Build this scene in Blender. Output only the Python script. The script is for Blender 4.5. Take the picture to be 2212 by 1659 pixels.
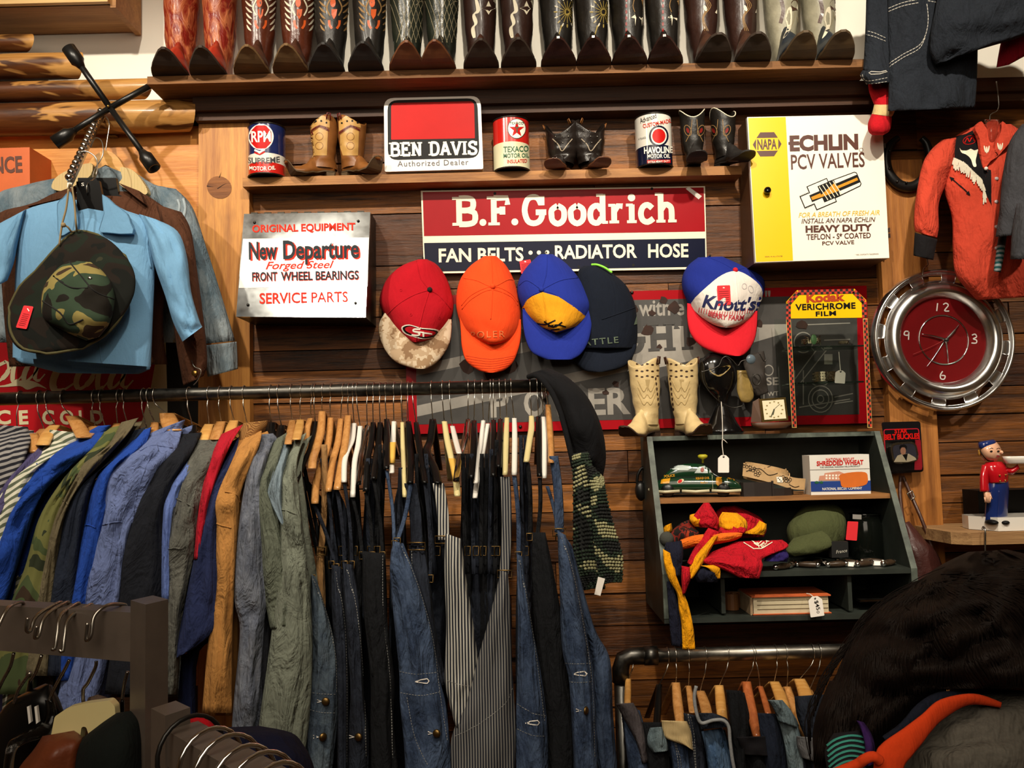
import bpy, bmesh, math, random
from mathutils import Vector, Matrix, noise
from mathutils.bvhtree import BVHTree
from mathutils.geometry import tessellate_polygon
SC = bpy.context.scene
COL = SC.collection
for o in list(bpy.data.objects):
    bpy.data.objects.remove(o)
R = math.radians
V = Vector
# ---------------------------------------------------------------- camera
FPX, CX, CY = 1840.0, 1106.0, 829.5
CAM = V((0, 0, 1.6))
cd = bpy.data.cameras.new('camera')
cam = bpy.data.objects.new('camera', cd)
COL.objects.link(cam)
cd.sensor_width = 36
cd.lens = 36 * FPX / 2212
cd.clip_start = 0.02
ROT = Matrix.Rotation(R(94.0), 3, 'X') @ Matrix.Rotation(R(-1.4), 3, 'Z')
cam.matrix_world = Matrix.Translation(CAM) @ ROT.to_4x4()
SC.camera = cam
# ---------------------------------------------------------------- world, exposure
SC.view_settings.view_transform = 'Standard'
SC.view_settings.look = 'None'
SC.view_settings.gamma = 1
SC.view_settings.use_curve_mapping = False
SC.view_settings.exposure = 0.0
w = bpy.data.worlds.new('world')
SC.world = w
w.use_nodes = True
w.node_tree.nodes['Background'].inputs[0].default_value = (1, .78, .55, 1)
w.node_tree.nodes['Background'].inputs[1].default_value = 0.03


def spot(name, loc, aim, power, angle=70, blend=.6, col=(1, .9, .74), rad=.035):
    l = bpy.data.lights.new(name, 'SPOT')
    l.energy = power
    l.color = col
    l.spot_size = R(angle)
    l.spot_blend = blend
    l.shadow_soft_size = rad
    o = bpy.data.objects.new(name, l)
    COL.objects.link(o)
    o.location = loc
    o.rotation_euler = (V(aim) - V(loc)).to_track_quat('-Z', 'Y').to_euler()
    return o


# track lights under the ceiling, in a row about two metres in front of the wall
spot('track_spot', (-1.75, .55, 3.45), (-1.2, 2.4, 2.35), 125, 70)
spot('track_spot', (-.95, .5, 3.45), (-.75, 2.4, 1.7), 130, 66)
spot('track_spot', (.1, .5, 3.45), (.1, 2.4, 2.0), 130, 66)
spot('track_spot', (.75, .5, 3.45), (1.05, 2.4, 2.1), 185, 64)
spot('track_spot', (2.25, .6, 3.45), (1.6, 2.4, 1.25), 120, 46)
# soft fill light added behind the camera, lifts the near rack and customer
al = bpy.data.lights.new('fill_light', 'AREA')
al.energy = 30
al.size = 1.6
al.color = (1, .86, .68)
ao = bpy.data.objects.new('fill_light', al)
COL.objects.link(ao)
ao.location = (-.2, -.6, 2.7)
ao.rotation_euler = (V((0, 1.5, .9)) - V((-.2, -.6, 2.7))).to_track_quat('-Z', 'Y').to_euler()


# ---------------------------------------------------------------- projection helpers
def ray(px, py):
    return ROT @ V(((px - CX) / FPX, -(py - CY) / FPX, -1))


def P(px, py, Y):
    d = ray(px, py)
    return CAM + d * ((Y - CAM.y) / d.y)


def mpp(Y):
    return Y / FPX


# ---------------------------------------------------------------- materials
def lin(h):
    if isinstance(h, str):
        h = h.lstrip('#')
        c = [int(h[i:i + 2], 16) / 255 for i in (0, 2, 4)]
        return tuple(x / 12.92 if x <= .04045 else ((x + .055) / 1.055) ** 2.4 for x in c) + (1,)
    return tuple(h) + (1,)


MATS = {}


class NT:
    def __init__(s, name):
        s.m = bpy.data.materials.new(name)
        s.m.use_nodes = True
        s.t = s.m.node_tree
        s.b = s.t.nodes['Principled BSDF']

    def n(s, typ, **k):
        nd = s.t.nodes.new(typ)
        for a, v in k.items():
            if a.startswith('_'):
                setattr(nd, a[1:], v)
            else:
                nd.inputs[a.replace('_', ' ')].default_value = v
        return nd

    def l(s, a, b):
        s.t.links.new(a, b)

    def coord(s, scale=(1, 1, 1), rot=(0, 0, 0), space='Object'):
        tc = s.n('ShaderNodeTexCoord')
        mp = s.n('ShaderNodeMapping')
        mp.inputs['Scale'].default_value = scale
        mp.inputs['Rotation'].default_value = rot
        s.l(tc.outputs[space], mp.inputs[0])
        return mp.outputs[0]

    def noise(s, vec, scale=5, detail=4, rough=.6, dist=0):
        nd = s.n('ShaderNodeTexNoise', Scale=scale, Detail=detail, Roughness=rough, Distortion=dist)
        s.l(vec, nd.inputs['Vector'])
        return nd.outputs['Fac']

    def ramp(s, fac, stops, const=False):
        nd = s.n('ShaderNodeValToRGB')
        cr = nd.color_ramp
        if const:
            cr.interpolation = 'CONSTANT'
        while len(cr.elements) < len(stops):
            cr.elements.new(.5)
        for e, (p, c) in zip(cr.elements, stops):
            e.position = p
            e.color = lin(c)
        s.l(fac, nd.inputs[0])
        return nd.outputs[0]

    def mix(s, a, b, fac, mode='MIX'):
        nd = s.n('ShaderNodeMix', _data_type='RGBA', _blend_type=mode)
        for v, i in ((fac, 0), (a, 6), (b, 7)):
            if hasattr(v, 'links'):
                s.l(v, nd.inputs[i])
            else:
                nd.inputs[i].default_value = v if i == 0 else lin(v)
        return nd.outputs[2]

    def math(s, op, a, b=0.0):
        nd = s.n('ShaderNodeMath', _operation=op)
        for v, i in ((a, 0), (b, 1)):
            if hasattr(v, 'links'):
                s.l(v, nd.inputs[i])
            else:
                nd.inputs[i].default_value = v
        return nd.outputs[0]

    def bump(s, h, strength=.3, dist=.01):
        nd = s.n('ShaderNodeBump', Strength=strength, Distance=dist)
        s.l(h, nd.inputs['Height'])
        prev = s.b.inputs['Normal'].links
        if prev:
            s.l(prev[0].from_socket, nd.inputs['Normal'])
        s.l(nd.outputs[0], s.b.inputs['Normal'])

    def col(s, sock):
        s.l(sock, s.b.inputs['Base Color'])

    def set(s, rough=.6, metal=0, spec=.5, coat=0, sheen=0, trans=0, alpha=1, ior=1.45):
        i = s.b.inputs
        i['Roughness'].default_value = rough
        i['Metallic'].default_value = metal
        i['Specular IOR Level'].default_value = spec
        i['Coat Weight'].default_value = coat
        i['Coat Roughness'].default_value = .15
        i['Sheen Weight'].default_value = sheen
        i['Transmission Weight'].default_value = trans
        i['IOR'].default_value = ior
        return s.m


def mat(name, col, rough=.6, metal=0, n=.12, ns=12, bump=0, bs=60, bd=.002, **k):
    """plain surface with a little blotchy variation"""
    if name in MATS:
        return MATS[name]
    t = NT(name)
    c = lin(col)
    if n:
        f = t.noise(t.coord(), ns, 4)
        lo = tuple(x * (1 - n) for x in c[:3])
        hi = tuple(min(1, x * (1 + n)) for x in c[:3])
        t.col(t.ramp(f, ((.3, lo), (.7, hi))))
    else:
        t.b.inputs['Base Color'].default_value = c
    if bump:
        t.bump(t.noise(t.coord(), bs, 3), bump, bd)
    MATS[name] = t.set(rough, metal, **k)
    return MATS[name]


def cloth(name, col, n=.15, weave=420, fold=.5, fs=13, fd=.042, rough=.95, stretch=.35, wear=None, ws=14, sheen=0):
    """woven fabric: thread noise, soft wrinkles, optional worn patches"""
    if name in MATS:
        return MATS[name]
    t = NT(name)
    c = lin(col)[:3]
    vec = t.coord()
    f = t.noise(vec, weave, 2)
    f = t.math('ADD', t.math('MULTIPLY', f, .6), t.math('MULTIPLY', t.noise(vec, 70, 4, .7), .4))
    base = t.ramp(f, ((.34, tuple(x * (1 - n) for x in c)), (.66, tuple(min(1, x * (1 + n)) for x in c))))
    if wear:
        g = t.noise(t.coord((1, 1, .5)), ws, 6, .7)
        w_ = t.ramp(g, ((.42, (0, 0, 0)), (.72, (1, 1, 1))))
        base = t.mix(base, wear, w_)
    t.col(base)
    if fold:
        t.bump(t.noise(t.coord((1, 1, stretch)), fs, 4, .6, 1.4), fold, fd)
    t.bump(t.noise(t.coord((1, 1, .8)), fs * 2.7, 3, .55, .8), fold * .45, fd * .5)
    t.bump(f, .2, .001)
    MATS[name] = t.set(rough, 0, .25, sheen=sheen)
    return MATS[name]


def stripes(name, a, b, axis='X', scale=60, duty=.5, fold=.4, rot=(0, 0, 0), rough=.95, dist=1.0):
    if name in MATS:
        return MATS[name]
    t = NT(name)
    wv = t.n('ShaderNodeTexWave', _wave_type='BANDS', _bands_direction=axis, Scale=scale, Distortion=dist, Detail=1.0)
    wv.inputs['Detail Scale'].default_value = .3
    t.l(t.coord(rot=rot), wv.inputs['Vector'])
    t.col(t.ramp(wv.outputs['Fac'], ((duty - .06, a), (duty + .06, b))))
    if fold:
        t.bump(t.noise(t.coord((1, 1, .35)), 9, 3, .55, 1), fold, .01)
    MATS[name] = t.set(rough, 0, .25)
    return MATS[name]


def patches(name, cols, scale=8, rough=.9, cuts=(.42, .5, .58), space='Object', fold=.3, voro=False, stretch=(1, 1, 1)):
    """camouflage: hard-edged blotches of a few colours"""
    if name in MATS:
        return MATS[name]
    t = NT(name)
    vec = t.coord(stretch)
    if voro:
        vo = t.n('ShaderNodeTexVoronoi', Scale=scale * 9)
        vo.distance = 'CHEBYCHEV'
        t.l(vec, vo.inputs['Vector'])
        vec = vo.outputs['Position']
    f = t.noise(vec, scale, 3 if voro else 1.5, .5, 0 if voro else .6)
    t.col(t.ramp(f, [(0, cols[0])] + list(zip(cuts, cols[1:])), True))
    if fold:
        t.bump(t.noise(t.coord((1, 1, .4)), 10, 3), fold, .008)
    MATS[name] = t.set(rough, 0, .25)
    return MATS[name]


def wood(name, a, b, axis='X', scale=6, rough=.6, bump=.25, dark=None, knots=0, pv=False, coat=0, c=None):
    """sawn or planed wood: grain stretched along an axis, fine pores, knots; pv = per-board variation"""
    if name in MATS:
        return MATS[name]
    t = NT(name)
    st = {'X': (.06, 1, 1), 'Y': (1, .06, 1), 'Z': (1, 1, .06)}[axis]
    vec = t.coord(st)
    if pv:
        at = t.n('ShaderNodeAttribute', _attribute_name='pv')
        ad = t.n('ShaderNodeVectorMath', _operation='ADD')
        sc = t.n('ShaderNodeVectorMath', _operation='SCALE')
        t.l(at.outputs['Color'], sc.inputs[0])
        sc.inputs['Scale'].default_value = 37.0
        t.l(vec, ad.inputs[0])
        t.l(sc.outputs[0], ad.inputs[1])
        vec = ad.outputs[0]
    g = t.noise(vec, scale * 8, 6, .65, .35)
    g2 = t.noise(vec, scale * 1.3, 3, .5, 1.5)
    g3 = t.noise(vec, scale * 34, 4, .75, .2)
    f = t.math('ADD', t.math('ADD', t.math('MULTIPLY', g, .42), t.math('MULTIPLY', g2, .28)), t.math('MULTIPLY', g3, .3))
    base = t.ramp(f, ((.4, a), (.6, b)))
    if pv:
        sep = t.n('ShaderNodeSeparateColor')
        t.l(at.outputs['Color'], sep.inputs[0])
        lo, hi = c if c else ('#6a5a4a', '#e8d8c0')
        tint = t.ramp(sep.outputs[0], ((0, lo), (1, hi)))
        base = t.mix(base, tint, 1.0, 'MULTIPLY')
    if dark:
        d = t.noise(t.coord(tuple(x * 1.0 if x == 1 else .2 for x in st)), 5, 5, .7, .5)
        base = t.mix(base, dark, t.ramp(d, ((.55, (0, 0, 0)), (.72, (.85, .85, .85)))))
    if knots:
        vo = t.n('ShaderNodeTexVoronoi', Scale=knots)
        t.l(t.coord(tuple(.45 if x == .06 else 1 for x in st)), vo.inputs['Vector'])
        base = t.mix('#2a1508', base, t.ramp(vo.outputs['Distance'], ((.07, (0, 0, 0)), (.13, (1, 1, 1)))))
    t.col(base)
    if bump:
        t.bump(g, bump, .004)
        t.bump(g3, bump, .002)
    MATS[name] = t.set(rough, 0, .4, coat=coat)
    return MATS[name]


def metal(name, col, rough=.3, n=.3, ns=20, **k):
    if name in MATS:
        return MATS[name]
    t = NT(name)
    c = lin(col)
    f = t.noise(t.coord(), ns, 5, .65)
    t.col(t.ramp(f, ((.3, tuple(x * (1 - n * .4) for x in c[:3])), (.7, c[:3]))))
    r = t.n('ShaderNodeMapRange')
    t.l(f, r.inputs[0])
    r.inputs[3].default_value = rough * (1 - n)
    r.inputs[4].default_value = min(1, rough * (1 + n))
    MATS[name] = t.set(rough, 1, .5, **k)
    t.l(r.outputs[0], t.b.inputs['Roughness'])
    return MATS[name]


def glass(name, col='#ffffff', rough=.02, ior=1.45):
    if name not in MATS:
        t = NT(name)
        t.b.inputs['Base Color'].default_value = lin(col)
        MATS[name] = t.set(rough, 0, .5, trans=1, ior=ior)
    return MATS[name]


# ---------------------------------------------------------------- mesh builder
class MB:
    def __init__(s, name='', m=None, parent=None, label=None, kind=None):
        s.name, s.parent, s.label, s.kind = name, parent, label, kind
        s.v, s.f, s.fm, s.fs, s.mats, s.pv = [], [], [], [], [], []
        s.cur, s.curpv = 0, None
        if m:
            s.use(m)

    def use(s, m):
        if m not in s.mats:
            s.mats.append(m)
        s.cur = s.mats.index(m)
        return s

    def add(s, vs, fs, smooth=False):
        o = len(s.v)
        s.v += [V(v) for v in vs]
        for f in fs:
            s.f.append(tuple(i + o for i in f))
            s.fm.append(s.cur)
            s.fs.append(smooth)
            s.pv.append(s.curpv)
        return s

    def box8(s, a, b):
        """a, b: two matching quads (front, back)"""
        return s.add(list(a) + list(b), [(0, 1, 2, 3), (7, 6, 5, 4), (0, 4, 5, 1), (1, 5, 6, 2), (2, 6, 7, 3), (3, 7, 4, 0)])

    def box(s, c, size, rot=None):
        x, y, z = (d / 2 for d in size)
        q = [V((-x, -y, -z)), V((x, -y, -z)), V((x, -y, z)), V((-x, -y, z))]
        k = [V((p.x, y, p.z)) for p in q]
        if rot:
            m = rot if isinstance(rot, Matrix) else Matrix.Rotation(rot, 3, 'Y')
            q, k = [m @ p for p in q], [m @ p for p in k]
        return s.box8([V(c) + p for p in q], [V(c) + p for p in k])

    def prism(s, pts, vec, smooth=False):
        n = len(pts)
        pts = [V(p) for p in pts]
        tris = tessellate_polygon([pts])
        vs = pts + [p + V(vec) for p in pts]
        fs = [tuple(t) for t in tris] + [tuple(i + n for i in reversed(t)) for t in tris]
        s.add(vs, fs)
        o = len(s.v) - 2 * n
        for i in range(n):
            j = (i + 1) % n
            s.f.append((o + i, o + j, o + j + n, o + i + n))
            s.fm.append(s.cur)
            s.fs.append(smooth)
            s.pv.append(s.curpv)
        return s

    def ppoly(s, px, Y, thick, Yb=None):
        """outline given in photo pixels at depth Y, thick metres deep"""
        return s.prism([P(x, y, Y) for x, y in px], (0, thick, 0))

    def rings(s, rs, cap=True, smooth=True, closed=False):
        n = len(rs[0])
        vs = [p for r in rs for p in r]
        fs = []
        m = len(rs)
        for i in range(m if closed else m - 1):
            k = (i + 1) % m
            for j in range(n):
                fs.append((i * n + j, i * n + (j + 1) % n, k * n + (j + 1) % n, k * n + j))
        if cap and not closed:
            fs.append(tuple(range(n - 1, -1, -1)))
            fs.append(tuple((m - 1) * n + j for j in range(n)))
        return s.add(vs, fs, smooth)

    def tube(s, pts, r, seg=8, closed=False, sx=1.0):
        pts = [V(p) for p in pts]
        n = len(pts)
        rr = r if isinstance(r, (list, tuple)) else [r] * n
        rs = []
        up = V((0, 0, 1))
        last = None
        for i, p in enumerate(pts):
            a = pts[(i - 1) % n] if (closed or i) else p
            b = pts[(i + 1) % n] if (closed or i < n - 1) else p
            t = (b - a)
            if t.length < 1e-9:
                t = V((0, 0, 1))
            t.normalize()
            if last is None:
                u = up if abs(t.dot(up)) < .9 else V((1, 0, 0))
                x = u.cross(t).normalized()
            else:
                x = (last - t * last.dot(t)).normalized()
            last = x
            y = t.cross(x)
            rs.append([p + (x * math.cos(k * 2 * math.pi / seg) * sx + y * math.sin(k * 2 * math.pi / seg)) * rr[i] for k in range(seg)])
        return s.rings(rs, True, True, closed)

    def lathe(s, prof, c, axis=(0, 0, 1), seg=32, cap=True):
        q = V(axis).to_track_quat('Z', 'Y')
        rs = [[V(c) + q @ V((r * math.cos(2 * math.pi * k / seg), r * math.sin(2 * math.pi * k / seg), h)) for k in range(seg)] for r, h in prof]
        return s.rings(rs, cap)

    def ball(s, c, r, seg=12, rot=None):
        rx, ry, rz = r if isinstance(r, (tuple, list)) else (r, r, r)
        rs = []
        m = max(4, seg // 2)
        for i in range(m + 1):
            a = -math.pi / 2 + math.pi * i / m
            ca, sa = max(math.cos(a), .02), math.sin(a)
            ring = [V((rx * ca * math.cos(2 * math.pi * k / seg), ry * ca * math.sin(2 * math.pi * k / seg), rz * sa)) for k in range(seg)]
            rs.append([V(c) + (rot @ p if rot else p) for p in ring])
        return s.rings(rs)

    def loft(s, rows, res=5, seg=20, fold=0.0, fu=3.0, fv=1.0, seed=0, cap=True, p=1.0):
        """soft body through rows (xl, yl, xr, yr, Y, front, back): pixels of its two edges, depth, bulge"""
        rows = [r if len(r) == 7 else r + (r[5],) for r in [tuple(r) for r in rows]]
        sm = catmull(rows, res)
        rs = []
        n = len(sm)
        for i, (xl, yl, xr, yr, Y, th, tb) in enumerate(sm):
            ring = []
            for k in range(seg):
                a = 2 * math.pi * k / seg
                u, d = -math.cos(a), math.sin(a)
                d = math.copysign(abs(d) ** p, d)
                e = d * th if d > 0 else d * tb
                if fold:
                    e += fold * noise.noise(V((u * fu + seed * 7.3, i / res * fv, seed * 3.1))) * abs(d)
                q = (u + 1) / 2
                ring.append(P(xl + (xr - xl) * q, yl + (yr - yl) * q, Y - e))
            rs.append(ring)
        return s.rings(rs, cap)

    def surf(s):
        return Surf(s)

    def build(s, parent, loc):
        me = bpy.data.meshes.new(s.name)
        me.from_pydata([tuple(v - loc) for v in s.v], [], s.f)
        for m in s.mats:
            me.materials.append(m)
        me.polygons.foreach_set('material_index', s.fm)
        me.polygons.foreach_set('use_smooth', s.fs)
        if any(p is not None for p in s.pv):
            at = me.attributes.new('pv', 'FLOAT_COLOR', 'FACE')
            for i, p in enumerate(s.pv):
                at.data[i].color = (p[0], p[1], p[2], 1) if p else (.5, .5, .5, 1)
        bm = bmesh.new()
        bm.from_mesh(me)
        bmesh.ops.recalc_face_normals(bm, faces=bm.faces)
        bm.to_mesh(me)
        bm.free()
        o = bpy.data.objects.new(s.name, me)
        COL.objects.link(o)
        if parent:
            o.parent = parent
        else:
            o.location = loc
        if s.label:
            o['label'] = s.label
        if s.kind:
            o['kind'] = s.kind
        s.ob = o
        return o


def catmull(rows, res):
    if len(rows) < 3 or res < 2:
        if len(rows) == 2 and res > 1:
            a, b = rows
            return [tuple(x + (y - x) * k / res for x, y in zip(a, b)) for k in range(res + 1)]
        return rows
    out = []
    n = len(rows)
    for i in range(n - 1):
        p0, p1, p2, p3 = rows[max(i - 1, 0)], rows[i], rows[i + 1], rows[min(i + 2, n - 1)]
        for k in range(res):
            t = k / res
            out.append(tuple(.5 * (2 * b + (c - a) * t + (2 * a - 5 * b + 4 * c - d) * t * t + (3 * b - a - 3 * c + d) * t ** 3)
                             for a, b, c, d in zip(p0, p1, p2, p3)))
    out.append(rows[-1])
    return out


def smooth2(pts, res=6, closed=False):
    if closed:
        pts = [pts[-1]] + list(pts) + [pts[0], pts[1]]
        return [tuple(p) for p in catmull([tuple(p) for p in pts], res)][res:-res - 1][:]
    return [tuple(p) for p in catmull([tuple(p) for p in pts], res)]


class Surf:
    """a built surface that lettering, seams and tags can be laid on, by the pixel where the photo shows them"""

    def __init__(s, *mbs):
        vs, fs = [], []
        for m in mbs:
            o = len(vs)
            vs += [tuple(v) for v in m.v]
            fs += [tuple(i + o for i in f) for f in m.f]
        s.t = BVHTree.FromPolygons(vs, fs)
        s.off = 0.0

    def hit(s, px, py, lift=.0008):
        d = ray(px, py).normalized()
        h, n, _, _ = s.t.ray_cast(CAM, d)
        if h is None:
            # just past the edge of the surface: nearest point of it along the ray
            q = CAM + d * getattr(s, 'last', 2.3)
            h, n, _, _ = s.t.find_nearest(q)
        s.last = (h - CAM).length
        if n.dot(d) > 0:
            n = -n
        return h + n * lift, n


class Plane:
    """flat face through three photo pixels at given depths"""

    def __init__(s, a, b, c):
        s.p = a
        s.n = (b - a).cross(c - a).normalized()
        if s.n.dot(a - CAM) > 0:
            s.n = -s.n

    def hit(s, px, py, lift=.0008):
        d = ray(px, py)
        t = (s.p - CAM).dot(s.n) / d.dot(s.n)
        return CAM + d * t + s.n * lift, s.n


def flat(Y):
    return Plane(P(0, 0, Y), P(100, 0, Y), P(0, 100, Y))


FONTC = {}


def glyphs(txt, bold=0.0, shear=0.0, space=1.0):
    key = (txt, bold, shear, space)
    if key not in FONTC:
        c = bpy.data.curves.new('t', 'FONT')
        c.body = txt
        c.offset = bold
        c.shear = shear
        c.space_character = space
        c.resolution_u = 3
        c.fill_mode = 'FRONT'
        o = bpy.data.objects.new('t', c)
        me = o.to_mesh()
        vs = [(v.co.x, v.co.y) for v in me.vertices]
        fs = [tuple(p.vertices) for p in me.polygons]
        o.to_mesh_clear()
        bpy.data.objects.remove(o)
        bpy.data.curves.remove(c)
        FONTC[key] = (vs, fs)
    return FONTC[key]


def subdiv(vs, fs, maxlen):
    bm = bmesh.new()
    b = [bm.verts.new((x, y, 0)) for x, y in vs]
    for f in fs:
        try:
            bm.faces.new([b[i] for i in f])
        except ValueError:
            pass
    for _ in range(4):
        e = [e for e in bm.edges if e.calc_length() > maxlen]
        if not e:
            break
        bmesh.ops.subdivide_edges(bm, edges=e, cuts=1)
        bmesh.ops.triangulate(bm, faces=[f for f in bm.faces if len(f.verts) > 3])
    bm.verts.index_update()
    r = [(v.co.x, v.co.y) for v in bm.verts], [tuple(v.index for v in f.verts) for f in bm.faces]
    bm.free()
    return r


def lay(mb, sf, vs, fs, lift=.0008, maxlen=None):
    """lay a flat shape (pixels) on a surface"""
    if maxlen:
        vs, fs = subdiv(vs, fs, maxlen)
    w3 = [sf.hit(x, y, lift)[0] for x, y in vs]

    def ok(f):                            # leave out bits that fall off the edge of the surface
        for a, b in zip(f, f[1:] + f[:1]):
            if (w3[a] - w3[b]).length > .012 + 4 * math.hypot(vs[a][0] - vs[b][0], vs[a][1] - vs[b][1]) * .00125:
                return False
        return True
    mb.add(w3, [f for f in fs if ok(tuple(f))], bool(maxlen))


def text(mb, sf, s, x0, y0, x1, y1, h, m, bold=.012, shear=0.0, space=1.0, lift=.001, arc=0.0, maxlen=None, outline=None):
    """letters from pixel (x0,y0) to (x1,y1) along the baseline, h pixels high; arc = sag of the baseline"""
    if outline:
        text(mb, sf, s, x0, y0, x1, y1, h, outline[0], bold + outline[1], shear, space, lift * .6, arc, maxlen)
    mb.use(m)
    vs, fs = glyphs(s, bold, shear, space)
    if not vs:
        return
    xa, xb = min(v[0] for v in vs), max(v[0] for v in vs)
    L = math.hypot(x1 - x0, y1 - y0)
    ux, uy = (x1 - x0) / L, (y1 - y0) / L
    pts = []
    for x, y in vs:
        q = (x - xa) / (xb - xa)
        yy = y / .69 * h
        off = arc * (1 - (2 * q - 1) ** 2)
        pts.append((x0 + ux * q * L + uy * yy, y0 + uy * q * L - ux * yy + off))
    lay(mb, sf, pts, fs, lift, maxlen)


def poly(mb, sf, px, m, lift=.0006, maxlen=None):
    mb.use(m)
    tris = tessellate_polygon([[V((x, y, 0)) for x, y in px]])
    lay(mb, sf, px, [tuple(t) for t in tris], lift, maxlen)


def disc(x, y, rx, ry=None, n=24, a0=0, a1=360, rot=0):
    ry = ry or rx
    c, s_ = math.cos(R(rot)), math.sin(R(rot))
    o = []
    for k in range(n + (a1 - a0 < 360)):
        a = R(a0 + (a1 - a0) * k / n)
        u, v = rx * math.cos(a), ry * math.sin(a)
        o.append((x + u * c - v * s_, y + u * s_ + v * c))
    return o


def stroke(mb, sf, pts, wpx, m, lift=.0008, closed=False, res=1, taper=None):
    """painted line of a width in pixels"""
    mb.use(m)
    if res > 1:
        pts = smooth2(pts, res, closed)
    if isinstance(sf, Surf):
        o = []
        for i, p in enumerate(pts):
            o.append(p)
            if i < len(pts) - 1 or closed:
                b = pts[(i + 1) % len(pts)]
                k = int(math.hypot(b[0] - p[0], b[1] - p[1]) / 7)
                o += [(p[0] + (b[0] - p[0]) * j / (k + 1), p[1] + (b[1] - p[1]) * j / (k + 1)) for j in range(1, k + 1)]
        pts = o
    n = len(pts)
    L, Rr = [], []
    for i, (x, y) in enumerate(pts):
        a = pts[(i - 1) % n] if (closed or i) else pts[i]
        b = pts[(i + 1) % n] if (closed or i < n - 1) else pts[i]
        dx, dy = b[0] - a[0], b[1] - a[1]
        l = math.hypot(dx, dy) or 1
        wi = (wpx[min(len(wpx) - 1, int(i * len(wpx) / n))] if isinstance(wpx, (list, tuple)) else wpx) / 2
        if taper:
            wi *= taper(i / max(1, n - 1))
        L.append((x - dy / l * wi, y + dx / l * wi))
        Rr.append((x + dy / l * wi, y - dx / l * wi))
    fs = [(i, (i + 1) % n, n + (i + 1) % n, n + i) for i in range(n if closed else n - 1)]
    lay(mb, sf, L + Rr, fs, lift)


def seam(mb, sf, pts, r, m, lift=0.0, seg=6, closed=False, res=5):
    """raised seam or piping along a surface"""
    mb.use(m)
    if res > 1:
        pts = smooth2(pts, res, closed)
    mb.tube([sf.hit(x, y, lift)[0] for x, y in pts], r, seg, closed)


def stitch(mb, sf, pts, m, w=1.0, dash=5, gap=3, lift=.0012, res=6):
    pts = smooth2(pts, res)
    acc, cur, on = 0, [pts[0]], True
    for a, b in zip(pts, pts[1:]):
        L = math.hypot(b[0] - a[0], b[1] - a[1])
        t = 0
        while L - t > 1e-6:
            need = (dash if on else gap) - acc
            stp = min(need, L - t)
            t += stp
            acc += stp
            q = (a[0] + (b[0] - a[0]) * t / L, a[1] + (b[1] - a[1]) * t / L)
            cur.append(q)
            if acc >= (dash if on else gap) - 1e-6:
                if on and len(cur) > 1:
                    stroke(mb, sf, [cur[0], cur[-1]], w, m, lift)
                cur, on, acc = [q], not on, 0


# ---------------------------------------------------------------- things
THINGS = []


class T:
    def __init__(s, name, label=None, cat=None, group=None, kind=None, m=None):
        s.name, s.label, s.cat, s.group, s.kind = name, label, cat, group, kind
        s.parts = []
        s.root = MB(name, m) if m else None
        THINGS.append(s)

    def part(s, name, m=None, parent=None, label=None, kind=None):
        p = MB(name, m, parent, label, kind)
        s.parts.append(p)
        return p

    def done(s):
        ms = ([s.root] if s.root else []) + s.parts
        vs = [v for m in ms for v in m.v]
        lo = [min(v[i] for v in vs) for i in range(3)]
        hi = [max(v[i] for v in vs) for i in range(3)]
        loc = V(((lo[0] + hi[0]) / 2, (lo[1] + hi[1]) / 2, lo[2]))
        if s.root:
            r = s.root.build(None, loc)
        else:
            r = bpy.data.objects.new(s.name, None)
            r.empty_display_size = .05
            COL.objects.link(r)
            r.location = loc
        for k, v in (('label', s.label), ('category', s.cat), ('group', s.group), ('kind', s.kind)):
            if v:
                r[k] = v
        for p in s.parts:
            if p.v:
                p.build(p.parent.ob if p.parent else r, loc)
        s.ob = r


def struct(name, m):
    return T(name, kind='structure', m=m).root
# ================================================================ setting
YW = 2.40
rnd = random.Random(4)
M_PINE = wood('pine_boards', '#b8742f', '#e2a55c', 'X', 4.5, .45, .3, pv=True, knots=3.2, c=('#d8cbb8', '#fff4e2'))
M_RECL = wood('reclaimed_planks', '#3a230f', '#a9753a', 'X', 5, .5, .8, '#150a05', pv=True, knots=2.6, c=('#84694c', '#ffe6c0'))
M_BEAM = wood('rough_sawn_beam', '#94592a', '#cf9248', 'Z', 3, .5, .4, '#5a3314', knots=2.2)
M_POST = wood('post_wood', '#7d4a1e', '#b47638', 'Z', 4, .55, .4, '#43240d')
M_HEAD = wood('dark_header', '#2e1a0d', '#4a2b16', 'X', 4, .6, .3)
M_SHELF = wood('shelf_board', '#7a4c24', '#b07a40', 'X', 5, .55, .35)
M_BOOTSHELF = wood('rough_shelf_board', '#54361c', '#8a5c30', 'X', 5, .7, .5)
M_PLASTER = mat('white_plaster', '#f6f0e2', .9, n=.04, ns=2, bump=.05, bs=40)
M_ROOM = mat('shop_room_brown', '#a08a6c', .85)


def zrow(px, py, Y=YW):
    return P(px, py, Y).z


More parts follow.
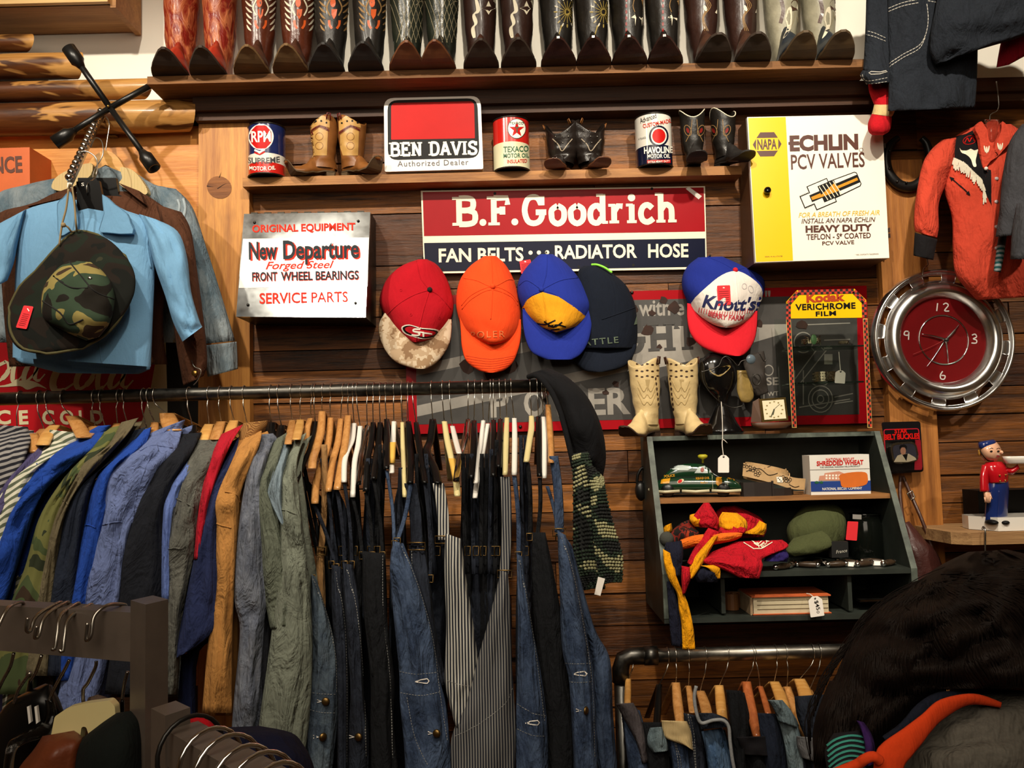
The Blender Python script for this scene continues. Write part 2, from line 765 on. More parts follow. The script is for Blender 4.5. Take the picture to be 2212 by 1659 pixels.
# back wall: boards of several widths, each board a little proud or sunk
wb = struct('wall_back', M_RECL)
XL, XR = P(534, 600, YW).x, P(2400, 600, YW).x
z = zrow(1106, 235)
while z > .35:
    h = .15 if z > 2.15 else rnd.choice((.058, .07, .078, .09, .1))
    x = XL
    while x < XR:
        L = rnd.uniform(.35, 1.1)
        x1 = min(x + L, XR)
        d = rnd.uniform(-.006, .006)
        wb.curpv = (rnd.random() ** 1.2, rnd.random(), rnd.random())
        wb.box(((x + x1) / 2, YW + .012 + d, z - h / 2), (x1 - x - .002, .024, h - .003))
        x = x1
    z -= h
wb.use(M_PINE)
x0, x1 = P(-420, 600, YW).x, P(440, 600, YW).x
z = zrow(215, 276)
for h in (.285, .26, .24, .26, .28, .26):
    wb.curpv = (rnd.random(), rnd.random(), rnd.random())
    wb.box(((x0 + x1) / 2, YW + .012, z - h / 2), (x1 - x0, .024, h - .004))
    z -= h
wb.curpv = None
wb.use(M_HEAD)
wb.box((0, YW + .04, 1.3), (4.4, .03, 2.6))
wu = struct('wall_upper', M_PLASTER)
wu.box((0, 2.5, 2.95), (5.4, .06, 1.5))
struct('floor', wood('floor_boards', '#4a3220', '#6d4a2e', 'Y', 3, .5, .1)).box((0, -.3, -.02), (5.4, 5.6, .04))
struct('ceiling', mat('ceiling_paint', '#d8c8ac', .9)).box((0, -.3, 3.72), (5.4, 5.6, .04))
struct('wall_left', M_ROOM).box((-2.7, -.3, 1.85), (.05, 5.6, 3.7))
struct('wall_right', M_ROOM).box((2.7, -.3, 1.85), (.05, 5.6, 3.7))
struct('wall_front', M_ROOM).box((0, -3.1, 1.85), (5.4, .05, 3.7))
ZTOPH = P(1106, 146, 2.235).z - .024
# upright beam and posts
Yb = 2.365
b = struct('trim_1', M_BEAM)
a0, a1 = P(429, 262, Yb).x, P(538, 262, Yb).x
zt = zrow(480, 225, Yb)
b.box(((a0 + a1) / 2, (Yb + YW) / 2, zt / 2), (a1 - a0, YW - Yb, zt))
kf = flat(Yb)
poly(b, kf, disc(474, 405, 27, 24, 24, rot=20), wood('beam_knot', '#5e3519', '#8a5528', 'X', 9, .6, .4, knots=0), .001)
for pts in ([(447, 402), (462, 404)], [(470, 408), (482, 400), (490, 396)], [(474, 384), (478, 372)]):
    stroke(b, kf, pts, 1.6, mat('wood_crack', '#1c0e06', .9), .0014, taper=lambda q: 1.1 - q)
b = struct('trim_2', M_POST)
a0, a1 = P(1911, 700, Yb).x, P(2012, 700, Yb).x
b.box(((a0 + a1) / 2, (Yb + YW) / 2, .85 + .75), (a1 - a0, YW - Yb, 1.55))
b = struct('trim_3', M_HEAD)          # header beam under the boot shelf, two stepped boards
hx0, hx1 = P(416, 240, 2.32).x, 1.75
zb, zm, zt = zrow(1106, 244, 2.34), zrow(1106, 222, 2.32), ZTOPH
b.box(((hx0 + hx1) / 2, 2.36, (zm + zt) / 2), (hx1 - hx0, .08, zt - zm))
b.box(((hx0 + hx1) / 2, 2.37, (zb + zm) / 2), (hx1 - hx0, .06, zm - zb))

# shelves
YS = 2.235
ZB = P(1106, 146, YS).z               # top of the boot shelf
t = T('boot_shelf', 'rough dark wooden shelf carrying the row of tall cowboy boots', 'shelf', m=M_BOOTSHELF)
sx0, sx1 = P(318, 170, YS).x, P(1886, 150, YS).x
t.root.box(((sx0 + sx1) / 2, (YS + 2.46) / 2, ZB - .011), (sx1 - sx0, 2.46 - YS, .022))
YL = 2.325
ZL = P(1063, 371, YL).z
t = T('wall_shelf', 'narrow brown wooden wall shelf carrying oil cans and small boots', 'shelf', m=M_SHELF)
sx0, sx1 = P(524, 395, YL).x, P(1602, 365, YL).x
t.root.box(((sx0 + sx1) / 2, (YL + YW) / 2, ZL - .0125), (sx1 - sx0, YW - YL, .025))

# peeled logs stacked at the corner, each with a sawn end
def bark():
    t = NT('peeled_log')
    g = t.noise(t.coord((.1, 1, 1)), 30, 5, .65, .5)
    p = t.noise(t.coord((.3, 1, 1)), 9, 3, .6, 1.2)
    lo = t.ramp(g, ((.35, '#2c1509'), (.65, '#5e3314')))
    hi = t.ramp(g, ((.35, '#9a6830'), (.65, '#c69352')))
    t.col(t.mix(lo, hi, t.ramp(p, ((.52, (0, 0, 0)), (.57, (1, 1, 1))))))
    t.bump(p, .4, .006)
    t.bump(g, .3, .003)
    return t.set(.4, 0, .4, coat=.12)


M_LOG = bark()
M_LOGEND = wood('log_end', '#6b4424', '#96663a', 'Y', 2, .7, .2)
for i, (ya, yb, xe, rx, lab) in enumerate(((74, 112, 62, 16, 'short peeled log topmost of the wall stack'), (114, 170, 172, 20, 'peeled log behind the upper socket of the lug wrench'),
                                           (170, 214, 316, 22, 'peeled log ending beside the boot shelf end'), (215, 285, 412, 14, 'long knotty peeled log lowest in the wall stack'))):
    t = T('log', lab, 'log', 'peeled logs on the wall')
    Yc = 2.36
    c0, c1 = P(xe, ya, Yc), P(xe, yb, Yc)
    r = (c0.z - c1.z) / 2 * .96
    zc = (c0.z + c1.z) / 2
    pts = [V((-2.3 + (c0.x + 2.3) * k / 14, Yc, zc)) for k in range(15)]
    rs = []
    for k, p in enumerate(pts):
        rs.append([p + V((0, math.cos(a) * r, math.sin(a) * r)) * (1 + .05 * noise.noise(V((p.x * 4, a, i)))) + V((0 if k < 14 else -.03 * math.cos(a) - .0, 0, 0)) for a in [2 * math.pi * q / 20 for q in range(20)]])
    lg = t.part('bark_body', M_LOG)
    lg.rings(rs, False)
    e = t.part('sawn_end', M_LOGEND)
    e.rings([rs[-1], [p.lerp(sum(rs[-1], V()) / 20, .9) + V((.003, 0, 0)) for p in rs[-1]]])
# wooden box hung high on the wall, seen from below
M_BOX = wood('crate_wood', '#8a5c30', '#b78146', 'X', 3, .6, .2)
t = T('wall_cabinet', 'plain wooden cabinet high on the white wall above the logs', 'cabinet')
c = t.part('case', M_BOX)
xr = P(238, 9, 2.30).x
zb = P(238, 9, 2.30).z
q = lambda x, y, z: V((x, y, z))
c.box(((xr - 2.2) / 2, (2.30 + 2.46) / 2, zb + .3), (xr + 2.2, 2.46 - 2.30, .6))
f = t.part('bottom_rail', wood('pale_wood', '#c59a5c', '#dcb778', 'X', 3, .5, .1))
f.box(((xr - 2.2) / 2, 2.295, zb + .025), (xr + 2.2, .02, .05))
f = t.part('side_panel', M_BOX)
f.box((xr + .008, (2.30 + 2.46) / 2, zb + .3), (.016, .16, .62))
# ================================================================ boots
def interp(tab, u):
    for (a, x), (b, y) in zip(tab, tab[1:]):
        if u <= b:
            t = (u - a) / (b - a)
            t = t * t * (3 - 2 * t)
            return x + (y - x) * t
    return tab[-1][1]


def boot(name, label, group, base, yaw, L=.3, H=.38, W=1.0, leather=None, vamp=None, sole=None, heel=None, toe=.10, spring=.032, hh=.034,
         trim=None, scallop=.018, sh=1.0, pulls=None, inner=None, seed=0, lean=0.0, cat='boot'):
    """one boot: base = point under the heel, yaw turns the toe (0 = towards the room, + = towards +x)"""
    t = T(name, label, cat, group)
    k = L / .3
    cy, sy = math.cos(yaw), math.sin(yaw)

    def w(u, v, z):                       # u forward to the toe, v to the side
        v += lean * z
        return V(base) + V((sy * u + cy * v, -cy * u + sy * v, z))

    half = ((0, .026), (.06, .036), (.14, .034), (.36, .029), (.5, .04), (.6, .0475), (.66, .049), (.74, .0475), (.82, .041 + toe * .004), (.89, .031 + toe * .011), (.94, .021 + toe * .014), (.98, .011 + toe * .014), (1, .004 + toe * .008))
    zs = ((0, hh), (.2, hh * .92), (.45, hh * .45), (.64, .0), (.8, .004), (1, spring))
    N = 26
    rs, rim = [], []
    for i in range(N + 1):
        u = i / N
        hw, zz = interp(half, u) * k * W, interp(zs, u) * k
        th = .0065 * k
        rs.append([w(u * L, -hw, zz), w(u * L, hw, zz), w(u * L, hw * 1.02, zz + th), w(u * L, -hw * 1.02, zz + th)])
    so = t.part('sole', sole)
    so.rings(rs, True, False)
    he = t.part('heel', heel or sole)
    he.rings([[w(x * L, v * k * W, z) for x, v in ((.0 + d, -.026), (.03 + d, -.034), (.2 - d, -.031), (.2 - d, .031), (.03 + d, .034), (.0 + d, .026))] for d, z in ((.02, 0), (.0, hh * k * .95))], True, False)
    top = ((0, .105), (.16, .125), (.34, .135), (.45, .108), (.6, .07), (.75, .047), (.9, .03), (1, .014))
    M_ = 28
    rs = []
    va = t.part('vamp', vamp or leather)
    for i in range(M_ + 1):
        u = .015 + .98 * i / M_
        hw = interp(half, u) * k * W * (.97 if u < .95 else .9)
        z0 = interp(zs, u) * k + .006 * k
        zt = interp(top, u) * k + interp(zs, u) * k * .6
        ring = []
        for q in range(17):
            a = math.pi * q / 16
            c, s_ = math.cos(a), math.sin(a)
            pz = abs(s_) ** .8
            nar = 1 - .35 * s_ * (1 if u < .5 else .3)
            fo = .0022 * k * noise.noise(V((u * 9, q * .5, seed))) * s_
            ring.append(w(u * L, (hw * c) * nar + fo, z0 + (zt - z0) * pz + fo))
        rs.append(ring)
    va.rings(rs, True)
    sf = t.part('shaft', leather)
    us = .2 * L
    sect = ((0, .066, .034, 0), (.10, .062, .036, 0), (.2, .052, .043, .004), (.42, .058, .05, .0), (.7, .066, .055, -.003), (1, .069, .058, -.004))
    rs = []
    S_ = 26
    zb = .055 * k
    for i in range(S_ + 1):
        q = i / S_
        a_ = interp([(r[0], r[1]) for r in sect], q) * k * sh
        b_ = interp([(r[0], r[2]) for r in sect], q) * k * W * sh
        ring = []
        for j in range(28):
            a = 2 * math.pi * j / 28
            z = zb + (H - zb) * q
            if q > .6:
                z += -scallop * math.cos(2 * a) * (q - .6) / .4 * 1.0
            fo = (.0035 * k * noise.noise(V((math.cos(a) * 2, math.sin(a) * 2, q * 7 + seed)))) * (1 - q * .4)
            ring.append(w(us + (a_ + fo) * math.cos(a), (b_ + fo) * math.sin(a), z))
        rs.append(ring)
    for i in (S_, S_ - 3, S_ - 9):           # turn in over the rim
        rs.append([w(us, 0, 0) + (p - w(us, 0, 0)) * 1 if False else p + (w(us, 0, p.z - V(base).z) - p) * .06 for p in rs[i]])
    sf.rings(rs, False)
    if trim:
        tr = t.part('piping', trim)
        tr.tube(rs[S_], .0032 * k, 6, True)
    if pulls:
        for sgn in (-1, 1):
            pp = t.part('pull_strap', pulls)
            b_ = .058 * k * W * sh * sgn
            pp.tube([w(us - .012 * k, b_ * 1.05, H + scallop - .03 * k), w(us - .009 * k, b_ * 1.15, H + scallop + .004 * k), w(us + .009 * k, b_ * 1.15, H + scallop + .004 * k), w(us + .012 * k, b_ * 1.05, H + scallop - .03 * k)], .0042 * k, 6)
    t.sf = Surf(sf, va)
    t.w = w
    return t


M_SOLED = mat('worn_dark_sole', '#2a1d12', .75, n=.35, ns=18, bump=.1)
M_SOLEB = mat('brown_leather_sole', '#5a3216', .6, n=.3, ns=16)
M_SOLEK = mat('black_sole', '#15110e', .7, n=.3, ns=16)
M_SOLET = mat('tan_edge_sole', '#4a3820', .7, n=.4, ns=14)


def leather(name, col, rough=.45, bump=.35, bs=35, n=.2, ns=22):
    return mat(name, col, rough, n=n, ns=ns, bump=bump, bs=bs, bd=.006, coat=.06)


def streaky(name, a, b, scale=14, cut=(.42, .6), rough=.4):
    if name not in MATS:
        t = NT(name)
        f = t.noise(t.coord((1, 1, .45)), scale, 3, .55, 2.2)
        t.col(t.ramp(f, ((cut[0], a), (cut[1], b))))
        t.bump(f, .6, .01)
        MATS[name] = t.set(rough, 0, .4, coat=.05)
    return MATS[name]


K_BLK = leather('black_leather', '#17130f')
K_BRN = leather('brown_leather', '#3f2013')
K_DBR = leather('dark_brown_leather', '#2c1710')
K_WHT = mat('white_inlay', '#d9d0b8', .5)
K_ORG = mat('orange_inlay', '#c0501c', .4)
K_GLD = mat('gold_inlay', '#a08a45', .35)
K_RED = mat('red_inlay', '#7d1712', .45)
K_STI = mat('pale_stitching', '#8f8468', .7)
K_TAN = mat('tan_stitching', '#8d6c40', .7)
K_NAVY = leather('navy_leather', '#1b232c')
K_STK = mat('price_sticker', '#b8b0a6', .8)


def wings(mb, sf, cx, cy, mir, m, n=6, s=1.0):
    for sg in (-1, 1):
        for i in range(n):
            y = cy - 22 * s + i * 13 * s
            stroke(mb, sf, [(cx + sg * (17 + i * .6) * s, y + 2), (cx + sg * 25 * s, y - 3 * s), (cx + sg * (33 - i * .7) * s, y - 11 * s)], 3.2 * s, m, .001, res=4, taper=lambda q: .35 + math.sin(q * math.pi) * .9)
        stroke(mb, sf, [(cx + sg * 8 * s, cy - 25 * s), (cx + sg * 16 * s, cy - 5 * s), (cx + sg * 9 * s, cy + 12 * s)], 3 * s, m, .001, res=5)


def swirls(mb, sf, cx, cy, m, s=1.0, w=1.1):
    for sg in (-1, 1):
        for d in (0, 4, 8):
            stroke(mb, sf, [(cx + sg * (6 + d) * s, cy - 48 * s), (cx + sg * (24 + d * .6) * s, cy - 22 * s), (cx + sg * (10 + d) * s, cy + 2 * s), (cx + sg * (26 + d * .4) * s, cy + 30 * s), (cx + sg * (16 + d) * s, cy + 60 * s)], w, m, .0008, res=5)


M_REDB = streaky('red_tooled_leather', '#7c1d10', '#b5673f', 24, (.42, .62))
PAIRS = [
    # label, shaft px, tip px, toe y, leather, vamp, sole, decoration
    ('red tooled leather cowboy boot', ((392, 345), (478, 428)), M_REDB, streaky('red_vamp', '#8a2112', '#a33a22', 7), M_SOLED, None),
    ('glossy brown cowboy boot with orange eagle inlay', ((566, 532), (650, 620)), leather('chestnut_leather', '#4a2112', .3), leather('umber_vamp', '#3c2013'), mat('scuffed_tan_sole', '#5a4122', .8, n=.4, ns=10), 'eagle'),
    ('black cowboy boot with orange eagle inlay', ((725, 703), (810, 791)), K_BLK, K_BLK, M_SOLEK, 'eagle2'),
    ('black cowboy boot stitched in diamonds', ((893, 889), (970, 951)), leather('green_black_leather', '#20241c', .3), K_BLK, M_SOLEB, 'diamond'),
    ('dark brown cowboy boot with white star inlay', ((1055, 1055), (1137, 1139)), K_DBR, K_BRN, M_SOLED, 'star'),
    ('black cowboy boot with gold sunburst', ((1225, 1228), (1303, 1306)), K_BLK, K_BLK, leather('oxblood_sole', '#2a130d'), 'sun'),
    ('black cowboy boot with price sticker under the sole', ((1381, 1386), (1460, 1465)), K_BLK, K_BLK, leather('oxblood_sole', '#2a130d'), 'points'),
    ('dark brown cowboy boot with swirling tan stitching', ((1545, 1588), (1632, 1676)), K_DBR, leather('cocoa_vamp', '#3a2115', .5), M_SOLED, 'swirl'),
    ('white and navy cowboy boot with brown sole', ((1722, 1782), (1806, 1866)), leather('ivory_leather', '#8f8a76', .5), K_NAVY, M_SOLET, 'white'),
]
SIDE = (', farther from the clock', ', nearer the clock')
for pi, (lab, xs, ml, mv, ms, deco) in enumerate(PAIRS):
    for bi, (xsh, xt) in enumerate(xs):
        Yh = YS + .205
        X0 = (xsh - CX) / FPX * (Yh - .045)
        X1 = (xt - CX) / FPX * (YS - .1)
        yaw = math.atan2(X1 - X0, Yh - .06 - (YS - .1))
        b0 = V((X0 - math.sin(yaw) * .06, Yh, ZB))
        lab2 = lab + SIDE[bi]
        t = boot('cowboy_boot', lab2, 'cowboy boots on the high shelf', b0, yaw, leather=ml, vamp=mv, sole=ms, heel=M_SOLEK, seed=pi * 2 + bi, toe=.0 if pi < 7 else .3, W=.97, sh=.92)
        d = t.part('inlay_pattern', K_WHT) if deco else None
        sf = t.sf
        cx = xsh
        if deco in ('eagle', 'eagle2'):
            mw = K_WHT if deco == 'eagle' else K_TAN
            cx = xsh - 3
            wings(d, sf, cx, 22, bi, mw)
            poly(d, sf, disc(cx - 3, 6, 6, 10, 10), K_ORG, .001)
            poly(d, sf, [(cx - 6, 20), (cx + 6, 20), (cx + 4, 34), (cx - 1, 42), (cx - 6, 32)], K_ORG, .001)
            for s_ in (-1, 1):
                stroke(d, sf, [(cx + s_ * 11, 44), (cx + s_ * 10, 54), (cx + s_ * 5, 62)], 5, K_ORG, .001, res=3)
        elif deco == 'diamond':
            for i in range(-8, 9):
                stroke(d, sf, [(cx + i * 10 - 34, -4), (cx + i * 10 - 22, 30), (cx + i * 10 - 4, 92)][0 if abs(i) < 9 else 1:], .9, K_STI, .0008, res=8) if -36 < i * 10 - 14 < 30 else None
                stroke(d, sf, [(cx + i * 10 + 34, -4), (cx + i * 10 + 22, 30), (cx + i * 10 + 4, 92)], .9, K_STI, .0008, res=8) if -30 < i * 10 + 14 < 36 else None
        elif deco == 'star':
            s4 = [(cx, 2), (cx + 5, 14), (cx + 15, 18), (cx + 6, 22), (cx, 32), (cx - 6, 22), (cx - 15, 18), (cx - 5, 14)]
            poly(d, sf, s4, K_WHT, .001)
            for s_ in (-1, 1):
                stroke(d, sf, [(cx + s_ * 28, -6), (cx + s_ * 22, 22), (cx + s_ * 31, 32), (cx + s_ * 27, 50), (cx + s_ * 33, 62), (cx + s_ * 30, 82)], 6.5, K_WHT, .001, res=5, taper=lambda q: .4 + abs(math.sin(q * 9)) * .9)
        elif deco == 'sun':
            for i in range(16):
                a = R(i * 22.5)
                stroke(d, sf, [(cx + 4 * math.cos(a), 26 + 5 * math.sin(a)), (cx + 19 * math.cos(a), 26 + 24 * math.sin(a))], 1.2, K_GLD, .001, res=3)
                poly(d, sf, disc(cx + 25 * math.cos(a), 26 + 30 * math.sin(a), 4.5, 1.6, 8, rot=i * 22.5), K_WHT if i % 2 else K_GLD, .001)
            poly(d, sf, disc(cx, 26, 6, 8, 12), K_GLD, .0012)
            for s_ in (-1, 1):
                stroke(d, sf, [(cx + s_ * 12, 55), (cx + s_ * 18, 75), (cx + s_ * 24, 98)], 3, K_GLD, .001, res=4, taper=lambda q: 1.1 - q)
        elif deco == 'points':
            for s_ in (-1, 1):
                poly(d, sf, [(cx + s_ * 13, 24), (cx + s_ * 10, 32), (cx + s_ * 18, 38), (cx + s_ * 10, 40), (cx + s_ * 9, 56), (cx + s_ * 7, 38)], K_WHT, .001)
                stroke(d, sf, [(cx + s_ * 10, -4), (cx + s_ * 14, 12), (cx + s_ * 10, 26)], 1.5, K_TAN, .001, res=4)
                for y in range(0, 80, 13):
                    poly(d, sf, disc(cx + s_ * 28, y, 2.2, 4.5, 8), K_RED, .001)
            st = t.part('price_sticker', K_STK)
            xx = xt + (5 if bi else -3)
            so = Surf(t.parts[0])
            poly(st, so, [(xx - 6, 138), (xx + 4, 137), (xx + 6, 150), (xx - 4, 151)] if not bi else [(xx - 1, 124), (xx + 10, 122), (xx + 2, 150), (xx - 9, 149)], K_STK, .001)
        elif deco == 'swirl':
            swirls(d, sf, cx, 10, K_TAN, .95, 1.3)
            for s_ in (-1, 1):
                poly(d, sf, disc(cx + s_ * 22, 18, 3.5, 7, 10, rot=s_ * 20), K_WHT, .001)
        elif deco == 'white':
            for s_ in (-1, 1):
                poly(d, sf, smooth2([(cx + s_ * 12, 20), (cx + s_ * 20, 18), (cx + s_ * 26, 40), (cx + s_ * 22, 60), (cx + s_ * 30, 84), (cx + s_ * 14, 62)], 4, True), K_WHT, .001)
                stroke(d, sf, [(cx + s_ * 34, 0), (cx + s_ * 30, 24), (cx + s_ * 36, 50)], 8, K_BRN, .001, res=5)
                stroke(d, sf, [(cx - s_ * 5, 26), (cx - s_ * 8, 44), (cx - s_ * 16, 64)], 1.4, K_STI, .001, res=5)
            poly(d, sf, disc(cx + 4, 8, 18, 11, 16), K_BRN, .0012)
            poly(d, sf, disc(cx + 4, 16, 7, 8, 12), K_WHT, .0016)
            stroke(d, sf, [(xsh + 4, 128), (xsh + 14, 108), (xsh + 34, 82), (xt - 6, 58)], 13, K_WHT, .0016, res=5)
# ================================================================ signs, cans and boots of the wall shelf
INK = mat('black_paint', '#0d0c0b', .5, n=.1, spec=.2)
P_WHITE = mat('white_enamel', '#efe9da', .3, n=.03, ns=6)
P_CREAM = mat('cream_enamel', '#e6dcc2', .35, n=.05, ns=8)
P_RED = mat('red_enamel', '#960c16', .3, n=.08, ns=5, spec=.15)
P_NAVY = mat('navy_enamel', '#0e1228', .3, n=.08, ns=5, spec=.15)
P_YEL = mat('yellow_enamel', '#f0bd08', .3, n=.03, ns=5)
P_BRN = mat('brown_paint', '#4e2618', .45, n=.05)
P_GREEN = mat('green_paint', '#1f5a3c', .45)
P_RED2 = mat('bright_red_paint', '#b81512', .4, n=.05, spec=.12)
P_BLUE = mat('blue_paint', '#1b2f78', .3, n=.1)
P_GOLD = mat('gold_print', '#c88a18', .35)
CHROME = metal('chrome', '#d8d8d6', .12, .3)
STEEL = metal('steel_wire', '#a8a49c', .28, .3)
DKSTEEL = metal('dark_steel', '#4a4844', .4, .4)
BRASS = metal('brass', '#b08a48', .3, .3)
PAPER = mat('white_tag_paper', '#e9e2d8', .9, n=.03)
REDTAG = mat('red_tag_card', '#d8232c', .7, n=.06)

SLAB = {
    'B': (.88, [[(.2, 0), (.2, 1)], [(.2, .95), (.5, .95), (.68, .87), (.68, .62), (.5, .53), (.2, .53)], [(.5, .53), (.74, .43), (.74, .14), (.52, .05), (.2, .05)]], [(.12, .05, .16), (.12, .95, .16)]),
    'E': (.84, [[(.2, 0), (.2, 1)], [(.2, .95), (.7, .95), (.7, .74)], [(.2, .52), (.5, .52)], [(.5, .66), (.5, .38)], [(.2, .05), (.73, .05), (.73, .27)]], [(.12, .05, .16), (.12, .95, .16)]),
    'N': (.98, [[(.22, 0), (.22, 1)], [(.22, 1), (.74, 0)], [(.74, 0), (.74, 1)]], [(.22, .05, .2), (.16, .95, .17), (.74, .95, .2)]),
    'D': (.9, [[(.2, 0), (.2, 1)], [(.2, .95), (.5, .95), (.7, .82), (.77, .5), (.7, .18), (.5, .05), (.2, .05)]], [(.12, .05, .16), (.12, .95, .16)]),
    'A': (.9, [[(.12, 0), (.42, 1)], [(.42, 1), (.76, 0)], [(.22, .33), (.66, .33)]], [(.12, .05, .17), (.76, .05, .17), (.38, .95, .12)]),
    'V': (.88, [[(.1, 1), (.42, 0)], [(.42, 0), (.76, 1)]], [(.12, .95, .17), (.76, .95, .17)]),
    'I': (.46, [[(.22, 0), (.22, 1)]], [(.22, .05, .2), (.22, .95, .2)]),
    'S': (.82, [[(.66, .74), (.6, .9), (.4, .95), (.2, .86), (.17, .68), (.34, .55), (.56, .45), (.7, .3), (.62, .1), (.4, .05), (.2, .1), (.13, .28)], [(.68, .68), (.68, .98)], [(.12, .02), (.12, .32)]], []),
    'F': (.78, [[(.2, 0), (.2, 1)], [(.2, .94), (.66, .94), (.68, .7)], [(.2, .5), (.5, .5)], [(.5, .64), (.5, .36)]], [(.2, .04, .2), (.12, .95, .16)]),
    'G': (1.0, [[(.74, .7), (.64, .9), (.46, .96), (.26, .86), (.16, .5), (.26, .14), (.46, .04), (.66, .1), (.76, .26), (.77, .42)], [(.55, .42), (.92, .42)], [(.76, .66), (.76, .98)]], []),
    'H': (.98, [[(.2, 0), (.2, 1)], [(.76, 0), (.76, 1)], [(.2, .5), (.76, .5)]], [(.2, .05, .2), (.2, .95, .2), (.76, .05, .2), (.76, .95, .2)]),
    'T': (.84, [[(.4, 0), (.4, 1)], [(.06, .74), (.06, .95), (.74, .95), (.74, .74)]], [(.4, .05, .2)]),
    'R': (.92, [[(.2, 0), (.2, 1)], [(.2, .95), (.52, .95), (.7, .85), (.7, .6), (.52, .5), (.2, .5)], [(.46, .5), (.78, 0)]], [(.2, .05, .18), (.12, .95, .16), (.8, .05, .1)]),
    'o': (.68, [[(.32, .64), (.12, .5), (.1, .32), (.14, .12), (.32, .01), (.5, .12), (.55, .32), (.51, .52), (.32, .64)]], []),
    'd': (.74, [[(.5, .45), (.36, .62), (.17, .54), (.1, .32), (.16, .08), (.36, .02), (.5, .2)], [(.54, 0), (.54, 1.02)]], [(.44, .98, .12), (.62, .03, .1)]),
    'r': (.62, [[(.2, 0), (.2, .64)], [(.2, .4), (.34, .6), (.5, .58)]], [(.2, .04, .17), (.12, .62, .12)]),
    'i': (.42, [[(.2, 0), (.2, .64)]], [(.2, .04, .17), (.12, .62, .12)]),
    'c': (.6, [[(.5, .5), (.34, .62), (.17, .54), (.1, .32), (.16, .1), (.34, .02), (.54, .14)]], []),
    'h': (.76, [[(.2, 0), (.2, 1.02)], [(.2, .42), (.36, .62), (.54, .54), (.58, .36), (.58, 0)]], [(.2, .04, .16), (.12, .98, .12), (.6, .04, .15)]),
    '.': (.34, [], []), ' ': (.5, [], []), 'L': (.8, [[(.2, 0), (.2, 1)], [(.2, .05), (.72, .05), (.72, .3)]], [(.12, .05, .16), (.2, .95, .2)]),
    'O': (.96, [[(.45, .97), (.2, .84), (.12, .5), (.2, .16), (.45, .03), (.7, .16), (.78, .5), (.7, .84), (.45, .97)]], []),
}


def slab(mb, sf, s, x0, y0, x1, y1, h, m, wt=.19, lift=.001):
    tot = sum(SLAB[c][0] for c in s)
    L = math.hypot(x1 - x0, y1 - y0)
    ux, uy = (x1 - x0) / L, (y1 - y0) / L
    kx = L / tot
    cur = 0

    def w(x, y):
        a, b = (cur + x) * kx, y * h
        return (x0 + ux * a + uy * b, y0 + uy * a - ux * b)
    for c in s:
        wd, st, se = SLAB[c]
        lv = lift
        for q in st:
            stroke(mb, sf, [w(*p) for p in q], wt * h, m, lv, res=3 if len(q) > 4 else 1)
            lv += .00022
        for x, y, hw in se:
            stroke(mb, sf, [w(x - hw, y), w(x + hw, y)], .1 * h, m, lv)
            lv += .00022
        if c in '.':
            poly(mb, sf, disc(*w(.15, .1), .12 * h), m, lift)
        if c == 'i':
            poly(mb, sf, disc(*w(.2, .88), .13 * h), m, lift)
        cur += wd


def rpoly(pts, r, n=5):
    """round the corners of a pixel polygon"""
    o = []
    k = len(pts)
    for i in range(k):
        p, a, b = V(pts[i]), V(pts[i - 1]), V(pts[(i + 1) % k])
        rr = r[i] if isinstance(r, (list, tuple)) else r
        if rr <= 0:
            o.append(tuple(p))
            continue
        p0, p1 = p + (a - p).normalized() * rr, p + (b - p).normalized() * rr
        for j in range(n + 1):
            t = j / n
            q = p0 * (1 - t) ** 2 + p * 2 * t * (1 - t) + p1 * t * t
            o.append(tuple(q))
    return o


# ---- long fan belt sign
t = T('enamel_sign', 'long red, white and navy fan belts and radiator hose sign under the wall shelf', 'sign')
Yg = 2.382
pn = t.part('panel', P_CREAM)
C4 = [(909, 412), (1523, 402), (1527, 581), (916, 591)]
pn.ppoly(C4, Yg, .008)
sf = flat(Yg)
le = t.part('lettering', P_CREAM)
poly(le, sf, [(913, 415), (1520, 405), (1523, 500), (916, 510)], P_RED)
poly(le, sf, [(916, 525), (1523, 515), (1524, 576), (919, 587)], P_NAVY)
slab(le, sf, 'B.F.Goodrich', 980, 488, 1462, 480, 62, P_CREAM, .2, .0012)
text(le, sf, 'FAN BELTS', 948, 566, 1131, 563, 28, P_CREAM, .025)
text(le, sf, 'RADIATOR', 1199, 559, 1376, 556, 28, P_CREAM, .025)
text(le, sf, 'HOSE', 1400, 556, 1487, 555, 28, P_CREAM, .025)
for x in (1146, 1164, 1182):
    poly(le, sf, disc(x, 546 - (x - 1146) * .02, 4.5), P_CREAM, .001)
for x, y in ((1069, 418), (1408, 408), (955, 581), (1310, 574), (1368, 573), (1250, 576)):
    poly(le, sf, disc(x, y, 3), INK, .0012)
st = t.part('price_sticker', PAPER)
poly(st, sf, [(1481, 408), (1488, 404), (1516, 424), (1509, 431)], PAPER, .0015)

# ---- rounded dealer sign standing on the shelf
t = T('dealer_sign', 'white rounded dealer sign with red picture field on the wall shelf', 'sign')
Yd = 2.318
bo = t.part('body', mat('white_plastic', '#ece6de', .35, n=.02))
out = rpoly([(829, 212), (1038, 207), (1044, 365), (831, 371)], [22, 22, 4, 4])
bo.ppoly(out, Yd, .028)
sf = flat(Yd)
pn = t.part('black_panel', INK)
poly(pn, sf, rpoly([(837, 217), (1031, 212), (1036, 341), (838, 346)], 22), INK)
poly(pn, sf, rpoly([(845, 223), (1024, 219), (1026, 299), (845, 302)], [10, 10, 2, 2]), P_RED2, .001)
le = t.part('lettering', P_WHITE)
slab(le, sf, 'BEN DAVIS', 842, 338, 1032, 334, 29, P_WHITE, .2, .0012)
text(le, sf, 'Authorized Dealer', 859, 360, 1012, 356, 12, mat('grey_print', '#4a4650', .5), .0, space=1.15)

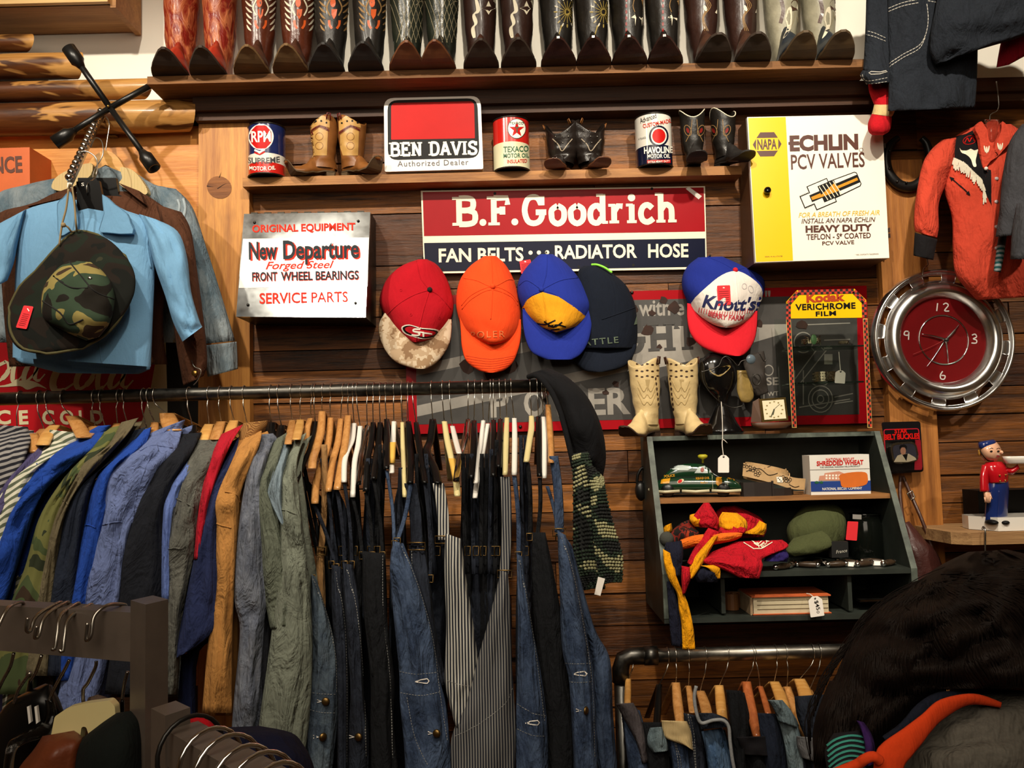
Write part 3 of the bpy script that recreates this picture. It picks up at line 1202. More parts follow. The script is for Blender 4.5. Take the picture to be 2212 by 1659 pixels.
# ---- hanging steel parts box
t = T('parts_box', 'shiny steel bearing parts box with white band and red lettering hanging on the wall', 'box')
F = [P(527, 462, 2.305), P(800, 458, 2.305), P(790, 686, 2.225), P(510, 684, 2.225)]
F[3] = Plane(*F[:3]).hit(510, 684, 0)[0]
B_ = [p + V((0, (2.398 - p.y), 0)) for p in F]
for i in (2, 3):
    B_[i] = V((B_[i].x, 2.398, B_[i].z))
cs = t.part('case', metal('dark_tin', '#3a3833', .4, .5))
cs.box8([p + V((0, .012, 0)) for p in F], B_)
ld = t.part('front_plate', metal('polished_tin', '#b9bcbc', .15, .6, 9))
ld.box8(F, [p + V((0, .012, 0)) for p in F])
for i in range(19):
    a = F[0].lerp(F[1], (i + .5) / 19)
    if i % 2:
        cs.box(a + V((0, .006, .002)), ((F[1] - F[0]).length / 19, .006, .005))
sf = Plane(F[0], F[1], F[2])
le = t.part('lettering', P_RED2)
poly(le, sf, [(525, 516), (797, 513), (794, 619), (516, 622)], mat('white_band_paint', '#eee9e2', .22, n=.03), .0004)
OR = mat('red_orange_print', '#c9301f', .6, spec=.1)
DG = mat('dark_slate_print', '#2b3136', .6, spec=.1)
text(le, sf, 'ORIGINAL EQUIPMENT', 545, 502, 768, 497, 15, OR, .03)
text(le, sf, 'New', 541, 562, 602, 560, 36, OR, .035)
text(le, sf, 'Departure', 615, 561, 779, 558, 38, OR, .035)
text(le, sf, 'New', 538, 560, 599, 559, 36, DG, .025, lift=.0014)
text(le, sf, 'Departure', 612, 559, 776, 556, 38, DG, .025, lift=.0014)
text(le, sf, 'Forged Steel', 574, 582, 722, 579, 16, OR, .015, .35)
text(le, sf, 'FRONT', 546, 608, 600, 607, 18, OR, .03)
text(le, sf, 'WHEEL BEARINGS', 608, 607, 776, 604, 18, OR, .03)
text(le, sf, 'FRONT', 545, 607, 599, 606, 18, DG, .02, lift=.0014)
text(le, sf, 'WHEEL BEARINGS', 607, 606, 775, 603, 18, DG, .02, lift=.0014)
text(le, sf, 'SERVICE PARTS', 561, 656, 752, 652, 22, OR, .02)
for x, y in ((550, 481), (774, 478), (536, 659), (768, 655)):
    rv = t.part('rivet', DKSTEEL)
    rv.ball(sf.hit(x, y)[0], .0042, 10)

# ---- yellow and white valve cabinet
t = T('valve_cabinet', 'yellow and white metal valve cabinet with black knob on brown wood wall', 'cabinet')
Yt, Ybm = 2.30, 2.265
F = [P(1614, 253, Yt), P(1905, 247, Yt), P(1921, 557, Ybm), P(1632, 567, Ybm)]
F[3] = Plane(*F[:3]).hit(1632, 567, 0)[0]
cs = t.part('case', mat('brown_cabinet_paint', '#5a3a20', .5, n=.15))
cs.box8([p + V((0, .014, 0)) for p in F], [V((p.x, 2.4, p.z)) for p in F])
d = t.part('door', P_WHITE)
d.box8(F, [p + V((0, .013, 0)) for p in F])
sf = Plane(*F[:3])
le = t.part('lettering', P_BRN, parent=d)
poly(le, sf, [(1616, 255), (1697, 253), (1713, 563), (1633, 566)], P_YEL, .0005)
cx, cy = 1657, 312


def hx(x, y):
    return (cx + x, cy + y - x * .02)


poly(le, sf, [hx(-15, -26), hx(15, -26), hx(23, -14), hx(-23, -14)], P_BRN, .001)
poly(le, sf, [hx(-23, 14), hx(23, 14), hx(15, 26), hx(-15, 26)], P_BRN, .001)
poly(le, sf, [hx(-31, 0), hx(-24, -12), hx(-24, 12)], P_BRN, .001)
poly(le, sf, [hx(31, 0), hx(24, 12), hx(24, -12)], P_BRN, .001)
text(le, sf, 'NAPA', cx - 21, cy + 11, cx + 21, cy + 10, 21, P_BRN, .03)
text(le, sf, 'ECHLIN', 1706, 325, 1854, 321, 30, P_BRN, .05)
stroke(le, sf, [(1703, 310), (1714, 309.5)], 6, P_BRN)
text(le, sf, 'PCV VALVES', 1709, 366, 1868, 360, 31, P_BRN, .012)
stroke(le, sf, disc(1860, 324, 4, n=14), .8, P_BRN, closed=True)


def rot(pts, ox, oy, a=-23):
    c, s_ = math.cos(R(a)), math.sin(R(a))
    return [(ox + x * c - y * s_, oy + x * s_ + y * c) for x, y in pts]


GREYL = mat('light_grey_print', '#b8b4a8', .5)
ox, oy = 1795, 411
poly(le, sf, rot([(-68, -14), (-46, -14), (-46, -28), (2, -28), (2, -20), (62, -17), (66, -13), (66, 13), (62, 17), (2, 20), (2, 28), (-46, 28), (-46, 14), (-68, 14)], ox, oy), INK, .0008)
poly(le, sf, rot([(-66, -12), (-44, -12), (-44, -26), (0, -26), (0, -18), (61, -15), (64, -12), (64, 12), (61, 15), (0, 18), (0, 26), (-44, 26), (-44, 12), (-66, 12)], ox, oy), P_WHITE, .0011)
poly(le, sf, rot([(-48, -8), (-24, -8), (-24, -19), (14, -19), (14, -9), (64, -9), (64, 9), (14, 9), (14, 19), (-24, 19), (-24, 8), (-48, 8)], ox, oy), INK, .0014)
poly(le, sf, rot([(-46, -3), (-24, -3), (-24, 1), (14, -12), (14, -3), (62, -3), (62, 3), (14, 3), (14, 8), (-24, 6), (-46, 4)], ox, oy), P_GOLD, .0017)
for i in range(5):
    stroke(le, sf, rot([(-21 + i * 8, -17), (-15 + i * 8, 17)], ox, oy), 1.8, P_CREAM, .002)
for i in range(6):
    stroke(le, sf, rot([(-67 + i * 3.5, -15.5), (-65.5 + i * 3.5, -12)], ox, oy), 1, INK, .0015)
    stroke(le, sf, rot([(-67 + i * 3.5, 15.5), (-65.5 + i * 3.5, 12)], ox, oy), 1, INK, .0015)
text(le, sf, 'FOR A BREATH OF FRESH AIR', 1725, 470, 1900, 464, 10, mat('yellow_print', '#dfae3a', .5), .012, .25)
text(le, sf, 'INSTALL AN NAPA ECHLIN', 1731, 483, 1891, 479, 10, P_BRN, .012, .25)
text(le, sf, 'HEAVY DUTY', 1740, 502, 1884, 498, 13.5, P_BRN, .045)
text(le, sf, 'TEFLON - S* COATED', 1742, 518, 1881, 514, 11.5, P_BRN, .02)
text(le, sf, 'PCV VALVE', 1776, 530, 1845, 527, 8, P_BRN, .02)
text(le, sf, 'LEGAL IN ALL STATES', 1652, 556, 1690, 555, 2.6, P_BRN, .0)
text(le, sf, '* REG. DUPONT\'S TRADEMARK', 1847, 552, 1898, 550, 2.8, P_BRN, .0)
kn = t.part('knob', mat('black_bakelite', '#0d0c0b', .15, n=0), parent=d)
kp, kn_n = sf.hit(1655, 415)
kn.lathe([(.0, .02), (.007, .0195), (.0095, .014), (.0095, .008), (.005, .004), (.005, 0)], kp, kn_n, 16)
for y in (268, 316, 498, 510):
    hg = t.part('hinge', STEEL)
    hg.box(P(1906 + (y - 250) * .052, y, Yt), (.004, .014, .012))


# ---- quart oil cans
def can(name, label, cx, bands, rim=DKSTEEL, h=.142, r=.0508, Yc=None):
    t = T(name, label, 'can', 'oil cans on the wall shelf')
    Yc = Yc or YW - .058
    x = (P(cx, 372, Yc)).x
    b = t.part('body')
    z0 = ZL + .002
    seg = 40
    for (za, zb, m) in bands:
        b.use(m)
        rs = [[V((x + r * math.cos(2 * math.pi * k / seg), Yc + r * math.sin(2 * math.pi * k / seg), z0 + h * (za + (zb - za) * q / 4))) for k in range(seg)] for q in range(5)]
        b.rings(rs, False)
    b.use(rim)
    b.lathe([(r * .97, h - .006), (.001, h - .006)], (x, Yc, z0), seg=seg, cap=False)
    b.lathe([(r * .97, .003), (.001, .003)], (x, Yc, z0), seg=seg, cap=False)
    for nm, zz in (('top_rim', h), ('bottom_rim', 0)):
        rm = t.part(nm, rim)
        rm.tube([V((x + r * math.cos(2 * math.pi * k / seg), Yc + r * math.sin(2 * math.pi * k / seg), z0 + zz)) for k in range(seg)], .0022, 6, True)
    return t, b


gl = dict(coat=.0)
CAN_NAVY = mat('can_navy', '#1a2350', .18, n=.15, ns=60, coat=.6)
CAN_RED = mat('can_red', '#bb2019', .2, n=.06, coat=.5)
CAN_WHITE = mat('can_white', '#d9d4c8', .2, n=.06, coat=.5)
CAN_CREAM = mat('can_cream', '#cfc9a6', .35, n=.12, ns=10)
CAN_DNAVY = mat('can_dark_navy', '#10152c', .18, n=.1, coat=.6)
t, b = can('oil_can', 'navy and red oil can with round emblem, beside the tan child boots', 577, ((0, .22, CAN_RED), (.22, .4, CAN_WHITE), (.4, 1, CAN_NAVY)))
sf = Surf(b)
le = t.part('lettering', P_WHITE)
cx, cy = 564, 296
poly(le, sf, disc(cx, cy, 27, 28, 28, rot=10), P_WHITE, .0006, 8)
poly(le, sf, rpoly([(cx - 10, cy - 25), (cx + 10, cy - 25), (cx + 22, cy - 12), (cx + 22, cy + 12), (cx + 10, cy + 25), (cx - 10, cy + 25), (cx - 22, cy + 12), (cx - 22, cy - 12)], 4), P_RED2, .001, 8)
text(le, sf, 'RPM', cx - 20, cy + 11, cx + 21, cy + 10, 23, P_WHITE, .02, lift=.0014, maxlen=8)
stroke(le, sf, [(550, 324), (561, 329), (572, 323)], 4, P_WHITE, .001)
stroke(le, sf, [(550, 329), (561, 334), (572, 328)], 3, P_RED2, .001)
text(le, sf, 'SUPREME', 536, 352, 604, 350, 12, mat('grey_ink', '#3c3c40', .4), .02, maxlen=8, arc=2)
text(le, sf, 'MOTOR OIL', 539, 367, 595, 366, 8.5, P_WHITE, .02, maxlen=8, arc=2)
t, b = can('oil_can', 'red and cream oil can with star emblem, beside the rounded dealer sign', 1106, ((0, .5, CAN_CREAM), (.5, 1, CAN_RED)))
sf = Surf(b)
le = t.part('lettering', P_WHITE)
cx, cy = 1116, 278
poly(le, sf, disc(cx, cy, 20, 22, 24), mat('green_black', '#26352a', .4), .0006, 8)
poly(le, sf, disc(cx, cy, 18.5, 20.5, 24), P_WHITE, .001, 8)
star = []
for i in range(10):
    rr = 18 if i % 2 == 0 else 7
    star.append((cx + rr * .92 * math.sin(R(36 * i)), cy + 2 - rr * math.cos(R(36 * i))))
poly(le, sf, star, P_RED2, .0014, 8)
text(le, sf, 'TEXACO', cx - 15, cy - 9, cx + 14, cy - 9, 5, P_GREEN, .01, lift=.0018, maxlen=8)
text(le, sf, 'T', cx - 4, cy + 8, cx + 5, cy + 8, 11, P_GREEN, .02, lift=.0018)
text(le, sf, 'TEXACO', 1088, 329, 1141, 327, 12, P_GREEN, .015, maxlen=8)
text(le, sf, 'MOTOR OIL', 1088, 341, 1142, 340, 9, P_GREEN, .015, maxlen=8)
text(le, sf, 'INSULATED', 1096, 353, 1138, 351, 7.5, P_RED2, .015, maxlen=8)
t, b = can('oil_can', 'white and navy oil can with red spot, beside the black child boots', 1414, ((0, .37, CAN_DNAVY), (.37, 1, CAN_WHITE)))
sf = Surf(b)
le = t.part('lettering', P_WHITE)
cx, cy = 1423, 294
poly(le, sf, disc(cx, cy, 21, 23, 24), CAN_DNAVY, .0006, 8)
poly(le, sf, disc(cx, cy, 17, 19, 24), CAN_WHITE, .001, 8)
poly(le, sf, disc(cx, cy, 14, 15.5, 24), P_RED2, .0014, 8)
text(le, sf, 'Advanced', 1384, 267, 1420, 254, 11, INK, .0, .3, maxlen=8)
text(le, sf, 'CUSTOM-MADE', 1390, 277, 1449, 265, 8.5, OR, .015, maxlen=8)
text(le, sf, 'HAVOLINE', 1392, 332, 1452, 330, 13, P_WHITE, .035, lift=.0018, maxlen=8)
text(le, sf, 'MOTOR OIL', 1399, 342, 1447, 341, 8.5, P_WHITE, .015, maxlen=8)
poly(le, sf, [(1398, 346), (1448, 345), (1448, 352), (1398, 354)], P_RED2, .001, 8)
text(le, sf, 'EXTRA HEAVY DUTY', 1400, 352.5, 1446, 350.5, 4.5, P_WHITE, .01, lift=.0016)
text(le, sf, 'A TEXACO', 1380, 303, 1396, 299, 4, INK, .0)

# ---- small boots of the wall shelf
K_CAR = mat('caramel_leather', '#7a4b22', .4, n=.2, ns=20, bump=.15)
K_BUFF = mat('buff_leather', '#b48a4c', .4, n=.1, ns=20, bump=.1)
MAROON = mat('maroon_leather', '#5a1512', .4)


def shelfboot(label, grp, px, Y, yaw, L, H, **k):
    b0 = V((P(px, 370, Y).x, Y, ZL + .001))
    return boot('child_boot', label, grp, b0, R(yaw), L=L, H=H, **k)


for lab, px, yaw, cx in (('tan child boot with cream panel, toe toward the navy oil can', 722, -62, 690), ('tan child boot with cream panel, toe toward the dealer sign', 747, 52, 757)):
    t = shelfboot(lab, 'tan child boots', px, 2.365 if yaw < 0 else 2.37, yaw, .14, .158, leather=K_CAR, vamp=K_CAR, sole=M_SOLET, W=1.3, sh=1.2, pulls=MAROON, toe=.8, spring=.075, scallop=.012, seed=px)
    d = t.part('inlay_pattern', K_BUFF)
    sf = t.sf
    s_ = -1 if yaw < 0 else 1
    poly(d, sf, [(cx - 25, 262), (cx - 10, 250), (cx + 10, 250), (cx + 22, 262), (cx + 22, 276), (cx, 270), (cx - 24, 284)], K_BUFF, .0008, 6)
    poly(d, sf, [(cx - 22, 292), (cx, 276), (cx + 18, 284), (cx + 16, 336), (cx - 16, 336), (cx - 22, 318)], K_BUFF, .0008, 6)
    for i in range(4):
        poly(d, sf, disc(cx - 18 + i * 11, 266 - 5 * math.sin(i), 2), INK, .0014)
    stroke(d, sf, [(cx - 24, 288), (cx, 272), (cx + 20, 282)], 3, MAROON, .0012, res=4)
    for q in (0, 1):
        stroke(d, sf, disc(cx, 295 + q * 20, 8, 8, 12), 1, K_CAR, .0013, closed=True)
for lab, px, yaw, cx in (('black studded infant boot, toe toward the red oil can', 1222, -24, 1214), ('black studded infant boot, toe toward the white oil can', 1266, 22, 1276)):
    t = shelfboot(lab, 'studded infant boots', px, 2.375, yaw, .118, .122, leather=leather('shiny_black_leather', '#1c1613', .28), sole=M_SOLEB, W=1.5, sh=1.5, toe=1, spring=.03, hh=.02, scallop=.022, pulls=K_CAR, lean=.03 if yaw < 0 else -.03)
    for i in range(9):
        d = t.part('stud', STEEL)
        p, n_ = t.sf.hit(cx - 16 + (i % 3) * 14 + (i // 3) * 2, 282 + (i // 3) * 13)
        d.ball(p, .0022, 6)
    lc = t.part('piping', mat('pale_piping', '#9a8c78', .5))
    stroke(lc, t.sf, [(cx - 20, 300), (cx - 8, 312), (cx, 326), (cx + 12, 312), (cx + 22, 300)], 2, MATS['pale_piping'], .001, res=5)
for lab, px, yaw, cx in (('black child boot with white scalloped rim, beside the white oil can', 1497, -6, 1500), ('black child boot with white scalloped rim, beside the valve cabinet', 1552, 24, 1556)):
    t = shelfboot(lab, 'black child boots with white rims', px, 2.37, yaw, .145, .15, leather=K_BLK, vamp=leather('matte_black_leather', '#1c1917', .6), sole=M_SOLEK, W=1.2, sh=1.05, toe=1, spring=.02, trim=P_CREAM, scallop=.016, hh=.022)
    d = t.part('inlay_pattern', K_ORG)
    for s_ in (-1, 1):
        stroke(d, t.sf, disc(cx + s_ * 14, 282, 7, 12, 12, rot=s_ * 20), 1.4, K_TAN, .001, closed=True)
        poly(d, t.sf, disc(cx + s_ * 14, 282, 3, 6, 10, rot=s_ * 20), K_RED, .001)
        stroke(d, t.sf, [(cx + s_ * 5, 258), (cx + s_ * 8, 284), (cx + s_ * 18, 306)], 1.2, K_TAN, .001, res=4)
    st = t.part('price_sticker', K_STK)
    so = Surf(t.parts[0])
    xx = 1493 if yaw < 0 else 1584
    poly(st, so, [(xx - 11, 347), (xx + 11, 347), (xx + 11, 360), (xx - 11, 361)], K_STK, .001)

# ---- large weathered sign behind the caps
t = T('weathered_sign', 'large rusty grey sign with red border behind the caps and glass case', 'sign')
Yw = 2.388
pn = t.part('panel', P_RED)
C4 = [(874, 640), (1872, 617), (1880, 914), (880, 938)]
pn.ppoly(C4, Yw, .006)
sf = flat(Yw)
GRY = mat('weathered_grey', '#3c3a38', .4, n=.3, ns=9)
LGR = mat('weathered_light_grey', '#8d8880', .45, n=.25, ns=9)
RUST = mat('rust_spot', '#2c160c', .8, n=.4, ns=30)
le = t.part('lettering', GRY)
poly(le, sf, [(897, 659), (1850, 637), (1856, 895), (901, 917)], GRY)
poly(le, sf, [(1365, 706), (1708, 700), (1708, 716), (1500, 778), (1365, 806)], LGR, .0009)
poly(le, sf, [(899, 790), (1360, 690), (1364, 800), (901, 900)], LGR, .0008)
poly(le, sf, [(899, 812), (1362, 712), (1364, 778), (901, 876)], GRY, .0010)
text(le, sf, 'with e', 1380, 682, 1478, 680, 34, LGR, .02)
text(le, sf, '"', 1652, 660, 1664, 660, 30, LGR, .02)
slab(le, sf, 'LIGHT', 1262, 766, 1512, 754, 62, GRY, .22, .0014)
text(le, sf, 'P', 1060, 900, 1100, 899, 54, LGR, .03)
text(le, sf, 'O', 1132, 898, 1178, 897, 54, LGR, .03)
text(le, sf, 'W', 1190, 897, 1252, 896, 54, LGR, .03)
text(le, sf, 'ER', 1272, 895, 1362, 892, 54, LGR, .03)
rn = random.Random(9)
for x, y, r_ in ((1433, 648, 10), (1455, 664, 14), (1408, 676, 8), (1398, 715, 14), (1424, 750, 6), (1490, 738, 12), (1372, 668, 9), (1330, 830, 8), (1308, 848, 7), (1010, 790, 16), (1100, 790, 18), (1052, 812, 12), (1640, 700, 10), (1560, 812, 9), (1730, 702, 12)):
    poly(le, sf, [(x + r_ * rn.uniform(.6, 1.3) * math.cos(R(a)), y + r_ * rn.uniform(.6, 1.2) * math.sin(R(a))) for a in range(0, 360, 40)], RUST, .002)
# line drawing of an engine and wheels
for cx, cy, r_ in ((1772, 862, 26), (1772, 862, 18), (1772, 862, 7), (1735, 740, 20), (1660, 800, 10)):
    stroke(le, sf, disc(cx, cy, r_, r_ * 1.1, 22), 2.2, LGR, .0012, closed=True)
for a, b in (((1716, 820), (1768, 750)), ((1725, 832), (1790, 750)), ((1726, 880), (1836, 862)), ((1730, 702), (1836, 698)), ((1780, 735), (1836, 733)), ((1802, 858), (1842, 850)), ((1802, 872), (1842, 866)), ((1650, 786), (1650, 900)), ((1716, 800), (1716, 874)), ((1735, 800), (1735, 874))):
    stroke(le, sf, [a, b], 2.2, LGR, .0012)
poly(le, sf, [(1780, 765), (1798, 765), (1798, 787), (1780, 787)], LGR, .0012)
text(le, sf, 'SE', 1655, 832, 1682, 831, 16, LGR, .02)
text(le, sf, 'WT', 1658, 856, 1682, 854, 9, LGR, .02)
for x, y in ((1365, 632), (1124, 922)):
    bl = t.part('bolt', DKSTEEL)
    bl.ball(sf.hit(x, y)[0], .005, 10)
# ================================================================ left corner: lug wrench, hanging arm with jackets, hat, soft drink sign
M_BLKM = mat('black_painted_iron', '#121110', .35, n=.2, ns=40, bump=.1)
t = T('parts_box', 'orange tin parts box behind the hanging denim jacket', 'box')
Yo = 2.29
ORB = mat('orange_tin', '#c8602c', .45, n=.12, ns=8)
f4 = [P(-70, 322, Yo), P(64, 318, Yo), P(66, 620, Yo), P(-70, 620, Yo)]
c = t.part('case', ORB)
c.box8(f4, [V((p.x, 2.4, p.z)) for p in f4])
le = t.part('lettering', mat('faded_dark_print', '#5a3326', .6))
sf = flat(Yo)
text(le, sf, 'NCE', -14, 374, 49, 371, 33, MATS['faded_dark_print'], .03)
text(le, sf, 'C', -4, 432, 8, 432, 14, MATS['faded_dark_print'], .02)

t = T('lug_wrench', 'black four-way lug wrench hung on the logs', 'wrench')
Yl = 2.24
ends = ((148, 104, 1), (333, 364, 1), (118, 309, 1), (326, 184, 0))
cen = P(238, 233, Yl)
for x, y, so in ends:
    e = P(x, y, Yl - (.02 if so else -.02))
    d = (e - cen).normalized()
    a = t.part('arm', M_BLKM)
    a.tube([cen - d * .006, cen.lerp(e, .45), e - d * (.045 if so else 0)], .0082, 12)
    if so:
        s_ = t.part('socket', M_BLKM)
        s_.lathe([(.009, -.062), (.013, -.05), (.0185, -.042), (.0185, .0), (.0135, .0), (.0125, -.03), (.001, -.03)], e, d, 18)
pv = t.part('rivet', BRASS)
pv.ball(cen + V((0, -.011, 0)), .004, 8)

# slanted display arm with steel balls
t = T('waterfall_arm', 'slanted chrome hanger arm with a row of steel balls beside the lug wrench', 'hanger arm')
a0, a1 = P(222, 246, 2.33), P(150, 400, 1.93)
bar = t.part('bar', STEEL)
dv = (a1 - a0)
sd = dv.cross(V((0, 0, 1))).normalized() * .005
up = V((0, 0, .006))
bar.box8([a0 - sd - up, a0 + sd - up, a0 + sd + up, a0 - sd + up], [a1 - sd - up, a1 + sd - up, a1 + sd + up, a1 - sd + up])
for i in range(17):
    b = t.part('ball', CHROME)
    b.ball(a0.lerp(a1, (i + .4) / 17) + V((-.004, 0, .012)), .0095, 12)
plate = t.part('wall_plate', STEEL)
plate.box((a0.x, 2.385, a0.z), (.03, .02, .09))


def wire(t, name, pts, r=.0016, m=STEEL, parent=None):
    h = t.part(name, m, parent)
    h.tube([P(*q) for q in [tuple(c) for c in catmull([tuple(p) for p in pts], 6)]], r, 6)
    return h


M_HWOOD = wood('hanger_wood', '#b9823f', '#dfae68', 'X', 3, .3, .05, coat=.4)
M_BPLAS = mat('black_plastic', '#0a0909', .3, n=0, spec=.3)
t = T('wooden_hanger', 'pale wooden hanger inside the denim jacket collar', 'hanger')
wire(t, 'hook', [(222, 262, 2.25), (228, 252, 2.24), (236, 268, 2.23), (232, 300, 2.225), (226, 340, 2.22)])
s_ = t.part('shoulders', M_HWOOD)
s_.ppoly(smooth2([(184, 374), (194, 348), (210, 332), (228, 325), (246, 332), (260, 348), (270, 372), (250, 370), (228, 356), (206, 372)], 3, True), 2.215, .022)
t = T('plastic_hanger', 'black plastic hanger inside the brown jacket', 'hanger')
wire(t, 'hook', [(196, 318, 2.14), (206, 298, 2.13), (220, 306, 2.12), (222, 335, 2.11), (205, 365, 2.11), (200, 385, 2.11)])
s_ = t.part('shoulders', M_BPLAS)
s_.ppoly([(168, 384), (250, 384), (256, 420), (300, 440), (120, 440), (168, 424)], 2.105, .012)
t = T('plastic_hanger', 'black plastic hanger with chrome hook inside the blue shirt', 'hanger')
wire(t, 'hook', [(163, 344, 2.03), (172, 330, 2.02), (190, 328, 2.02), (209, 345, 2.02), (207, 380, 2.02), (189, 398, 1.98), (188, 418, 1.98)])
s_ = t.part('shoulders', M_BPLAS)
s_.ppoly([(165, 392), (214, 390), (222, 430), (225, 458), (192, 452), (166, 458)], 1.984, .01)
text(s_, flat(1.984), 'S', 176, 402, 182, 402, 7, PAPER, .0)

# --- denim jacket with corduroy collar
D_OLD = cloth('washed_denim', '#53646f', wear='#8d9598', ws=9, fold=.6)
CORD = stripes('tan_corduroy', '#a98f5e', '#d6bf90', 'X', 110, .5, .3)
t = T('denim_jacket', 'washed denim jacket with tan corduroy collar, rearmost on the display arm', 'jacket')
b = t.part('body', D_OLD)
b.loft([(160, 378, 300, 378, 2.24, .015), (60, 398, 332, 398, 2.24, .03), (-20, 432, 385, 425, 2.24, .04), (-50, 560, 400, 560, 2.25, .04), (-50, 740, 380, 740, 2.25, .04)], fold=.012, fu=4, seed=1)
s_ = t.part('sleeve', D_OLD)
s_.loft([(318, 398, 380, 408, 2.235, .03), (338, 450, 416, 448, 2.225, .045), (372, 545, 446, 535, 2.215, .045), (398, 640, 476, 630, 2.21, .045), (432, 744, 508, 736, 2.2, .04)], fold=.02, fu=2.5, fv=1.6, seed=2, seg=28)
cu = t.part('cuff', D_OLD, s_)
cu.loft([(434, 747, 511, 738, 2.2, .045), (441, 780, 513, 765, 2.2, .045), (449, 814, 514, 797, 2.2, .045)], fold=.01, fu=4, seed=3)
sf = Surf(b, s_)
sm = t.part('shoulder_seam', mat('pale_denim_thread', '#8f9aa0', .9))
seam(sm, sf, [(384, 432), (388, 448), (382, 470)], .004, MATS['pale_denim_thread'])
seam(sm, sf, [(396, 430), (400, 450), (396, 474)], .004, MATS['pale_denim_thread'])
for lab, pts in (('collar', [(196, 352), (150, 366), (120, 384), (111, 404), (122, 411), (142, 411), (170, 396), (196, 378)]), ('collar', [(260, 362), (284, 366), (302, 384), (318, 410), (314, 420), (292, 418), (258, 398), (264, 384)])):
    c = t.part(lab, CORD, None, 'tan corduroy collar')
    c.ppoly(smooth2(pts, 3, True), 2.19, .02)
ins = t.part('lining', D_OLD)
ins.ppoly([(180, 376), (228, 358), (274, 376), (266, 420), (186, 420)], 2.213, .004)
# --- brown jacket
D_BRN = cloth('brown_duck', '#4a2c1c', fold=.6, n=.1)
t = T('work_jacket', 'dark brown jacket hanging between the denim jacket and blue shirt', 'jacket')
b = t.part('body', D_BRN)
b.loft([(140, 418, 296, 412, 2.13, .02), (60, 442, 336, 434, 2.13, .035), (-10, 470, 380, 478, 2.13, .04), (0, 570, 364, 565, 2.14, .04), (10, 700, 352, 700, 2.14, .04), (20, 792, 362, 787, 2.14, .04)], fold=.012, fu=4, seed=4)
s_ = t.part('sleeve', D_BRN)
s_.loft([(334, 440, 392, 458, 2.125, .03), (352, 500, 413, 500, 2.11, .04), (366, 600, 428, 600, 2.1, .04), (374, 700, 441, 700, 2.1, .04), (388, 790, 448, 780, 2.1, .035), (396, 834, 440, 812, 2.1, .03)], fold=.016, fu=3, fv=1.5, seed=5, seg=28)
for pts in ([(256, 395), (300, 412), (312, 440), (286, 420)], [(160, 402), (110, 420), (60, 446), (150, 424)]):
    c = t.part('collar', D_BRN)
    c.ppoly(pts, 2.085, .02)
sf = Surf(s_)
wire(t, 'tag_wire', [(414, 778, 2.06), (420, 792, 2.05), (434, 800, 2.05), (428, 820, 2.05), (418, 832, 2.05)], .0012)
bt = t.part('button', BRASS)
bt.ball(sf.hit(420, 806)[0], (.008, .004, .008), 12)
# --- blue shirt
D_BLUE = cloth('sky_blue_cotton', '#6791b2', n=.05, fold=.55, fs=11, fd=.012)
t = T('work_shirt', 'light blue short shirt with a camouflage hat hung in front', 'shirt')
b = t.part('front', D_BLUE)
b.loft([(128, 432, 222, 432, 2.03, .02), (58, 452, 275, 456, 2.03, .035), (40, 480, 325, 486, 2.025, .045), (34, 560, 334, 580, 2.02, .05), (31, 640, 332, 650, 2.02, .05), (28, 710, 329, 720, 2.015, .05), (27, 772, 326, 792, 2.015, .048)], fold=.014, fu=5, fv=.7, seed=6, seg=40, cap=False)
k = t.part('back_panel', D_BLUE)
k.loft([(30, 700, 326, 720, 2.085, .015), (30, 772, 325, 790, 2.085, .015), (70, 790, 318, 800, 2.085, .015), (130, 806, 300, 808, 2.085, .015)], fold=.01, fu=5, seed=7)
s_ = t.part('sleeve', D_BLUE)
s_.loft([(300, 462, 338, 474, 2.02, .02), (318, 515, 384, 500, 2.01, .04), (336, 580, 404, 555, 2.0, .045), (357, 640, 413, 630, 1.995, .045), (374, 696, 430, 690, 1.99, .045), (394, 738, 437, 706, 1.99, .04)], fold=.02, fu=3, fv=1.6, seed=8, seg=28, cap=False)
s_ = t.part('sleeve', D_BLUE)
s_.loft([(30, 466, 56, 452, 2.02, .02), (-20, 500, 40, 520, 2.01, .04), (-40, 575, 30, 568, 2.0, .04), (-50, 640, 16, 606, 1.99, .04)], fold=.015, fu=3, seed=9)
for pts in ([(151, 414), (136, 428), (124, 440), (125, 478), (128, 510), (150, 500), (167, 494), (167, 466), (160, 440)], [(221, 420), (225, 461), (214, 497), (232, 502), (286, 504), (282, 482), (273, 460), (246, 440)]):
    c = t.part('collar', D_BLUE)
    c.ppoly(smooth2(pts, 2, True), 1.968, .012)
    stroke(t.part('collar_stitching', mat('blue_thread', '#4d7391', .9)), flat(1.968), pts, 1.2, MATS['blue_thread'], .0006, closed=True, res=2)
c = t.part('neck_inside', D_BLUE)
c.ppoly([(160, 458), (190, 450), (224, 456), (224, 476), (212, 502), (168, 502)], 1.981, .003)
sf = Surf(b)
sm = t.part('placket_seam', D_BLUE)
seam(sm, sf, [(214, 740), (222, 792)], .002, D_BLUE)
seam(sm, sf, [(270, 456), (300, 466), (326, 476)], .002, D_BLUE)
seam(sm, sf, [(322, 480), (318, 530), (326, 580)], .002, D_BLUE)
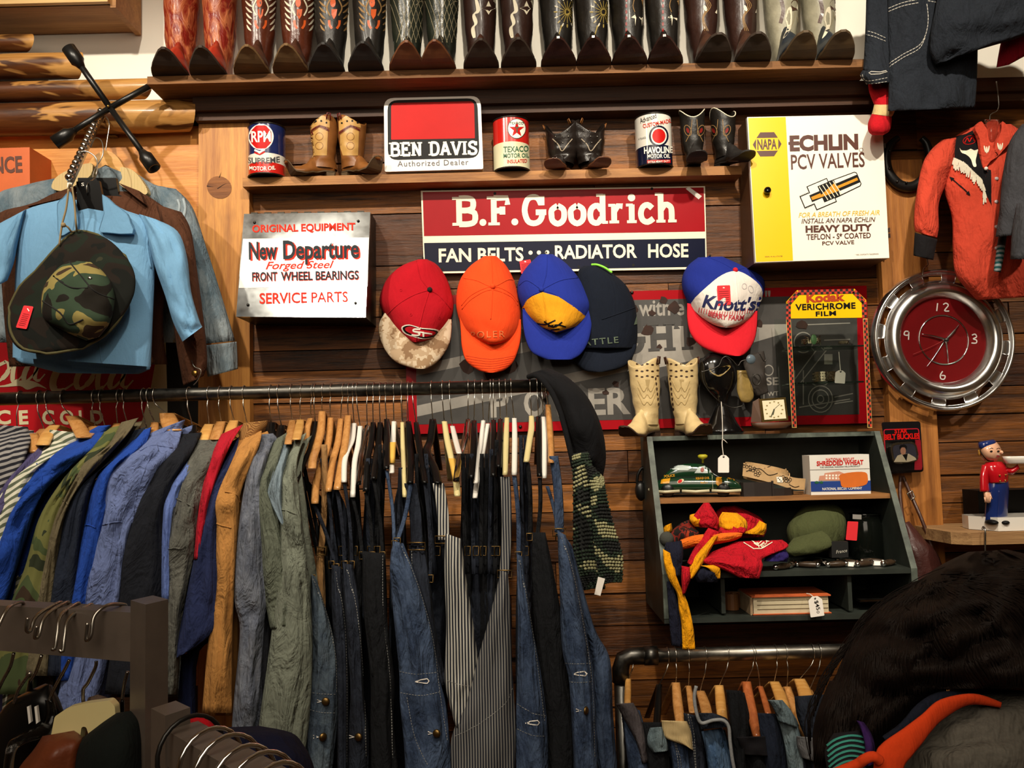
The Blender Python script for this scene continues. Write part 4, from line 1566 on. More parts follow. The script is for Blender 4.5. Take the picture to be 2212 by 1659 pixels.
# --- camouflage hat
C_SHADE = patches('shaded_camouflage', ('#0b0d09', '#19120c', '#131a11', '#2b2b1e'), 13, cuts=(.44, .56, .68))  # the brim's shade is put into this darker copy of the camouflage
C_CROWN = patches('woodland_camouflage', ('#15110b', '#2b3a2a', '#7f7240', '#35271a'), 12, cuts=(.42, .52, .6))
t = T('camouflage_hat', 'camouflage brimmed hat hung by its cord on the blue shirt', 'hat')
b = t.part('brim', C_SHADE)
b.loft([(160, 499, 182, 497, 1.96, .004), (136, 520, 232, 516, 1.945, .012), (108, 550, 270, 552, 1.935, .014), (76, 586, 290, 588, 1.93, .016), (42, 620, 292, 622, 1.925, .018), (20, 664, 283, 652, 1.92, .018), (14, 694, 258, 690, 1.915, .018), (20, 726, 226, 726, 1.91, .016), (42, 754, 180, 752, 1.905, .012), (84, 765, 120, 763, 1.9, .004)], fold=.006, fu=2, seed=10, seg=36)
ed = t.part('brim_binding', mat('olive_binding', '#4a4526', .9))
oc = [(168, 498), (232, 516), (270, 552), (290, 588), (292, 622), (283, 652), (258, 690), (226, 726), (180, 752), (120, 763), (84, 765), (42, 754), (20, 726), (14, 694), (20, 664), (42, 620), (76, 586), (108, 550), (136, 520)]
sfb = Surf(b)
seam(ed, sfb, oc, .0032, MATS['olive_binding'], closed=True, res=3)
c = t.part('crown', C_CROWN)
c.loft([(150, 562, 196, 566, 1.915, .01), (124, 580, 222, 586, 1.91, .04), (96, 616, 240, 610, 1.905, .06), (88, 650, 248, 640, 1.9, .065), (96, 690, 246, 670, 1.895, .065), (140, 716, 236, 700, 1.89, .05), (186, 736, 214, 728, 1.89, .012)], fold=.012, fu=2.5, seed=11, seg=32)
sf = Surf(c)
sm = t.part('crown_seam', mat('black_thread', '#0d0c0a', .9))
for pts in ([(150, 566), (178, 600), (206, 630), (246, 646)], [(110, 592), (150, 620), (190, 622)], [(92, 650), (130, 676), (150, 700), (180, 690)]):
    seam(sm, sf, pts, .0018, MATS['black_thread'])
ey = t.part('eyelet', STEEL)
ey.ball(sf.hit(194, 602)[0], (.005, .003, .005), 10)
g = t.part('price_tag', REDTAG)
sfb.last = 1.9
poly(g, sfb, rpoly([(54, 661), (75, 664), (60, 712), (37, 708)], 3), REDTAG, .004)
stroke(g, sfb, [(62, 668), (66, 674)], 2, PAPER, .0046)
for i in range(7):
    stroke(g, sfb, [(52 - i * 1.6, 678 + i * 4), (66 - i * 1.6, 680.5 + i * 4)], .8, mat('tag_print', '#7d1016', .8), .0045)
co = t.part('chin_cord', mat('tan_cord', '#8a7654', .9))
for pts in ([(148, 408, 1.93), (143, 450, 1.93), (134, 486, 1.93), (128, 530, 1.93)], [(156, 404, 1.93), (161, 440, 1.93), (164, 480, 1.93), (166, 500, 1.95)], [(136, 486, 1.93), (146, 490, 1.93), (154, 500, 1.94), (160, 500, 1.95)], [(148, 408, 1.93), (151, 398, 1.925), (156, 404, 1.93)]):
    co.tube([P(*q) for q in catmull(pts, 5)], .0022, 6)
co.ball(P(137, 486, 1.925), .006, 8)

# --- red soft drink sign behind the rail
t = T('soft_drink_sign', 'red soft drink sign in white script lettering behind the clothes rail', 'sign')
Ys = 2.392
CREAM_DK = mat('sign_cream', '#d8cba4', .5, n=.06)
pn = t.part('panel', mat('soft_drink_red', '#b3141e', .35, n=.08))
pn.ppoly([(-60, 690), (492, 690), (492, 936), (-60, 950)], Ys, .006)
sf = flat(Ys)
le = t.part('lettering', CREAM_DK)
poly(le, sf, [(352, 690), (488, 690), (488, 932), (300, 936), (326, 838)], CREAM_DK, .0006)
poly(le, sf, [(357, 692), (444, 692), (444, 930), (362, 934), (362, 870)], mat('bottle_black', '#15120f', .4), .0009)
poly(le, sf, [(440, 690), (446, 690), (446, 930), (440, 930)], MATS['soft_drink_red'], .0011)


def scr(dx, dy, s_=1.0):
    st = lambda pts, w: stroke(le, sf, [(dx + x * s_, dy + y * s_) for x, y in pts], [q * s_ for q in w], CREAM_DK, scr.l, res=8)
    scr.l = .0008
    st([(62, -58), (52, -66), (26, -44), (8, -12), (8, 8), (24, 12), (48, -2)], (4, 5, 9, 14, 14, 8, 4))
    scr.l = .0010
    st([(78, -34), (58, -22), (52, 0), (62, 8), (82, -10), (84, -30), (76, -36)], (7, 11, 11, 6, 10, 6, 5))
    scr.l = .0012
    st([(86, -16), (110, -50), (122, -76), (114, -74), (98, -30), (94, 4), (104, 6), (114, -4)], (3, 4, 5, 6, 10, 10, 6, 3))
    scr.l = .0014
    st([(146, -34), (126, -22), (118, 0), (126, 6), (146, -16), (150, -34), (142, -2), (150, 6), (164, -8)], (6, 11, 11, 5, 4, 8, 9, 6, 3))


scr(-66, 816, 1.0)
scr(108, 830, 1.1)
poly(le, sf, smooth2([(-30, 836), (10, 832), (44, 822), (74, 824), (102, 840), (82, 835), (60, 842), (44, 834), (10, 836)], 4, True), CREAM_DK, .0016)
for ch, a, b in (('I', -38, -28), ('C', -8, 24), ('E', 42, 62), ('C', 92, 118), ('O', 130, 160), ('L', 172, 188), ('D', 196, 224)):
    text(le, sf, ch, a, 916, b, 915, 28, CREAM_DK, .04)
# ================================================================ caps on nails
def cap(label, crown, bill, cm, bm, Y=2.366, depth=.085, button=None, bmat=None, seams=(), smat=None, billY=None, seed=0, fold=.006):
    t = T('baseball_cap', label, 'cap')
    n = len(crown)
    rows = []
    for i, r in enumerate(crown):
        q = i / (n - 1)
        th = depth * (.12 + .88 * math.sin(math.pi * (.12 + q * .62)) ** .7)
        rows.append(r + (Y, th, .012))
    c = t.part('crown', cm)
    c.loft(rows, 6, 36, fold=fold, fu=2, fv=.6, seed=seed)
    b = t.part('bill', bm)
    by = billY or Y - depth * .3
    m_ = len(bill)
    rows = [r + (by - depth * .3 * i / (m_ - 1), .012 + .008 * math.sin(math.pi * i / (m_ - 1)), -.004) for i, r in enumerate(bill)]
    b.loft(rows, 6, 30)
    sf = Surf(c)
    t.sf, t.bsf, t.crown, t.bill = sf, Surf(b), c, b
    s_ = t.part('seam', smat or cm, c)
    for pts in seams:
        seam(s_, sf, pts, .0016, smat or cm, res=6)
    if button:
        bu = t.part('button', bmat or cm)
        p, n_ = sf.hit(*button)
        bu.ball(p, .0075, 12)
    nl = t.part('nail', DKSTEEL)
    x = (crown[0][0] + crown[0][2]) / 2
    nl.tube([P(x, crown[0][1] - 4, Y - .02), P(x, crown[0][1] - 5, 2.4)], .0022, 6)
    return t


def tag(t, pts, Y, hole=True, sf=None):
    g = t.part('price_tag', REDTAG)
    g.ppoly(rpoly(pts, 2.5), Y, .001)
    f = flat(Y)
    a, b, c_, d = [V(p) for p in pts]
    for i in range(6):
        q = .3 + i * .105
        l, r = a.lerp(d, q), b.lerp(c_, q)
        stroke(g, f, [tuple(l.lerp(r, .12)), tuple(l.lerp(r, .88))], .9, MATS['tag_print'], .0006)
    m = a.lerp(b, .5).lerp(c_.lerp(d, .5), .12)
    poly(g, f, disc(m.x, m.y, 2.2, 1.4, 8), PAPER, .0008)
    return g


W_RED = cloth('red_wool', '#b0111f', n=.06, fold=.15, fs=14)
W_ORG = cloth('orange_foam_cloth', '#e8481a', n=.03, fold=.1, fs=14)
W_BLUE = cloth('royal_blue_cloth', '#1c2b82', n=.06, fold=.1)
W_YEL = cloth('gold_cloth', '#d2901a', n=.05, fold=.2)
W_NVY = cloth('dark_navy_wool', '#0e1420', n=.15, fold=.15)
W_WHT = cloth('white_foam_cloth', '#e6ddd4', n=.03, fold=.15)
W_REDB = cloth('bright_red_cloth', '#d0202c', n=.04, fold=.1)
DIGI = patches('desert_digital_camouflage', ('#8a6c50', '#b49a7c', '#cbb79c', '#a08262'), 20, cuts=(.42, .5, .6), voro=True, fold=.1)

t = cap('red cap with oval emblem and desert camouflage bill, next to the steel parts box',
        [(904, 560, 922, 560), (868, 574, 944, 572), (838, 600, 964, 600), (822, 634, 976, 634), (821, 660, 980, 660), (834, 686, 975, 686), (850, 711, 960, 712), (872, 731, 938, 732), (886, 739, 910, 739)],
        [(830, 676, 976, 690), (818, 700, 976, 710), (820, 730, 972, 740), (834, 760, 958, 766), (858, 784, 940, 786), (896, 797, 920, 797)],
        W_RED, DIGI, button=(928, 626), bmat=mat('black_button', '#181512', .9), seams=([(834, 682), (862, 656), (895, 637), (928, 626)], [(928, 626), (950, 640), (974, 668)], [(928, 626), (908, 600), (900, 565)], [(928, 626), (912, 680), (900, 735)]), seed=20)
le = t.part('emblem', P_WHITE, t.crown)
S_ = t.sf
poly(le, S_, smooth2([(868, 706), (884, 701), (910, 708), (946, 712), (944, 726), (916, 732), (888, 726), (872, 718)], 4, True), P_WHITE, .001, 6)
poly(le, S_, smooth2([(871, 707), (886, 703), (910, 710), (943, 714), (941, 725), (916, 730), (889, 724), (875, 717)], 4, True), INK, .0015, 6)
poly(le, S_, smooth2([(876, 709), (888, 705), (910, 712), (938, 716), (936, 723), (914, 727), (891, 721), (880, 716)], 4, True), W_RED, .002, 6)
stroke(le, S_, [(908, 711), (896, 711), (894, 715), (906, 719), (904, 724), (890, 723)], 3.4, P_WHITE, .0026, res=3)
stroke(le, S_, [(898, 716), (914, 718), (914, 727)], 3.2, P_WHITE, .003)
stroke(le, S_, [(914, 719), (932, 721)], 3, P_WHITE, .003)
for x, y in ((866, 627), (888, 680), (949, 687)):
    stroke(le, S_, disc(x, y, 2.5, n=10), 1, W_RED, .001, closed=True)

t = cap('orange foam cap with a red price tag',
        [(1046, 553, 1072, 553), (1016, 574, 1092, 572), (996, 600, 1108, 600), (987, 628, 1117, 628), (985, 660, 1124, 660), (991, 690, 1126, 690), (1002, 714, 1122, 714), (1024, 734, 1106, 736), (1050, 744, 1076, 744)],
        [(992, 684, 1126, 690), (995, 716, 1126, 720), (997, 748, 1122, 748), (1006, 778, 1110, 780), (1028, 797, 1092, 798), (1050, 805, 1072, 805)],
        W_ORG, W_ORG, button=(1064, 619), bmat=W_ORG, seams=([(997, 660), (1020, 636), (1064, 619), (1100, 632), (1118, 652)], [(996, 600), (1030, 606), (1064, 619), (1098, 604), (1116, 608)], [(1064, 619), (1062, 660), (1060, 690)], [(1064, 619), (1062, 580), (1060, 556)], [(998, 668), (1020, 645), (1060, 626), (1102, 640), (1118, 660)]), seed=21, depth=.095)
le = t.part('lettering', W_ORG, t.crown)
text(le, t.sf, 'POLER', 1018, 730, 1090, 728, 14, mat('pale_orange_print', '#e0763f', .7), .0, space=1.25, lift=.0016, maxlen=8)
sm = t.part('bill_stitching', mat('dark_orange_thread', '#c23a10', .9), t.bill)
for i in range(6):
    stroke(sm, t.bsf, [(1006 + i * 2, 768 + i * 6), (1060, 776 + i * 5), (1112 - i * 3, 768 + i * 5)], .8, MATS['dark_orange_thread'], .001, res=5)
tag(t, [(1050, 553), (1076, 563), (1066, 587), (1040, 576)], 2.325)

t = cap('blue mesh cap with gold front panel',
        [(1166, 549, 1194, 549), (1140, 574, 1222, 568), (1121, 604, 1250, 600), (1117, 634, 1270, 634), (1126, 662, 1279, 660), (1140, 686, 1268, 688), (1164, 706, 1246, 708), (1190, 718, 1216, 718)],
        [(1128, 668, 1280, 664), (1129, 700, 1279, 700), (1136, 736, 1272, 736), (1150, 762, 1256, 764), (1180, 777, 1236, 777)],
        W_BLUE, W_BLUE, Y=2.36, button=(1170, 626), seams=([(1170, 626), (1140, 606), (1122, 616)], [(1170, 626), (1210, 606), (1248, 600)], [(1170, 626), (1180, 590), (1182, 552)], [(1130, 662), (1144, 642), (1172, 630), (1206, 640), (1266, 684)]), seed=22, depth=.1)
fp = t.part('front_panel', W_YEL, t.crown)
poly(fp, t.sf, [(1128, 666), (1136, 650), (1150, 640), (1172, 631), (1206, 641), (1236, 660), (1265, 683), (1244, 704), (1202, 717), (1160, 702), (1140, 684)], W_YEL, .0012, 7)
seam(fp, t.sf, [(1172, 632), (1178, 664), (1180, 694)], .0014, W_YEL, .0014)
le = t.part('emblem', INK, t.crown)
for pts in ([(1160, 698), (1180, 700), (1200, 692)], [(1184, 704), (1206, 702), (1222, 706)], [(1176, 694), (1196, 706), (1214, 696)], [(1190, 712), (1208, 710)]):
    stroke(le, t.sf, pts, 3, INK, .002, res=4)
pp = t.part('bill_piping', P_CREAM, t.bill)
seam(pp, t.sf, [(1266, 684), (1276, 674), (1280, 662)], .0016, P_CREAM, .001)
g = tag(t, [(1122, 564), (1146, 560), (1150, 586), (1126, 592)], 2.37)

t = cap('dark navy cap with neon green strap, mostly behind the blue mesh cap',
        [(1262, 574, 1296, 574), (1250, 584, 1322, 590), (1246, 610, 1352, 616), (1244, 650, 1370, 652), (1242, 690, 1376, 690), (1240, 726, 1377, 726), (1240, 752, 1374, 752)],
        [(1240, 746, 1376, 744), (1238, 766, 1370, 764), (1244, 784, 1358, 784), (1262, 800, 1338, 796), (1284, 804, 1310, 803)],
        W_NVY, W_NVY, Y=2.38, seams=([(1300, 690), (1340, 676), (1372, 664)],), seed=23, depth=.07)
st = t.part('strap', mat('neon_green_strap', '#7fd23a', .6))
st.tube([P(*q) for q in catmull([(1278, 572, 2.355), (1290, 572, 2.345), (1306, 578, 2.34), (1322, 589, 2.34)], 5)], .0035, 6)
le = t.part('lettering', P_CREAM, t.crown)
text(le, t.sf, 'SEATTLE', 1236, 749, 1336, 740, 13, mat('dim_green_thread', '#5c6a58', .8), .01, lift=.0015, maxlen=8, space=1.2)
poly(le, t.sf, [(1368, 702), (1374, 682), (1375, 700)], MATS['dim_green_thread'], .002)

MESHB = None
t = cap('white fronted cap with blue mesh back and red bill, above the cream boots',
        [(1508, 556, 1560, 554), (1486, 574, 1604, 574), (1474, 598, 1646, 598), (1474, 624, 1652, 624), (1484, 650, 1644, 650), (1498, 676, 1634, 676), (1524, 696, 1610, 698), (1552, 708, 1584, 708)],
        [(1484, 655, 1637, 672), (1484, 690, 1636, 700), (1492, 722, 1632, 728), (1512, 746, 1622, 750), (1544, 762, 1610, 764), (1580, 769, 1600, 769)],
        W_BLUE, W_REDB, Y=2.366, button=(1588, 584), bmat=W_REDB, seams=([(1588, 584), (1560, 568), (1530, 556)], [(1588, 584), (1625, 580), (1650, 606)]), seed=24, depth=.1)
fp = t.part('front_panel', W_WHT, t.crown)
poly(fp, t.sf, smooth2([(1494, 654), (1530, 617), (1560, 594), (1588, 586), (1612, 594), (1640, 616), (1646, 640), (1634, 676), (1603, 700), (1568, 707), (1537, 698), (1507, 676)], 3, True), W_WHT, .0014, 7)
seam(fp, t.sf, [(1588, 590), (1592, 630), (1592, 664)], .0012, W_WHT, .0016)
le = t.part('lettering', P_NAVY, t.crown)
text(le, t.sf, "Knott's", 1517, 662, 1632, 668, 26, mat('navy_cap_print', '#1c2250', .7), .03, .25, lift=.0022, maxlen=8, arc=5)
for i in range(22):
    x = 1512 + i * 5.4
    y = 664 + 9 * math.sin(math.pi * i / 21)
    stroke(le, t.sf, [(x, y), (x - 2, y + 10)], 1.6, mat('red_cap_print', '#c83a44', .7), .002)
text(le, t.sf, 'BERRY FARM', 1530, 681, 1606, 690, 10, MATS['red_cap_print'], .035, .1, lift=.002, maxlen=8, arc=5)
stroke(le, t.sf, disc(1607, 619, 5, 6, 12), 1.3, mat('grey_cap_print', '#b8b0b0', .8), .002, closed=True)
stroke(le, t.sf, disc(1621, 625, 5, 8, 12, rot=-20), 1.3, MATS['grey_cap_print'], .002, closed=True)
tag(t, [(1549, 617), (1577, 616), (1579, 658), (1551, 661)], 2.262)
sp = t.part('snap_strap', mat('blue_plastic_strap', '#16205e', .4))
sp.tube([P(*q) for q in catmull([(1530, 556, 2.36), (1545, 562, 2.345), (1562, 566, 2.335), (1580, 574, 2.32)], 5)], .005, 6)
# ================================================================ long clothes rail: shirts, hangers, overalls
RY = 2.05
M_PIPE = metal('black_pipe', '#54524e', .38, .5, 60)
t = T('clothes_rail', 'black iron pipe rail carrying the long row of shirts and overalls', 'rail')
pp = t.part('pipe', M_PIPE)
ra, rb = P(-160, 866, RY), P(1166, 833, RY)
rb.z = ra.z = (ra.z + rb.z) / 2
pp.tube([ra, ra.lerp(rb, .5), rb], .0158, 20)
el = t.part('return_pipe', M_PIPE)
el.tube([rb, rb + V((.012, .004, 0)), rb + V((.02, .03, 0)), rb + V((.02, .33, 0))], .0158, 16)


def railz():
    return ra.z


def hook(t, hx, nx, ny, Y, c_z, r=.0175, m=STEEL, wr=.0014, sway=0):
    """wire hook over a rail whose axis is at depth Y and height c_z; neck at pixel (nx, ny)"""
    X = P(hx, ny - 60, Y).x
    pts = []
    for a in range(200, -70, -20):
        # start behind, over the top, down the front
        pts.append(V((X + sway * (a - 60) / 200 * .01, Y + math.cos(R(a)) * -r * -1, c_z + math.sin(R(a)) * r)))
    pts = [V((p.x, 2 * Y - p.y, p.z)) for p in pts][::-1]
    n = P(nx, ny, Y - .004)
    f = pts[-1]
    b = pts[0]
    path = [n, n.lerp(b, .35) + V((0, -.004, 0)), n.lerp(b, .75) + V((0, -.008, 0))] + pts
    o = [V(p) for p in catmull([tuple(p) for p in path], 3)]
    h = t.part('hook', m)
    h.tube(o, wr, 6)
    return h


HWOOD2 = wood('amber_hanger_wood', '#a06a35', '#c8945a', 'Z', 4, .22, .03, coat=.5)
HWOOD3 = wood('red_hanger_wood', '#8f4a26', '#b5683a', 'Z', 4, .3, .03, coat=.4)
WPLAS = mat('white_plastic_gloss', '#dcd8d0', .25, n=0)
CPLAS = mat('cream_plastic', '#cfc08a', .3, n=.04)
YFOAM = mat('yellow_foam', '#d8a848', .8)
CLEAR = glass('clear_plastic', '#f2f2f2', .08)
HM = {'w': (HWOOD2, 'amber wooden'), 'p': (M_HWOOD, 'pale wooden'), 'k': (M_BPLAS, 'black plastic'), 'i': (WPLAS, 'white plastic'), 'c': (CPLAS, 'cream plastic'), 'g': (CLEAR, 'clear plastic'), 'r': (HWOOD3, 'reddish wooden')}


def hanger(kind, path, wpx, hx, where, Y0=None, cz=None, rr=.0175, Yd=(0, -.08, -.19), foam=None, grp='hangers on the long rail', hm=None):
    Y0 = Y0 or RY
    m, nm = HM[kind]
    t = T(nm.replace(' ', '_') + '_hanger', nm + ' hanger ' + where, 'hanger', grp)
    s_ = t.part('shoulder_bar', m)
    n = len(path)
    rows = []
    for i, (x, y) in enumerate(path):
        q = i / (n - 1)
        Y = Y0 + (Yd[-1]) * q
        w_ = wpx * (.42 + .1 * min(1, q * 3))
        rows.append((x - w_, y, x + w_, y, Y, .012 + .006 * (kind in 'wpr'), .012))
    s_.loft(rows, 5, 12, p=.6)
    # the arm on the far side of the rail
    b_ = t.part('shoulder_bar', m)
    rows = [(x - wpx * .42, y, x + wpx * .42, y, Y0 + (RY and .19) * (i / (n - 1)), .012, .012) for i, (x, y) in enumerate([(path[0][0] + (CX - path[0][0]) * .085 * i / (n - 1), path[0][1] + (path[-1][1] - path[0][1]) * .8 * i / (n - 1)) for i in range(n)])]
    b_.loft(rows, 3, 10, p=.6)
    hook(t, hx, path[0][0], path[0][1] + 2, Y0, cz or railz(), rr, hm or STEEL)
    if foam:
        f = t.part('foam_grip', YFOAM)
        x0, y0, x1, y1 = foam
        Yq = Y0 + Yd[-1] * .55
        f.loft([(x0 - wpx * .55, y0, x0 + wpx * .55, y0, Yq, .016, .014), (x1 - wpx * .55, y1, x1 + wpx * .55, y1, Yq - .05, .016, .014)], 3, 10, p=.6)
    return t


# ---- shirts and jackets on the rail (pixel outline of the sleeve and shoulder turned to the room)
def garm(name, label, m, rows, i, cat='shirt', Y=(2.02, 1.93, 1.9, 1.89), th=.032, fold=.02, collar=None, cm=None, body=True, grp='shirts on the long rail', bodym=None, base=1.93, seams=()):
    t = T(name, label, cat, grp)
    off = -.006 * i
    n = len(rows)
    R_ = []
    for k, r in enumerate(rows):
        Yk = Y[min(k, len(Y) - 1)] + off
        R_.append(r + (Yk, th * (.5 if k == 0 else 1)))
    s_ = t.part('sleeve', m)
    s_.loft(R_, 6, 26, fold=fold, fu=2.6, fv=1.3, seed=i + 40)
    if body:
        b = t.part('body', bodym or m)
        R2 = []
        for k, r in enumerate(rows):
            w_ = max(8, (r[2] - r[0]) * .35)
            R2.append((r[0] + w_ * .7, r[1] + 6, r[2] + w_ * .8, r[3] + 6, Y[min(k, len(Y) - 1)] + off + .06 + .006 * k, .025, .03))
        l = R2[-1]
        if l[1] < 1500:
            R2.append((l[0] - 8, 1560, l[2] - 6, 1560) + l[4:])
        b.loft(R2, 4, 20, fold=.02, fu=4, seed=i + 70)
    if collar:
        c = t.part('collar', cm or m)
        c.loft([q + (Y[0] + off - .012, .022, .02) for q in collar], 5, 22, fold=.008, fu=3, seed=i)
    sf = Surf(s_)
    for pts in seams:
        sm = t.part('seam', m)
        seam(sm, sf, pts, .0016, m, .0004)
    return t


ST_GREY = stripes('grey_ticking', '#8d8a88', '#23232a', 'Z', 24, .5, rot=(0, .35, 0))
ST_GRN = stripes('green_white_stripe', '#c9c6b4', '#59604e', 'Z', 22, .55, rot=(0, .5, 0))
C_ROY = cloth('royal_blue_twill', '#1c3f92', n=.08)
C_CAMO = patches('faded_camouflage', ('#33261a', '#3f4a2c', '#626236', '#2a3020'), 11, cuts=(.4, .52, .62))
C_OLIVE = cloth('olive_cotton', '#5e5540', n=.1)
C_DKN = cloth('dark_navy_twill', '#1a202e', n=.12)
C_DRK = cloth('black_navy_twill', '#14161d', n=.12)
C_PERI = cloth('periwinkle_cotton', '#5d6a94', n=.08, fold=.7)
C_PERI2 = cloth('light_periwinkle', '#586ca6', n=.06)
C_GDEN = cloth('grey_denim', '#55554f', n=.25, fold=.7)
C_REDS = cloth('red_cotton', '#a31426', n=.05)
C_NAVY = cloth('navy_cotton', '#20284a', n=.1)
C_CAML = cloth('camel_canvas', '#a8763e', n=.08)
C_CHAM = cloth('grey_chambray', '#565b68', n=.22, fold=.7, wear='#777b84', ws=30)
C_GRNG = cloth('grey_green_cotton', '#5a5f52', n=.1, fold=.7)
C_LBLU = cloth('pale_blue_grey', '#6f7d86', n=.1)
C_SAGE = cloth('sage_grey_cotton', '#6f7467', n=.1, fold=.7)
C_PURP = cloth('purple_grey', '#4a4468', n=.1)
C_BCORD = stripes('brown_corduroy', '#6e4826', '#99703f', 'Y', 130, .5, .2, rot=(.5, 0, 0))
C_WHT = cloth('white_cotton', '#d8d4cc', n=.05)

